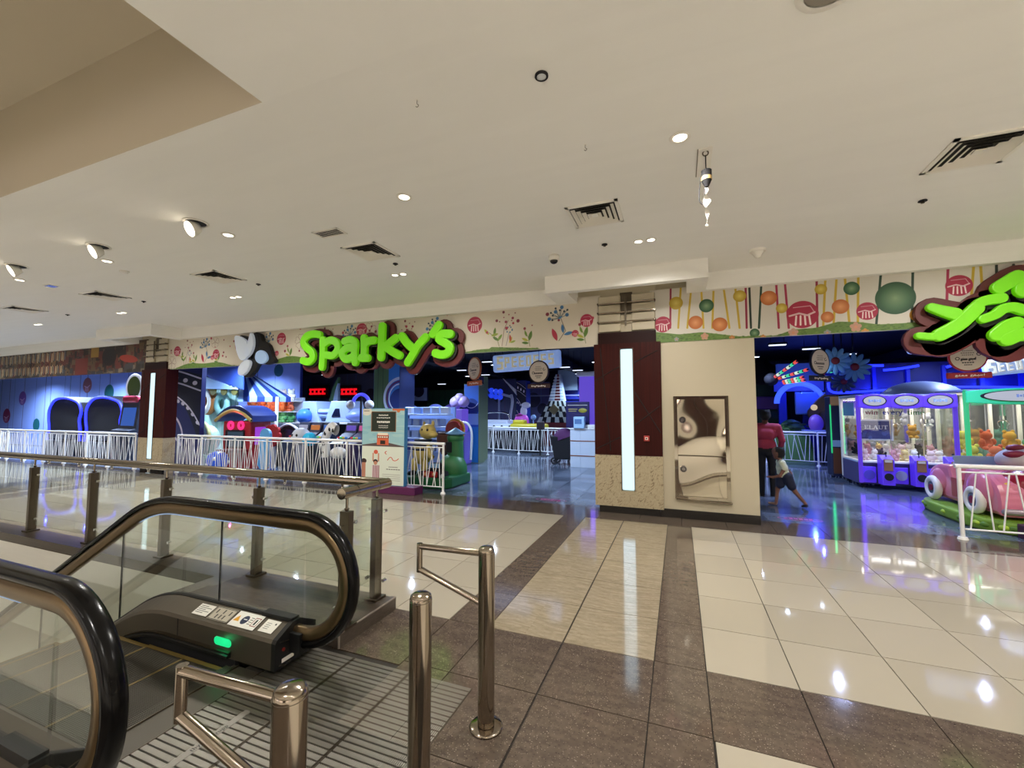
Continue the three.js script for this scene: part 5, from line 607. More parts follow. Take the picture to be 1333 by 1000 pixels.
    g.fillStyle = '#d9653f'; g.fillRect(w * 0.36, h * 0.34, w * 0.28, h * 0.14); g.fillStyle = '#efe2cc'; g.fillRect(w * 0.38, h * 0.32, w * 0.24, h * 0.03); g.fillStyle = '#7a3428'; g.fillRect(w * 0.36, h * 0.36, w * 0.28, h * 0.03); g.fillStyle = '#f4e6d2'; for (let k = 0; k < 5; k++) g.fillRect(w * (0.38 + k * 0.05), h * 0.365, 18, 20); g.fillStyle = '#281814'; g.fillRect(w * 0.44, h * 0.42, w * 0.12, h * 0.05);
    g.fillStyle = '#d96248'; g.beginPath(); g.ellipse(w * 0.34, h * 0.575, 26, 28, 0, 0, 7); g.fill(); g.fillStyle = '#c98a6c'; g.fillRect(w * 0.26, h * 0.59, 16, 110); g.fillRect(w * 0.39, h * 0.59, 16, 110); g.fillStyle = '#2a1a18'; g.beginPath(); g.arc(w * 0.335, h * 0.7, 28, 0, 7); g.fill(); g.fillStyle = '#c98a6c'; g.beginPath(); g.ellipse(w * 0.335, h * 0.72, 22, 26, 0, 0, 7); g.fill(); for (let k = 0; k < 8; k++) { g.fillStyle = k % 2 ? '#8a3a48' : '#e0cfd0'; g.fillRect(w * 0.255 + k * 11, h * 0.75, 11, h * 0.2); }
    g.fillStyle = '#3a2420'; g.beginPath(); g.arc(w * 0.05, h * 0.7, 34, 0, 7); g.fill(); g.fillStyle = '#c08064'; g.fillRect(0, h * 0.72, 48, h * 0.2);
    g.strokeStyle = '#d0503a'; g.lineWidth = 9; g.beginPath(); g.moveTo(w * 0.6, h * 0.56); g.quadraticCurveTo(w * 0.52, h * 0.58, w * 0.6, h * 0.6); g.moveTo(w * 0.62, h * 0.68); g.quadraticCurveTo(w * 0.7, h * 0.6, w * 0.74, h * 0.67); g.quadraticCurveTo(w * 0.8, h * 0.7, w * 0.88, h * 0.65); g.stroke(); g.fillStyle = '#55504a'; for (const [y, a] of [[0.76, 110], [0.79, 170]]) for (let k = 0; k < 6; k++) g.fillRect(w * 0.76 - a / 2 + k * a / 6, h * y, a / 6 - 6, 10); g.fillStyle = '#9a948a'; for (let k = 0; k < 4; k++) g.fillRect(w * 0.5, h * (0.86 + k * 0.025), w * 0.42, 5);
  });
  mesh('print', new THREE.PlaneGeometry(pw - 0.02, ph - 0.02).translate(0, 0.15 + ph / 2, 0), mat({ map: tex, roughness: 0.45 }), ps);
}

// ---------------------------------------------------------------- round hanging signs
const script = (g, x, y, w, h, c) => { // two flowing words with dots
  g.strokeStyle = c; g.lineWidth = h * 0.24; g.lineCap = g.lineJoin = 'round'; const X = u => x + u * w, Y = v => y + v * h;
  g.beginPath(); g.moveTo(X(1), Y(0)); g.lineTo(X(0.99), Y(0.7)); g.moveTo(X(0.93), Y(0.35)); g.lineTo(X(0.92), Y(0.7)); g.lineTo(X(0.88), Y(0.4)); g.lineTo(X(0.85), Y(0.7)); g.lineTo(X(0.8), Y(0.4)); g.lineTo(X(0.78), Y(0.7)); g.lineTo(X(0.7), Y(0.7)); g.stroke(); g.beginPath(); g.arc(X(0.69), Y(0.5), h * 0.18, 0, 7); g.moveTo(X(0.66), Y(0.6)); g.lineTo(X(0.62), Y(0.95)); g.moveTo(X(0.62), Y(0.45)); g.quadraticCurveTo(X(0.54), Y(0.3), X(0.57), Y(0.65)); g.quadraticCurveTo(X(0.5), Y(1.0), X(0.6), Y(1.0)); g.stroke();
  g.beginPath(); g.arc(X(0.4), Y(0.55), h * 0.17, 0, 7); g.moveTo(X(0.4), Y(0.7)); g.lineTo(X(0.28), Y(0.7)); g.stroke(); g.beginPath(); g.arc(X(0.28), Y(0.55), h * 0.17, 0, 7); g.moveTo(X(0.28), Y(0.7)); g.lineTo(X(0.16), Y(0.7)); g.lineTo(X(0.17), Y(0.4)); g.moveTo(X(0.16), Y(0.7)); g.lineTo(X(0.08), Y(0.65)); g.quadraticCurveTo(X(0), Y(0.25), X(0.1), Y(0.4)); g.quadraticCurveTo(X(-0.04), Y(1), X(0.1), Y(1)); g.stroke(); g.fillStyle = c; for (const u of [0.18, 0.8]) g.fillRect(X(u) - h * 0.1, Y(u < 0.5 ? 0.05 : 0.95), h * 0.2, h * 0.16);
};
function discSign(name, px, py, z, r, turn, rim, ribbon, ribbonText, label, arab) {
  const p = onZ(px, py, z), t = thing(name, label, 'hanging sign', [p.x, p.y, z], turn);
  mesh('rim', disc(r, 0.03, 0, 0, -0.018, 40), col(rim, 0.5), t);
  const face = canvas(256, 256, (g, w) => { g.fillStyle = '#e2d6c4'; g.fillRect(0, 0, w, w); g.fillStyle = '#8d8070'; for (const [y, a] of [[60, 80], [82, 100], [102, 86]]) for (let k = 0; k < 6; k++) g.fillRect(128 - a / 2 + k * a / 6, y, a / 6 - 5, 9); g.fillStyle = '#2a2420'; g.textAlign = 'center'; g.font = 'bold 34px sans-serif'; if (arab) script(g, 74, 132, 108, 30, '#2a2420'); else for (let k = 0; k < 5; k++) g.fillRect(70 + k * 24, 138, 18, 20); for (const [y, a] of [[176, 90], [198, 60]]) for (let k = 0; k < 5; k++) g.fillRect(128 - a / 2 + k * a / 5, y, a / 5 - 4, 10); g.strokeStyle = '#2a2420'; g.lineWidth = 6; g.beginPath(); g.arc(52, 140, 14, 0, 7); g.stroke(); g.beginPath(); g.arc(206, 100, 14, 0, 5); g.stroke(); });
  mesh('face', new THREE.CircleGeometry(r * 0.9, 40), mat({ map: face, roughness: 0.5 }), t);
  const rt = canvas(256, 48, (g, w, h) => { g.fillStyle = '#' + ribbon.toString(16).padStart(6, '0'); g.fillRect(0, 0, w, h); g.fillStyle = '#f4ece2'; g.font = 'bold 34px sans-serif'; g.textAlign = 'center'; if (ribbonText) script(g, 36, 12, 184, 26, '#f4ece2'); else for (let k = 0; k < 9; k++) g.fillRect(40 + k * 20, 14 + (k % 3) * 3, 14, 20 - (k % 2) * 6); });
  const rw = r * 2.3, rh = r * 0.42; mesh('ribbon', rbox(rw, rh, 0.03, 0.014, 0, -r * 1.25, -0.012), col(ribbon, 0.5), t); mesh('ribbon_text', new THREE.PlaneGeometry(rw * 0.9, rh * 0.8).translate(0, -r * 1.25, 0.005), mat({ map: rt, roughness: 0.5 }), t);
  mesh('wire', bar([0, r, -0.015], [0, 3.9 - p.y, -0.015], 0.004, 5), M.softBlack, t); return t;
}
discSign('disc_sign', 617, 480, -8.2, 0.25, -0.55, 0xb8683e, 0xc0683a, null, 'round cream hanging sign with an orange ribbon');
discSign('disc_sign', 701, 484, -8.2, 0.23, -0.2, 0x2a1a20, 0x3a1a22, null, 'round cream hanging sign with black rim and maroon ribbon');
discSign('disc_sign', 1068, 471, -8.6, 0.225, 0.7, 0x1a1a2a, 0x1e2038, null, 'round cream hanging sign with a dark navy ribbon');
discSign('disc_sign', 1260, 465, -7.7, 0.2, -0.1, 0xa02030, 0xa82434, 'أسبوع ممتع', 'round cream hanging sign with red rim and red ribbon', true);
// ---------------------------------------------------------------- hanging light boxes with block letters
function lightBox(a, b, z, h, tilt, text, label, zTurn = 0) {
  const p = onZ(...a, z), q = onZ(...b, z), w = Math.hypot(q.x - p.x, q.y - p.y), t = thing('light_box', label, 'lit sign', [(p.x + q.x) / 2, (p.y + q.y) / 2, z], zTurn); t.rotation.z = tilt;
  mesh('case', rbox(w, h, 0.16, 0.05, 0, 0, -0.085), mat({ color: 0xb9cdf2, roughness: 0.3, emissive: 0x8fb4ff, emissiveIntensity: 0.55 }), t);
  const n = text.length; [...text].forEach((ch, i) => { const s = w * 0.86 / n, x = -w * 0.43 + (i + 0.5) * s, big = i === 0 ? 1.25 : 1, H3 = h * 0.52 * big, T = H3 * 0.22, seg = { S: ['t', 'm', 'b', 'tl', 'br'], P: ['t', 'm', 'tl', 'tr', 'bl'], E: ['t', 'm', 'b', 'tl', 'bl'], D: ['t', 'b', 'tl', 'bl', 'tr', 'br'], Z: ['t', 'b'] }[ch] || ['t', 'b']; const W = s * 0.72 * big, g = []; for (const k of seg) g.push(k === 't' ? rbox(W, T, 0.04, 0.008, x, H3 / 2, 0.015) : k === 'b' ? rbox(W, T, 0.04, 0.008, x, -H3 / 2, 0.015) : k === 'm' ? rbox(W, T, 0.04, 0.008, x, 0, 0.015) : rbox(T, H3 / 2 + T * 0.5, 0.04, 0.008, x + (k[1] === 'l' ? -1 : 1) * (W - T) / 2, (k[0] === 't' ? 1 : -1) * H3 / 4, 0.015)); mesh('block_letter', g, mat({ color: 0xd6d2b4, roughness: 0.4, emissive: 0xe6e0c4, emissiveIntensity: 0.3 }), t); });
  for (const s of [-1, 1]) mesh('hanger', bar([s * w * 0.35, h / 2, -0.08], [s * w * 0.35, 3.92 - t.position.y, -0.08], 0.012, 6), M.softBlack, t);
  const l = new THREE.RectAreaLight(0x9fc0ff, 1.2, w, h); l.position.copy(t.position).add(V(0, 0, 0.06)); l.lookAt(l.position.x, l.position.y, 5); scene.add(l);
}
lightBox([641, 474], [729, 466], -9.6, 0.42, 0.04, 'SPEEDEES', 'long glowing light box with pale block letters under the dark ceiling');
lightBox([1184, 449], [1240, 446], -9.2, 0.3, 0.0, 'EEDD', 'glowing light box with square letters behind the green script sign', -0.1);
lightBox([1284, 482], [1345, 470], -10.4, 0.3, 0.1, 'SEEDE', 'glowing light box rising to the right above the green claw machine', -0.2);

// ---------------------------------------------------------------- behind the poster: rides and machines
{
  const at = (px, py, z) => onZ(px, py, z);
  { // green kiddie ride at the entrance
    const t = thing('toy_ride', 'green kiddie ride with little red car and yellow animal rider', 'kiddie ride', [-5.15, 0, -8.35]), G1 = col(0x1d5a30, 0.4), Y = col(0xc9b060, 0.45);
    mesh('base', [ext(poly([[-0.62, -0.5], [0.5, -0.5], [0.62, -0.3], [0.6, 0.55], [-0.4, 0.7], [-0.62, 0.4]]), 0.16, 0.03).rotateX(-Math.PI / 2).translate(0, 0.04, 0)], G1, t);
    mesh('hill', [ball(0.34, 0.3, 0.3, -0.35, 1, 1.1, 0.9), cyl(0.17, 0.2, 0.75, 0.34, 0.72, -0.4), ball(0.2, 0.34, 1.02, -0.4, 1, 0.7, 1)], col(0x2a6a38, 0.5), t); mesh('hill_door', rbox(0.14, 0.24, 0.06, 0.02, 0.28, 0.82, -0.2), M.softBlack, t); mesh('canopy', lathe([[0, 1.26], [0.1, 1.2], [0.24, 1.12], [0.2, 1.1]], 0.34, 0, -0.4), col(0x6a9ac0, 0.4), t);
    const c = new THREE.Group(); c.name = 'little_car'; c.position.set(0.24, 0.2, 0.3); t.add(c); mesh('car_body', [rbox(0.34, 0.15, 0.3, 0.04, 0, 0.12, 0), rbox(0.3, 0.14, 0.2, 0.05, 0, 0.25, -0.06)], M.softBlack, c); mesh('car_front', rbox(0.33, 0.13, 0.06, 0.03, -0.02, 0.1, 0.16), col(0xa01c1c, 0.35), c); for (const s of [-1, 1]) mesh('head_lamp', disc(0.035, 0.02, s * 0.1 - 0.02, 0.11, 0.195), glow(0xffb070, 0.5), c); for (const [x, z] of [[0.18, 0.08], [0.18, -0.12], [-0.18, 0.08]]) mesh('wheel', tr(cyl(0.09, 0.09, 0.05), x, 0.06, z, 0, 0, Math.PI / 2), M.softBlack, c); for (const z of [0.08]) mesh('hub_cap', tr(cyl(0.05, 0.05, 0.055), 0.182, 0.06, z, 0, 0, Math.PI / 2), M.white, c); mesh('windscreen', tr(rbox(0.26, 0.1, 0.02, 0.008), 0, 0.27, 0.06, -0.4), col(0x7a9ab8, 0.1), c);
    mesh('animal_body', [ball(0.24, -0.28, 0.72, 0.0, 1, 1.25, 0.9), ball(0.1, -0.42, 0.42, 0.12, 0.8, 1.8, 0.8), ball(0.1, -0.16, 0.4, 0.1, 0.8, 1.7, 0.8), tube([[-0.1, 0.85, 0.08], [0.02, 0.68, 0.2], [0.12, 0.62, 0.22]], 0.055, 12, 8)], Y, t); mesh('animal_head', [ball(0.17, -0.12, 1.18, 0.05, 1.15, 1, 1), ball(0.1, 0.05, 1.12, 0.14, 1.3, 0.8, 1), ball(0.06, -0.25, 1.32, 0, 0.6, 1.4, 0.6), ball(0.06, -0.02, 1.34, 0, 0.6, 1.4, 0.6)], Y, t); mesh('striped_vest', [0, 1, 2].map(k => new THREE.TorusGeometry(0.22 - k * 0.02, 0.03, 8, 20).rotateX(Math.PI / 2).scale(1, 1, 0.9).translate(-0.27, 0.78 + k * 0.1, 0)), col(0x2a2e3a, 0.6), t); for (const x of [-0.42, -0.16]) mesh('shoe', ball(0.09, x, 0.26, 0.2, 1, 0.7, 1.5, 12), M.softBlack, t); for (const x of [-0.17, -0.04]) mesh('eye', ball(0.028, x, 1.22, 0.2, 1, 1, 0.6, 8), M.black, t);
  }
  const bk = at(564, 573, -8.6), bt = thing('seat_tub', 'round brown tub seat behind the white barrier', 'ride seat', [bk.x, 0, -9.35]); mesh('tub', lathe([[0.0, 0.55], [0.2, 0.58], [0.3, 0.8], [0.32, 1.05], [0.27, 1.1], [0.25, 0.9], [0, 0.8]]), col(0x5a2f1c, 0.5), bt); mesh('pedestal', cyl(0.12, 0.2, 0.58, 0, 0.29, 0), M.softBlack, bt); mesh('rim', new THREE.TorusGeometry(0.29, 0.03, 8, 24).rotateX(Math.PI / 2).translate(0, 1.09, 0), col(0x3a1c10, 0.4), bt);
  const rs = at(571, 572, -9.1), rt = thing('seat_shell', 'red shell shaped ride seat with yellow edge', 'ride seat', [rs.x, 0, -9.9]); mesh('shell', ext(stroke([[0, 0.8], [0, 1.15]], [0.3, 0.42]), 0.08, 0.02), col(0x9a1c22, 0.35), rt); mesh('shell_edge', ext(stroke([[0, 0.78], [0, 1.16]], [0.4, 0.54]), 0.05, 0.01, 0, 0, -0.06), col(0xc08a38, 0.4), rt); mesh('pedestal', cyl(0.1, 0.18, 0.8, 0, 0.4, 0), M.softBlack, rt);
  { // pale prize shelves
    const p = at(548, 575, -10.4), t = thing('prize_shelf', 'pale blue stepped shelf unit stacked with boxed prizes', 'shelf', [p.x, 0, -10.4]), w = 1.55; mesh('frame', [span(-w / 2, w / 2, 0, 0.5, -0.6, 0), span(-w / 2, w / 2, 0.5, 1.75, -0.62, -0.55)], col(0x8fa8dc, 0.4), t); for (let k = 0; k < 3; k++) mesh('shelf_board', rbox(w, 0.04, 0.5 - k * 0.08, 0.01, 0, 0.85 + k * 0.34, -0.3), col(0xc4d4f2, 0.35), t); mesh('sign_panel', rbox(0.62, 0.26, 0.04, 0.01, -w * 0.3, 0.66, 0.03), col(0x4a4f9a, 0.4), t); mesh('arch_mirror', ext(stroke([[0, 0], [0, 0.12]], 0.2), 0.03, 0.005, 0.2, 1.0, 0.0), col(0xf2f4fa, 0.2), t);
    const bx = rbox(0.24, 0.2, 0.2, 0.02); for (let r = 0; r < 4; r++) for (let k = 0; k < 5; k++) { const o = solo('prize_box', bx, col([0xb8cdf4, 0xd9e4fa, 0x90aee8, 0xa8b8d8][(r * 3 + k) % 4], 0.35), 'pale blue prize box on the stepped shelf unit', 'box', 'boxed prizes'); o.position.set(p.x - 0.6 + k * 0.3, [0.6, 0.97, 1.31, 1.65][r], -10.4 + [-0.12, -0.24, -0.3, -0.34][r]); o.rotation.y = R(-0.2, 0.2); }
  }
  { const p = at(574, 545, -12.4), t = thing('red_machine', 'long red coin pusher machine with a figure lamp on front', 'arcade machine', [p.x, 0, -12.6]); mesh('body', rbox(1.7, 1.25, 0.9, 0.04, 0, 0.62, -0.3), col(0x7a1822, 0.4), t); mesh('top_rail', rbox(1.8, 0.1, 1.0, 0.03, 0, 1.32, -0.3), col(0xc03a36, 0.35), t); mesh('panel', rbox(0.5, 0.5, 0.04, 0.01, 0.5, 0.85, 0.17), col(0x3a1016, 0.4), t); mesh('front_lamp', ext(stroke([[-0.2, 0.9], [-0.05, 1.1], [0.1, 1.2]], 0.1), 0.05, 0.01, -0.35, 0, 0.17), glow(0xd83a78, 0.7), t); }
  for (const [px, py, c, label] of [[512, 532, 0x5a66c8, 'violet ride pod far behind the prize shelves'], [545, 528, 0x7a88e0, 'pale violet ride pod beside the dark wheels far behind'], [566, 528, 0x4a3a8a, 'dark purple ride pod far behind the prize shelves']]) { const p = at(px + 22, py, -14.5), t = thing('far_pod', label, 'ride', [p.x, 0, -14.5]); mesh('dome', ball(0.34, 0, 1.6, 0, 1, 0.9, 1), col(c, 0.3), t); mesh('column', cyl(0.26, 0.34, 1.4, 0, 0.7, 0), col(0x1c2040, 0.5), t); mesh('wheel_ring', new THREE.TorusGeometry(0.3, 0.06, 8, 20).translate(0, 1.1, 0.42), M.softBlack, t); mesh('lamp', ball(0.09, 0.2, 1.5, 0.4), glow(0xe8ecff, 0.7), t); }
  board('printed_wall', 'small pale printed wall panel with two dark balls, far behind', 'wall panel', [532, 505, 556, 522], -20, 0.1, wallPrint(12, [[0.2, 0.2, 0.35, '#30284a'], [0.55, 0.25, 0.35, '#30284a']], '#a8b4dc'), 0x30345a); board('green_wall', 'dark green panelled wall far behind the prize shelves', 'wall panel', [556, 508, 603, 560], -21, 0.1, plainPrint((g, w, h) => { g.fillStyle = '#24472f'; g.fillRect(0, 0, w, h); g.strokeStyle = '#16301f'; g.lineWidth = 6; for (let k = 1; k < 6; k++) { g.beginPath(); g.moveTo(k * w / 6, 0); g.lineTo(k * w / 6, h); g.stroke(); } }), 0x16301f, { floor: true });
  { const p = at(598, 560, -11.8), t = thing('crane_tower', 'violet lit toy tower machine with white arched handles', 'arcade machine', [p.x, 0, -11.8]); mesh('body', rbox(0.6, 1.0, 0.6, 0.06, 0, 0.5, 0), col(0x7a6ad0, 0.35), t); mesh('lit_core', rbox(0.42, 0.7, 0.42, 0.04, 0, 1.35, 0), glow(0x7a5cff, 0.8), t); mesh('crown', [ball(0.2, -0.12, 1.9, 0, 1, 1, 1, 12), ball(0.18, 0.14, 1.92, 0, 1, 1, 1, 12), ball(0.17, 0, 2.02, 0, 1, 1, 1, 12)], col(0xb8a4e0, 0.4), t); for (const x of [-0.1, 0.35]) mesh('arch_handle', tube([[x - 0.25, 0.2, 0.4], [x - 0.25, 1.1, 0.4], [x - 0.1, 1.28, 0.4], [x + 0.1, 1.28, 0.4], [x + 0.25, 1.1, 0.4], [x + 0.25, 0.2, 0.4]], 0.035, 40), M.paintWhite, t); }
  board('wave_column', 'blue column with wave print below the orange ribbon sign', 'column', [604, 500, 623, 585], -12.2, 0.5, plainPrint((g, w, h) => { g.fillStyle = '#2f66c8'; g.fillRect(0, 0, w, h); g.fillStyle = '#17357e'; g.beginPath(); g.arc(w * 0.5, h * 0.3, w * 0.55, 0, 7); g.fill(); g.fillStyle = '#8fb8e8'; g.fillRect(0, h * 0.38, w, h * 0.14); g.strokeStyle = '#cfe0f8'; g.lineWidth = 16; g.beginPath(); g.arc(w * 0.5, h * 0.2, w * 0.5, 0.4, 2.6); g.stroke(); g.fillStyle = '#2f8ad6'; g.fillRect(0, h * 0.55, w, h); }), 0x6f7f62, { floor: true });
  board('swirl_board', 'tall dark swirl board beside the blue wave column', 'panel', [622, 490, 630, 585], -13.1, 0.3, swirl, 0x6f7f62, { floor: true });
  // inside the inner fence
  { const p = at(636, 512, -18.6), t = thing('star_ride', 'blue lit ride arm of bunched bulbs on a thin mast', 'ride', [p.x, 0, -18.6]); mesh('mast', [cyl(0.07, 0.1, p.y, -0.2, p.y / 2, 0), cyl(0.05, 0.06, p.y, 0.55, p.y / 2, 0)], col(0x9aa4c4, 0.3), t); for (let k = 0; k < 12; k++) mesh('bulb', ball(0.13, -0.6 + (k % 6) * 0.25, p.y + (k < 6 ? 0.12 : -0.14) + 0.06 * Math.sin(k), 0.05 * (k % 3), 1, 1, 1, 10), glow(0x2446ff, 1.1), t); mesh('arm', [bar([0.5, p.y, 0], [1.2, p.y - 0.2, 0], 0.06), tube([[1.15, 0.0, 0.2], [1.2, 1.4, 0.2], [1.3, 2.1, 0.2], [1.2, p.y - 0.1, 0.1]], 0.07, 20)], col(0xb8bcd0, 0.3), t); mesh('wing', ext(poly([[0.75, p.y + 0.7], [1.45, p.y - 0.1], [1.4, p.y + 0.15], [0.95, p.y + 0.45]]), 0.08, 0.01), col(0xd4d6e0, 0.4), t); }
  board('swirl_board', 'deep blue column with grey swirl inside the inner fence', 'column', [672, 496, 685, 556], -18.6, 0.6, swirl, 0x1c2c90, { floor: true });
  { const p = at(648, 556, -16.8), t = thing('bumper_car', 'white ride car with dark dots behind the inner fence', 'ride', [p.x, 0, -16.9]); mesh('body', [rbox(1.9, 0.3, 1.0, 0.12, 0, 0.95, 0), rbox(1.2, 0.2, 0.8, 0.08, -0.05, 1.15, -0.05)], col(0xcdd4e6, 0.3), t); mesh('rail', tube([[-0.6, 1.25, 0.2], [-0.55, 1.5, 0.2], [0.5, 1.5, 0.2], [0.6, 1.25, 0.2]], 0.035, 24), M.chrome, t); for (let k = 0; k < 5; k++) mesh('dot', ball(0.06, -0.7 + k * 0.35, 0.98, 0.5, 1, 1, 0.4, 8), M.softBlack, t); mesh('stand', span(-0.7, 0.7, 0, 0.82, -0.4, 0.3), M.softBlack, t); }
  { const p = at(679, 545, -17.8), t = thing('rocking_horse', 'pink and white glowing horse ride behind the inner fence', 'ride', [p.x, 0, -17.8]); mesh('body', [ball(0.34, 0, 1.15, 0, 1, 1.15, 0.7), ball(0.14, 0.28, 1.0, 0.1, 0.8, 2.2, 0.8), ball(0.12, -0.22, 0.95, 0.1, 0.8, 2.2, 0.8)], mat({ color: 0xd05ad0, roughness: 0.35, emissive: 0xd050e0, emissiveIntensity: 0.25 }), t); mesh('neck', [ball(0.17, 0.1, 1.6, 0, 0.9, 1.5, 0.8), ball(0.17, 0.22, 1.88, 0.05, 1.25, 0.8, 0.8)], col(0xe6e0f4, 0.35), t); mesh('saddle', ball(0.2, -0.05, 1.42, 0, 1.2, 0.4, 1), col(0x8a2a70, 0.4), t); mesh('plinth', rbox(1.2, 0.85, 0.7, 0.08, 0, 0.42, 0), M.softBlack, t); for (const x of [0.55]) mesh('pole_globe', [ball(0.12, x, 1.35, 0), cyl(0.02, 0.02, 1.2, x, 0.7, 0)], col(0x9fc4f0, 0.3), t); }
  { const p = at(690, 558, -15.9), t = thing('yellow_car', 'yellow and black ride car at the inner fence rail', 'ride', [p.x - 0.1, 0, -16.1]); mesh('body', [rbox(1.5, 0.26, 0.5, 0.09, 0, 1.0, 0), rbox(0.5, 0.2, 0.4, 0.07, -0.4, 1.18, 0)], col(0xb8a820, 0.35), t); mesh('trim', rbox(1.1, 0.12, 0.52, 0.04, 0.2, 0.92, 0.02), M.softBlack, t); mesh('pedestal', span(-0.5, 0.5, 0, 0.88, -0.2, 0.2), M.softBlack, t); }
  { // chequered tower
    const z = -19.2, p = at(724, 556, z), y = py => at(724, py, z).y, t = thing('chequered_tower', 'tall narrow tower on a black and white chequered base', 'ride tower', [p.x, 0, z]), hw = 0.86, y0 = y(550), y1 = y(522);
    mesh('skirt', rbox(2.1, y0, 1.2, 0.05, -0.1, y0 / 2, -0.5), col(0x5a1418, 0.4), t);
    for (let r = 0; r < 4; r++) for (let k = 0; k < 8; k++) { const f = q => 1 - 0.14 * q, ya = y0 + (y1 - y0) * r / 4, yb = y0 + (y1 - y0) * (r + 1) / 4, xa = -hw + k * hw / 4, xb = xa + hw / 4; mesh('chequer', ext(poly([[xa * f(r), ya], [xb * f(r), ya], [xb * f(r + 1), yb], [xa * f(r + 1), yb]]), 0.04, 0, 0, 0, 0.18 - r * 0.12), (r + k) % 2 ? M.softBlack : col(0xc8d2cc, 0.4), t); }
    const top = y(487); for (const [a0, a1, m] of [[-0.42, -0.13, col(0xa8bcd4, 0.4)], [-0.13, 0.15, col(0x6a2a30, 0.5)], [0.15, 0.36, col(0xb4c6da, 0.4)]]) mesh('tower_face', ext(poly([[a0, y1], [a1, y1], [a1 * 0.28 + 0.05, top], [a0 * 0.28 + 0.05, top]]), 0.3, 0, 0, 0, -0.5), m, t); for (let k = 0; k < 9; k++) mesh('rung', bar([-0.4 + k * 0.034, y1 + (top - y1) * k / 9, -0.16], [0.34 - k * 0.025, y1 + (top - y1) * k / 9, -0.16], 0.018, 6), M.paintWhite, t); mesh('badge', tr(box(0.36, 0.36, 0.06), -0.05, (y0 + y1) / 2 + 0.1, 0.2, 0, 0, Math.PI / 4), col(0x8a8058, 0.4), t); mesh('truss_rail', [bar([-1.6, y(514) , -1], [1.6, y(514), -1], 0.03), bar([-1.6, 0, -1], [-1.6, y(514), -1], 0.03), bar([1.6, 0, -1], [1.6, y(514), -1], 0.03)], col(0xa0a8c8, 0.4), t);
  }
  { const p = at(703, 575, -14.9), t = thing('stand_sign', 'thin black stand with a flat foot before the inner fence', 'stand', [-4.75, 0, -15.0]); mesh('foot', rbox(0.62, 0.02, 0.4, 0.008, 0, 0.01, 0), M.softBlack, t); mesh('pole', bar([0, 0, 0], [0, 1.02, 0], 0.03), M.softBlack, t); mesh('head', rbox(0.3, 0.32, 0.12, 0.05, 0.02, 1.1, 0), col(0x2a2026, 0.5), t); }
  { // pushchair
    const t = thing('pushchair', 'purple and black pushchair parked beside the white counter', 'pushchair', [-3.35, 0, -13.0]); mesh('hood', new THREE.SphereGeometry(0.36, 18, 12, 0, Math.PI * 2, 0, Math.PI * 0.5).scale(1, 0.9, 0.75).rotateZ(0.35).translate(0.02, 0.78, 0), col(0x5a2a5c, 0.8), t); mesh('seat', ext(poly([[-0.22, 0.2], [0.25, 0.2], [0.34, 0.8], [-0.34, 0.82]]), 0.4, 0.04, 0, 0, -0.2), M.softBlack, t); for (const [x, z] of [[-0.26, 0.2], [-0.26, -0.2], [0.28, 0.2], [0.28, -0.2]]) mesh('wheel', [new THREE.TorusGeometry(0.085, 0.025, 8, 20).translate(x, 0.11, z), disc(0.03, 0.03, x, 0.11, z, 12)], M.softBlack, t); mesh('frame', [bar([-0.28, 0.12, 0.2], [0.2, 0.75, 0.2], 0.014), bar([0.28, 0.12, 0.2], [-0.36, 0.9, 0.2], 0.014), bar([-0.28, 0.12, -0.2], [0.2, 0.75, -0.2], 0.014), bar([-0.36, 0.9, 0.2], [-0.4, 0.98, 0], 0.014), bar([0.28, 0.12, -0.2], [-0.36, 0.9, -0.2], 0.014)], col(0x8a8a92, 0.3, 0.8), t); mesh('basket', rbox(0.5, 0.14, 0.36, 0.04, 0.05, 0.24, 0), col(0xa88a50, 0.8), t);
  }
  { // counter
    const t = thing('cash_counter', 'white counter with wood strips next to the dark pillar', 'counter', [-2.5, 0, -12.7]), C = M.paintWhite; for (const [y0, y1] of [[0, 0.32], [0.345, 0.75], [0.775, 1.1]]) for (const [a, b] of [[-0.5, -0.2], [-0.195, 0.6]]) mesh('panel', span(a, b, y0, y1, -0.6, 0.3), col(0xd0dcea, 0.35), t); for (const y of [0.332, 0.762]) mesh('wood_strip', span(-0.51, 0.61, y - 0.012, y + 0.012, -0.6, 0.31), col(0x8a4a2c, 0.5), t); mesh('top_board', rbox(1.15, 0.03, 0.95, 0.01, 0.05, 1.115, -0.15), C, t); mesh('raised_block', rbox(0.3, 0.1, 0.3, 0.02, 0.05, 1.18, 0.0), C, t);
    const b = thing('price_board', 'navy board with yellow badge standing on the white counter', 'sign', [-2.85, 1.13, -12.75]); mesh('panel', rbox(0.72, 0.78, 0.05, 0.02, 0, 0.39, 0), col(0x1a1c5e, 0.4), b); mesh('stripe', rbox(0.6, 0.02, 0.02, 0.004, 0, 0.68, 0.03), M.white, b); mesh('badge', ball(0.1, 0.16, 0.52, 0.03, 1.3, 0.7, 0.2), col(0xb8b040, 0.4), b); mesh('lettering', [rbox(0.28, 0.03, 0.01, 0.003, -0.14, 0.56, 0.03), rbox(0.24, 0.03, 0.01, 0.003, -0.15, 0.5, 0.03)], col(0xc0b070, 0.5), b);
    const w = thing('white_box', 'small pale blue box machine standing on the white counter', 'box', [-2.72, 1.13, -12.42]); mesh('body', rbox(0.32, 0.34, 0.22, 0.02, 0, 0.17, 0), col(0xa8d0f0, 0.3), w); mesh('screen', rbox(0.2, 0.14, 0.02, 0.005, -0.02, 0.2, 0.11), col(0x4a7ab0, 0.2), w);
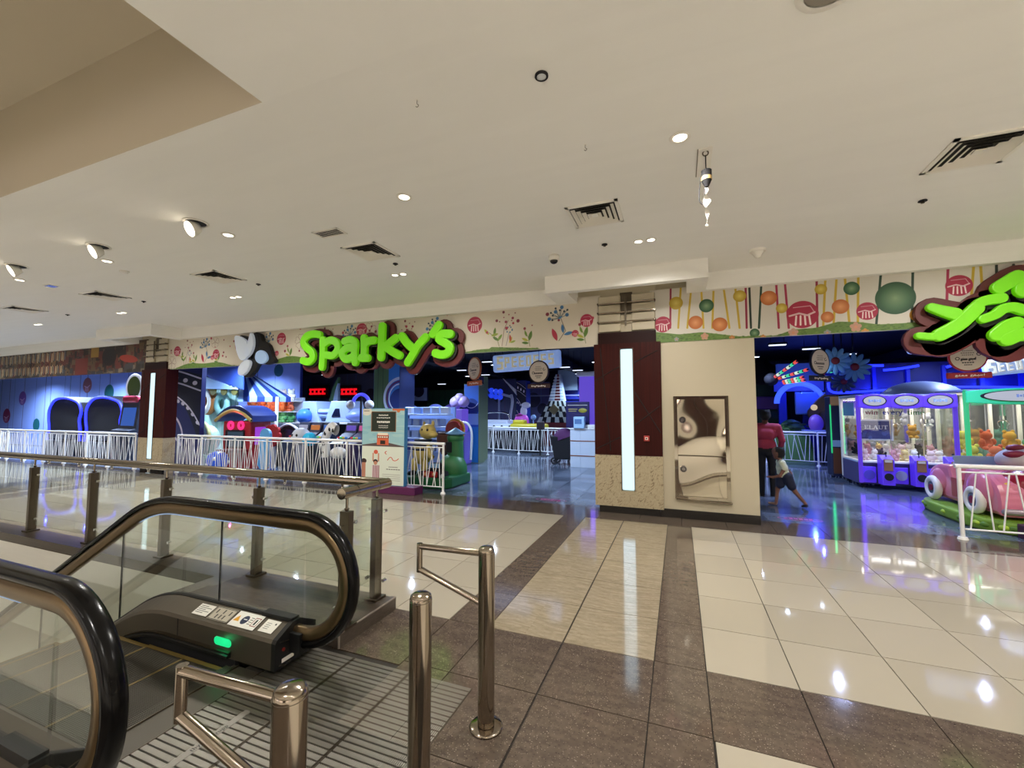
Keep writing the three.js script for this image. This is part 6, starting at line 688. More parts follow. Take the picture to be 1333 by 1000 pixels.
    const l0 = at(766, 530, -12.4), v = thing('violet_column', 'violet glowing column with white cap beside the counter', 'lamp', [-2.7, 0, -13.6]), yt = at(766, 490, -13.6).y; mesh('lit_panel', rbox(0.5, yt - 1.15, 0.35, 0.02, 0, 1.13 + (yt - 1.15) / 2, 0), glow(0x7a5cff, 0.85), v); mesh('cap', rbox(0.66, 0.16, 0.5, 0.05, 0, yt + 0.06, 0), col(0xdfe6f6, 0.4), v); mesh('plinth', rbox(0.5, 1.12, 0.35, 0.02, 0, 0.56, -0.12), C, v); const pl = new THREE.RectAreaLight(0x7a5cff, 3, 0.45, 1.0); pl.position.set(-2.7, 1.7, -13.4); pl.lookAt(-2.7, 1.7, 0); scene.add(pl);
  }
  for (const [px, z, label] of [[717, -7.62, 'pink outlined floor sticker before the white counter'], [1040, -7.75, 'pink outlined floor sticker beside the running child']]) { const p = onY(px, px === 717 ? 651 : 676, 0), t = thing('floor_sticker', label, 'sticker', [p.x, 0.001, p.z]); const C = col(0xb0408a, 0.4); mesh('outline', tube([[-0.28, 0.001, 0], [-0.16, 0.001, -0.09], [0.18, 0.001, -0.08], [0.3, 0.001, 0.02], [0.15, 0.001, 0.09], [-0.2, 0.001, 0.08]], 0.006, 48, 5, true).scale(1, 0.2, 1), C, t); mesh('lettering', Array.from({ length: 6 }, (_, k) => box(0.05, 0.002, 0.06 + 0.02 * (k % 2), -0.17 + k * 0.065, 0.001, 0)), C, t); }
  // back wall panels and screens deep inside
  board('printed_wall', 'dim violet wall panel behind the inner fence rides', 'wall panel', [628, 494, 672, 560], -21.5, 0.1, wallPrint(15, [[0.5, 0.3, 0.3, '#1c1830']], '#3c3a62'), 0x14162c, { floor: true }); board('printed_wall', 'violet grey wall panel with dark flecks behind the tower', 'wall panel', [685, 498, 716, 560], -21.8, 0.1, wallPrint(16, [[0.3, 0.3, 0.4, '#2a2240'], [0.7, 0.45, 0.3, '#2a2240']], '#5a5684'), 0x14162c, { floor: true }); board('blue_wall', 'saturated blue wall panel with dots behind the counter', 'wall panel', [734, 493, 766, 540], -20.5, 0.1, plainPrint((g, w, h) => { g.fillStyle = '#2a3ab4'; g.fillRect(0, 0, w, h); g.fillStyle = '#141a50'; for (let k = 0; k < 6; k++) { g.beginPath(); g.arc(hash(k, 1, 3) * w, hash(k, 2, 3) * h, 16, 0, 7); g.fill(); } }), 0x14206a); 
  { const p = at(739, 494, -19.8), t = thing('wall_screen', 'pair of small pale and red framed posters high on the blue wall', 'poster', [p.x, p.y, -20.2]); mesh('pale_sheet', rbox(0.95, 1.0, 0.05, 0.01, -0.1, 0, 0), col(0x8fa4b8, 0.4), t); mesh('red_sheet', rbox(0.7, 0.9, 0.05, 0.01, 0.8, -0.1, 0), col(0x7a2420, 0.4), t); }
}
// ---------------------------------------------------------------- right entrance: claw machines
function claw(x0, x1, z0, depth, top, c, stations, label, word) {
  const w = x1 - x0, t = thing('claw_machine', label, 'claw machine', [(x0 + x1) / 2, 0, z0 - depth / 2]), hd = depth / 2, g = glow(c, 0.95), body = mat({ color: new THREE.Color(c).lerp(new THREE.Color(0x404050), 0.3), roughness: 0.35, emissive: c, emissiveIntensity: 0.32 });
  mesh('cabinet', rbox(w - 0.02, 0.46, depth - 0.08, 0.02, 0, 0.31, -0.03), col(0x54507c, 0.4), t); mesh('floor_tray', span(-w / 2 + 0.02, w / 2 - 0.02, 0.54, 0.57, -hd + 0.02, hd - 0.02), M.white, t); mesh('roof', rbox(w, 0.06, depth, 0.02, 0, top - 0.04, 0), col(0x8d90a8, 0.4), t);
  for (const [sx, sz] of [[-1, 1], [1, 1], [-1, -1], [1, -1]]) { mesh('corner_post', rbox(0.07, top - 0.12, 0.07, 0.02, sx * (w / 2 - 0.035), (top + 0.1) / 2, sz * (hd - 0.035)), sz > 0 ? g : M.white, t); mesh('caster', [tr(cyl(0.04, 0.04, 0.03), sx * (w / 2 - 0.1), 0.04, sz * (hd - 0.1), 0, 0, Math.PI / 2)], M.softBlack, t); }
  mesh('front_glass', box(w - 0.14, top - 0.9, 0.008, 0, (top + 0.3) / 2, hd - 0.03), M.glass, t); for (const s of [-1, 1]) mesh('side_glass', box(0.008, top - 0.9, depth - 0.14, s * (w / 2 - 0.03), (top + 0.3) / 2, 0), M.glass, t);
  mesh('back_panel', span(-w / 2 + 0.05, w / 2 - 0.05, 0.57, top - 0.07, -hd + 0.02, -hd + 0.04), mat({ color: 0xb9bcc8, roughness: 0.08, metalness: 0.9 }), t);
  for (let k = 0; k < stations; k++) {
    const sw = (w - 0.06) / stations, x = -w / 2 + 0.03 + (k + 0.5) * sw;
    const sh = new THREE.Shape(); sh.moveTo(-sw / 2 + 0.005, -0.12); sh.quadraticCurveTo(0, -0.2, sw / 2 - 0.005, -0.12); sh.lineTo(sw / 2 - 0.005, 0.08); sh.quadraticCurveTo(0, 0.18, -sw / 2 + 0.005, 0.08); const h = mesh('header', ext(sh, 0.1, 0.015, x, top - 0.14, hd - 0.06), body, t);
    mesh('oval_sign', ball(1, x, top - 0.145, hd + 0.055, sw * 0.36, 0.1, 0.02, 24), glow(0xe6ecff, 0.85), h); mesh('oval_rim', new THREE.TorusGeometry(1, 0.05, 6, 36).scale(sw * 0.37, 0.108, 0.2).translate(x, top - 0.145, hd + 0.06), M.softBlack, h); mesh('oval_lettering', Array.from({ length: 5 }, (_, j) => rbox(0.035, 0.06 - 0.02 * (j % 2), 0.012, 0.004, x - 0.09 + j * 0.045, top - 0.145, hd + 0.072)), col(0x9db2dc, 0.4), h);
    const p = mesh('control_desk', ext(poly([[0, 0.12], [0.2, 0.12], [0.2, 0.62], [0.06, 0.7], [0, 0.7]]), sw * 0.36, 0.012).rotateY(-Math.PI / 2).translate(x + sw * 0.42, 0, hd - 0.02), body, t); mesh('picture_panel', rbox(sw * 0.28, 0.24, 0.02, 0.006, x + sw * 0.24, 0.52, hd + 0.195), col(0x9a6a48, 0.5), p); mesh('lit_screen', rbox(sw * 0.22, 0.05, 0.02, 0.006, x + sw * 0.24, 0.6, hd + 0.205), glow(0xe8e8ff, 0.6), p); mesh('coin_door', disc(0.075, 0.02, x + sw * 0.24, 0.28, hd + 0.2), M.softBlack, p); mesh('joystick', [bar([x + sw * 0.24, 0.68, hd + 0.1], [x + sw * 0.24, 0.75, hd + 0.1], 0.009, 6), ball(0.022, x + sw * 0.24, 0.765, hd + 0.1, 1, 1, 1, 10)], M.softBlack, p);
    mesh('prize_door', rbox(sw * 0.44, 0.34, 0.03, 0.02, x - sw * 0.24, 0.29, hd - 0.02), body, t); mesh('prize_flap', disc(0.1, 0.015, x - sw * 0.24, 0.29, hd + 0.002), col(k ? 0x9a9ab4 : 0x5a4ac0, 0.4), t);
    if (k) mesh('glass_bar', box(0.015, top - 0.9, 0.015, x - sw / 2, (top + 0.3) / 2, hd - 0.02), M.chrome, t);
    const cl = mesh('claw', [bar([x, top - 0.1, 0], [x, top - 0.55, 0], 0.012, 6), cyl(0.05, 0.05, 0.08, x, top - 0.58, 0, 14), ...[0, 1, 2].map(j => tube([[x, top - 0.62, 0], [x + Math.cos(j * 2.09) * 0.09, top - 0.68, Math.sin(j * 2.09) * 0.09], [x + Math.cos(j * 2.09) * 0.05, top - 0.8, Math.sin(j * 2.09) * 0.05]], 0.009, 10, 6))], M.chrome, t);
  }
  for (const s of [-1, 0, 1]) mesh('inner_post', rbox(0.06, top - 0.7, 0.05, 0.01, s * w * 0.27 + 0.04, (top + 0.5) / 2, -hd + 0.09), M.white, t);
  if (word) {
    const tex = canvas(512, 384, (gg, W, H3) => { gg.fillStyle = '#e8eaf2'; gg.fillRect(0, 0, W, H3); gg.fillStyle = '#1d2f86'; gg.fillRect(24, 24, W - 48, H3 - 48); gg.fillStyle = '#3a50aa'; for (let k = 0; k < 9; k++) { gg.beginPath(); gg.arc(hash(k, 1, 8) * 400 + 50, 220 + hash(k, 2, 8) * 120, 30, 0, 7); gg.fill(); } gg.fillStyle = '#f4f6ff'; gg.font = 'bold 104px serif'; gg.textAlign = 'center'; gg.fillText('ELAUT', W / 2, 178); });
    mesh('name_poster', rbox(0.62, 0.47, 0.02, 0.005, -w * 0.22, 1.22, 0.1), M.white, t); mesh('name_print', new THREE.PlaneGeometry(0.6, 0.45).translate(-w * 0.22, 1.22, 0.1115), mat({ map: tex, roughness: 0.4 }), t);
    const band = canvas(1024, 96, (gg, W, H3) => { gg.clearRect(0, 0, W, H3); gg.font = 'bold 84px sans-serif'; let x = 60; for (const [s, c2] of [['win', '#7a1838'], ['every', '#24306e'], ['time', '#2a6a34']]) { gg.fillStyle = c2; gg.fillText(s, x, 72); x += gg.measureText(s).width + 50; } });
    mesh('slogan', new THREE.PlaneGeometry(w * 0.92, w * 0.92 * 96 / 1024).translate(0, top - 0.4, hd - 0.022), mat({ map: band, transparent: true, alphaTest: 0.5, roughness: 0.5, side: THREE.DoubleSide }), t);
    mesh('side_poster', rbox(0.012, 0.4, depth * 0.7, 0.004, -w / 2 + 0.02, 0.35, 0.05), col(0xa8bcd8, 0.4), t); mesh('side_notice', rbox(0.012, 0.3, depth * 0.6, 0.004, -w / 2 + 0.014, top - 0.32, 0.02), col(0x6a86b8, 0.4), t);
  }
  mesh('inner_lamp', span(-w / 2 + 0.1, w / 2 - 0.1, top - 0.09, top - 0.075, -0.3, 0.1), glow(0xfff4ea, 1.3), t); const l = new THREE.RectAreaLight(0xfff4ea, 13, w - 0.2, 0.4); l.position.set((x0 + x1) / 2, top - 0.1, z0 - depth / 2); l.lookAt((x0 + x1) / 2, 0, z0 - depth / 2); scene.add(l);
  const f = new THREE.RectAreaLight(c, 2.2, w, 0.5); f.position.set((x0 + x1) / 2, 0.45, z0 + 0.26); f.lookAt((x0 + x1) / 2, 0.2, 5); scene.add(f);
  for (const [sx] of [[-1], [1]]) { const q = new THREE.RectAreaLight(c, 3, 0.07, top - 0.2); q.position.set((x0 + x1) / 2 + sx * (w / 2 - 0.035), top / 2 + 0.05, z0 + 0.02); q.lookAt(q.position.x, q.position.y, 5); scene.add(q); }
}
claw(3.575, 5.25, -11.32, 1.1, 2.0, 0x6a3cff, 3, 'violet claw machine with three stations and a blue name poster inside', true);
claw(5.32, 7.0, -11.25, 1.1, 2.08, 0x3ee89a, 1, 'green edged claw machine beside the violet one', false);
{
  const cs = [0xe6c9cf, 0xf0e4da, 0x2a2a30, 0xd8a0a8, 0xe8d090, 0xe4e4ec];
  for (let k = 0; k < 16; k++) { const o = solo('plush_toy', plushGeo, col(cs[k % 6], 0.9), 'small plush toy heaped in the violet claw machine', 'plush toy', 'plush toys in the violet claw machine'); o.position.set(3.75 + (k % 8) * 0.19, 0.57 + (k > 7 ? 0.1 : 0), -11.62 - 0.3 * (k > 7 ? 1 : 0) - 0.06 * (k % 3)); o.rotation.set(0, R(-1, 1), R(-0.4, 0.4)); o.scale.setScalar(0.85); }
  for (let k = 0; k < 8; k++) { const o = solo('plush_toy', plushGeo, col([0xd8c84a, 0xd8603a, 0xe8b040, 0x6abf9a][k % 4], 0.9), 'bright plush toy standing in the green edged claw machine', 'plush toy', 'plush toys in the green claw machine'); o.position.set(5.5 + (k % 4) * 0.36, 0.57 + (k > 3 ? 0.28 : 0), -11.5 - 0.28 * (k > 3 ? 1 : 0)); o.rotation.y = R(-0.6, 0.6); o.scale.setScalar(1.35); }
  for (const [x, y, c, label] of [[3.8, 1.02, 0xc89a4a, 'tan plush toy hanging at the left inside the violet claw machine'], [4.75, 1.05, 0xc9983a, 'gold plush toy on the glass shelf inside the violet claw machine'], [5.0, 1.3, 0xf0f0f0, 'white plush toy hanging at the right inside the violet claw machine']]) { const o = solo('plush_toy', plushGeo, col(c, 0.9), label, 'plush toy'); o.position.set(x, y, -11.95); }
  const sh = solo('glass_shelf', span(3.7, 5.15, 1.0, 1.012, -11.9, -12.3), M.glass, 'clear glass shelf inside the violet claw machine', 'shelf');
  // narrow machine at the violet one's left
  const t = thing('ticket_machine', 'narrow machine with green light edge and brown poster side', 'arcade machine', [3.64, 0, -12.95]); t.scale.set(0.6, 1, 0.6); mesh('body', rbox(0.5, 1.95, 0.7, 0.02, 0, 1.02, 0), col(0x1d2444, 0.4), t); mesh('light_edge', rbox(0.05, 1.2, 0.05, 0.02, -0.25, 1.2, 0.34), glow(0x30e890, 1.0), t); mesh('marquee', rbox(0.48, 0.22, 0.05, 0.01, 0, 1.88, 0.36), col(0xc08a4a, 0.4), t); mesh('poster', rbox(0.44, 0.62, 0.02, 0.005, 0, 0.42, 0.36), col(0x6e4024, 0.4), t); mesh('pale_panel', rbox(0.44, 0.16, 0.02, 0.005, 0, 0.84, 0.36), col(0x9ab4d0, 0.4), t); const l = new THREE.RectAreaLight(0x30e890, 4, 0.05, 1.2); l.position.set(3.48, 1.2, -12.7); l.lookAt(3.48, 1.2, 0); scene.add(l);
  const dm = onZ(1198, 512, -13.6); const d = thing('grey_dome', 'smooth blue grey dome rising behind the violet claw machine', 'ride', [dm.x, 0, -13.6]); mesh('dome', ball(0.85, 0, 1.85, 0, 1, 0.62, 1, 28), col(0x7f8ba8, 0.5), d); mesh('drum', cyl(0.85, 0.85, 1.85, 0, 0.925, 0, 28), col(0x59627c, 0.5), d);
}
{ // pink car ride on its green pad
  const p = thing('ride_pad', 'green and yellow scalloped pad under the pink car ride', 'pad', [4.66, 0, -8.7]); const pts = []; for (let k = 0; k <= 40; k++) { const a = k / 40 * Math.PI * 2; pts.push([Math.sign(Math.cos(a)) * Math.pow(Math.abs(Math.cos(a)), 0.5) * 0.85, Math.sign(Math.sin(a)) * Math.pow(Math.abs(Math.sin(a)), 0.5) * 1.0]); } mesh('pad_top', ext(poly(pts), 0.1, 0.03).rotateX(-Math.PI / 2).translate(0, 0.035, 0), col(0x7aa030, 0.5), p); for (let k = 0; k < 26; k++) { const q = pts[Math.floor(k / 26 * 40)]; mesh('scallop', ball(0.06, q[0], 0.09, -q[1], 1, 0.7, 1, 10), col(k % 2 ? 0xa8c83a : 0x5f8a2a, 0.5), p); } mesh('step_block', rbox(0.8, 0.1, 1.2, 0.03, 0.0, 0.14, -0.1), col(0x6b7a22, 0.5), p);
  const t = thing('car_ride', 'pink and maroon open toy car ride with white wall tyres', 'kiddie ride', [4.52, 0.192, -8.8]), PINK = phys({ color: 0xd87a92, roughness: 0.25, clearcoat: 0.6 }), RED = phys({ color: 0x8a1226, roughness: 0.25, clearcoat: 0.6 });
  const side = new THREE.Shape(); side.moveTo(-0.82, 0.08); side.lineTo(-0.84, 0.3); side.quadraticCurveTo(-0.8, 0.5, -0.45, 0.52); side.lineTo(-0.28, 0.52); side.lineTo(-0.2, 0.3); side.lineTo(0.12, 0.3); side.lineTo(0.2, 0.52); side.quadraticCurveTo(0.6, 0.56, 0.8, 0.4); side.quadraticCurveTo(0.9, 0.25, 0.85, 0.08); side.lineTo(-0.82, 0.08);
  mesh('body', ext(side, 0.86, 0.06, 0, 0, -0.43).rotateY(-Math.PI / 2), PINK, t);            // length runs along z, tail towards +z
  for (const s of [-1, 1]) { mesh('fender', ball(0.27, s * 0.45, 0.32, 0.5, 0.5, 0.95, 1.15), PINK, t); mesh('fender', ball(0.22, s * 0.45, 0.3, -0.55, 0.5, 0.95, 1.1), PINK, t); for (const z of [0.52, -0.56]) { const w = mesh('wheel', new THREE.TorusGeometry(0.145, 0.055, 10, 28).rotateY(Math.PI / 2).translate(s * 0.56, 0.17, z), M.white, t); mesh('hub', tr(cyl(0.1, 0.1, 0.07), s * 0.56, 0.17, z, 0, 0, Math.PI / 2), col(0xa8b0bc, 0.2, 0.8), w); mesh('hub_cap', tr(cyl(0.055, 0.055, 0.09), s * 0.56, 0.17, z, 0, 0, Math.PI / 2), RED, w); } mesh('door', rbox(0.03, 0.3, 0.3, 0.01, s * 0.48, 0.25, -0.05), col(0xa84a4a, 0.3), t); mesh('tail_lamp', ball(0.05, s * 0.36, 0.42, 0.82, 1, 1, 0.5, 12), col(0xd8b020, 0.3), t); }
  mesh('boot_lid', [ball(0.4, 0, 0.4, 0.6, 0.98, 0.62, 0.85)], RED, t); mesh('bumper', rbox(0.95, 0.09, 0.1, 0.04, 0, 0.09, 0.9), col(0xb4a8b0, 0.2, 0.6), t); mesh('number_plate', rbox(0.2, 0.1, 0.02, 0.005, 0.05, 0.24, 0.915), col(0xe0b0bc, 0.4), t); mesh('plate_badge', ball(0.05, -0.13, 0.24, 0.92, 1.2, 0.7, 0.3, 10), M.white, t); mesh('windscreen', tr(rbox(0.8, 0.24, 0.02, 0.01), 0, 0.62, -0.28, -0.4), col(0x8aa0b8, 0.08), t); mesh('seat_back', rbox(0.7, 0.3, 0.12, 0.05, 0, 0.5, 0.2), RED, t); mesh('side_script', [bar([-0.5, 0.42, 0.3], [-0.5, 0.4, 0.7], 0.012, 6)], col(0x3a3a6a, 0.4), t);
  mesh('rounded_hood', [ball(0.33, 0.28, 0.72, 0.1, 1.1, 0.62, 0.9)], col(0xbcb4b4, 0.5), t); mesh('maroon_patch', [ball(0.11, 0.04, 0.82, 0.26, 1.2, 0.5, 0.6), ball(0.1, 0.12, 0.9, 0.14, 1.1, 0.55, 0.8)], col(0x7a1430, 0.5), t);
  const b = thing('purple_base', 'purple painted stand base at the end of the white barrier', 'stand base', [4.42, 0, -7.54]); mesh('block', rbox(0.7, 0.18, 0.28, 0.012, 0, 0.09, 0), col(0x46183c, 0.5), b); mesh('upright', rbox(0.06, 1.5, 0.06, 0.01, 0.25, 0.9, 0), M.satin, b);
  const m = thing('mint_board', 'mint green slanting notice leaning beside the pad', 'sign', [5.3, 0, -7.9]); mesh('sheet', tr(rbox(0.42, 0.36, 0.02, 0.005), 0, 0.26, 0, -0.3), col(0x5fd0a4, 0.4), m); mesh('leg', bar([0, 0, -0.12], [0, 0.4, -0.06], 0.012, 6), M.softBlack, m); mesh('lines', [0, 1, 2].map(k => tr(rbox(0.3, 0.025, 0.004, 0.001), 0, 0.18 + k * 0.06, 0.038 - k * 0.019, -0.3)), M.white, m);
}
{ // flowers, neon balcony and lights deep in the right entrance
  for (const [px, py, r, c, label] of [[1087, 470, 0.36, 0x6fb0e6, 'pale blue giant flower with red centre beside the round sign'], [1112, 478, 0.38, 0x5f9ac8, 'slate blue giant flower with red centre, largest of the three'], [1098, 497, 0.3, 0x2c3f5c, 'dark blue giant flower below the two pale flowers']]) { const fz = px === 1087 ? -13.3 : px === 1112 ? -13.6 : -13.9, p = onZ(px, py, fz), t = thing('giant_flower', label, 'decoration', [p.x, p.y, fz]); for (let k = 0; k < 12; k++) { const a = k * Math.PI / 6; mesh('petal', tr(ball(1, 0, 0, 0, r * 0.42, r * 0.17, 0.03, 12), 0, 0, 0, 0, 0, a).translate(Math.cos(a) * r * 0.6, Math.sin(a) * r * 0.6, 0), col(c, 0.5), t); } mesh('centre', ball(r * 0.26, 0, 0, 0.04, 1, 1, 0.5), col(0x7a1826, 0.5), t); mesh('stalk', bar([0, 0, -0.04], [0, 3.9 - p.y, -0.04], 0.02, 6), M.softBlack, t); }
  const NEON = glow(0x2434ff, 3.0), NEON2 = glow(0x3a5cff, 2.2), Q = (x, y, z = -14.6) => { const p = onZ(x, y, z); return [p.x, p.y, z]; };
  const bal = thing('neon_balcony', 'deep blue balcony front outlined with glowing blue tubes', 'balcony'); const a = Q(1076, 512, -14.8), b = Q(1340, 512, -14.8), yT = Q(1150, 478, -14.8)[1];
  mesh('front_panel', span(a[0], b[0], a[1] - 0.05, yT + 0.1, -14.9, -14.75), col(0x10165c, 0.4), bal); for (let k = 0; k < 8; k++) mesh('panel_post', span(a[0] + 0.3 + k * 0.75, a[0] + 0.38 + k * 0.75, a[1], yT, -14.75, -14.68), col(0x1c2a9a, 0.4), bal);
  for (const pts of [[[1078, 498], [1080, 508], [1086, 511], [1120, 510]], [[1121, 510], [1166, 507]], [[1124, 476], [1150, 476]], [[1150, 482], [1172, 480], [1196, 476]], [[1232, 504], [1290, 504], [1340, 505]], [[1232, 478], [1262, 470]]]) mesh('neon_tube', tube(pts.map(q => Q(...q)), 0.035, 24, 8), NEON, bal);
  for (const [x, y, z] of [[5.2, 2.2, -14.2], [3.6, 2.2, -14.2], [7.6, 2.3, -14.2]]) { const l = new THREE.PointLight(0x2434ff, 6, 0, 2); l.position.set(x, y, z); l.castShadow = true; scene.add(l); }
  const pt = thing('neon_portal', 'blue lit portal of posts and beams behind the man', 'ride', [0, 0, 0]); const c1 = Q(1019, 550, -18), c2 = Q(1064, 550, -18), yt = Q(1019, 506, -18)[1]; for (const x of [c1[0], c1[0] + 0.75, c2[0]]) mesh('portal_post', span(x - 0.12, x + 0.12, 0, yt, -18.1, -17.9), col(0x1a2a9a, 0.4), pt); mesh('portal_beam', span(c1[0] - 0.2, c2[0] + 0.2, yt - 0.1, yt + 0.25, -18.2, -17.85), glow(0x2a3cff, 0.8), pt); mesh('portal_roof', span(c1[0] - 0.1, c2[0] + 0.1, yt + 0.25, yt + 0.9, -18.3, -18), glow(0x3a5ce8, 0.35), pt); mesh('car_window', rbox(1.3, 0.8, 0.1, 0.1, c1[0] + 1.0, 1.9, -17.8), col(0x6a8ab8, 0.15), pt); mesh('arch', new THREE.TorusGeometry(0.7, 0.09, 8, 24, Math.PI).translate(c2[0] - 0.55, 1.9, -17.8), NEON2, pt);
  const pl = new THREE.PointLight(0x3a50ff, 8, 0, 2); pl.position.set(c1[0] + 0.7, 2.6, -17.3); pl.castShadow = true; scene.add(pl);
  // canopy ribs set with coloured bulbs
  const rays = thing('bulb_canopy', 'fan of ribs set with red, green and white bulbs under the ceiling', 'lamp'); [[[1007, 492], [1038, 470]], [[1013, 493], [1052, 481]], [[1019, 497], [1046, 491]], [[1020, 499], [1048, 495]], [[1072, 486], [1084, 483]]].forEach(([p, q], i) => { const A = Q(...p, -15.5), B = Q(...q, -14.5); mesh('rib', bar(A, B, 0.03, 6), M.softBlack, rays); const n = i === 4 ? 3 : 7; for (let k = 0; k < n; k++) { const f = (k + 0.5) / n, g = bar([0, 1, 2].map(j => A[j] + (B[j] - A[j]) * (f - 0.3 / n)), [0, 1, 2].map(j => A[j] + (B[j] - A[j]) * (f + 0.3 / n)), 0.045, 8); mesh('bulb', g, glow([0xff5a48, 0xe8ffe8, 0x48e8a8][k % 3], 1.2), rays); } });
  mesh('hub', ball(0.2, ...Q(1004, 494, -15.6)), M.softBlack, rays);
  const mound = onZ(1030, 560, -17); const mt = thing('green_mound', 'green scaly mound ride behind the inner barrier', 'ride', [mound.x, 0, -17]); mesh('mound', new THREE.SphereGeometry(1, 24, 12, 0, Math.PI * 2, 0, Math.PI / 2).scale(0.62, 1.35, 0.7), col(0x4f7a3c, 0.6), mt); for (let k = 0; k < 12; k++) mesh('scale', ball(0.08, -0.42 + (k % 6) * 0.17, 1.1 + 0.18 * Math.floor(k / 6) - 0.1 * Math.abs((k % 6) - 2.5) * 0.6, 0.5 - 0.12 * Math.floor(k / 6), 1.3, 0.5, 0.4, 8), col(0x2c4a26, 0.6), mt);
  const yr = onZ(1071, 530, -17); const yt2 = thing('gold_ride', 'dim gold winged ride beside the mint lit machine', 'ride', [yr.x, 0, -17]); yt2.scale.set(0.5, 1, 0.5); mesh('wing', ext(stroke([[-0.75, 1.55], [-0.1, 1.85], [0.5, 2.0]], [0.2, 0.6]), 0.2, 0.05), col(0x6a5222, 0.5), yt2); mesh('body', ball(0.5, 0, 1.3, 0, 1, 0.9, 0.8), col(0x4e3c1c, 0.5), yt2); mesh('lamp', ball(0.14, -0.55, 1.75, 0.25, 1.4, 0.7, 1), glow(0xffe8c0, 0.9), yt2); mesh('post', cyl(0.2, 0.3, 1.0, 0, 0.5, 0), M.softBlack, yt2);
  const vd = onZ(1062, 548, -15.75); const vt = thing('violet_seat', 'small violet seat dome behind the inner barrier', 'ride seat', [vd.x, 0, -15.75]); mesh('dome', ball(0.2, 0, 1.25, 0, 1, 1.4, 0.8), col(0x8a5ab4, 0.4), vt); mesh('shelf', rbox(0.9, 0.06, 0.4, 0.02, 0.1, 1.02, 0), col(0x6a7ab0, 0.4), vt); mesh('leg', cyl(0.06, 0.1, 1.0, 0.1, 0.5, 0), M.softBlack, vt);
  const tr2 = thing('tree_house', 'dark thatched hut with green base in the far corner', 'hut', [onZ(995, 520, -20.3).x, 0, -20.3]); mesh('roof', lathe([[0.1, 3.7], [0.7, 3.3], [1.5, 2.75], [1.4, 2.65], [0, 2.7]]), col(0x2e2416, 0.9), tr2); mesh('trunk', cyl(0.8, 1.0, 2.7, 0, 1.35, 0), col(0x263a24, 0.8), tr2); mesh('window', rbox(0.9, 0.5, 0.1, 0.04, 0, 1.95, 0.85), col(0x6a3a78, 0.4), tr2);
  board('printed_wall', 'dark blue arcade wall panel behind the neon portal', 'wall panel', [1000, 470, 1085, 575], -22.5, 0.1, wallPrint(20, [[0.5, 0.3, 0.4, '#10142e']], '#1c2450'), 0x0c1026, { floor: true });
}

// ---------------------------------------------------------------- small strip lamps deep inside
for (const [px, py, z] of [[548, 472, -13], [575, 500, -17], [537, 487, -14], [524, 498, -18], [601, 482, -15], [634, 471, -14], [632, 488, -17], [735, 478, -15], [752, 482, -16], [424, 488, -14], [1012, 449, -12.5], [1056, 454, -13], [1104, 461, -15]]) {
  const p = onZ(px, py, z), t = thing('strip_lamp', 'short white strip lamp hanging deep under the black arcade ceiling', 'ceiling light', [p.x, p.y, z], 0, 'arcade strip lamps');
  mesh('housing', rbox(0.42, 0.05, 0.14, 0.015, 0, 0.03, 0), M.softBlack, t); mesh('tube', rbox(0.38, 0.03, 0.1, 0.012, 0, -0.005, 0), glow(0xe2ecff, 2.2), t); for (const s of [-1, 1]) mesh('hanger', bar([s * 0.15, 0.05, 0], [s * 0.15, 3.92 - p.y, 0], 0.006, 5), M.softBlack, t);
  spot(t, COOL, 5, [0, -0.04, 0], [0, -3, 0], 1.3);
}

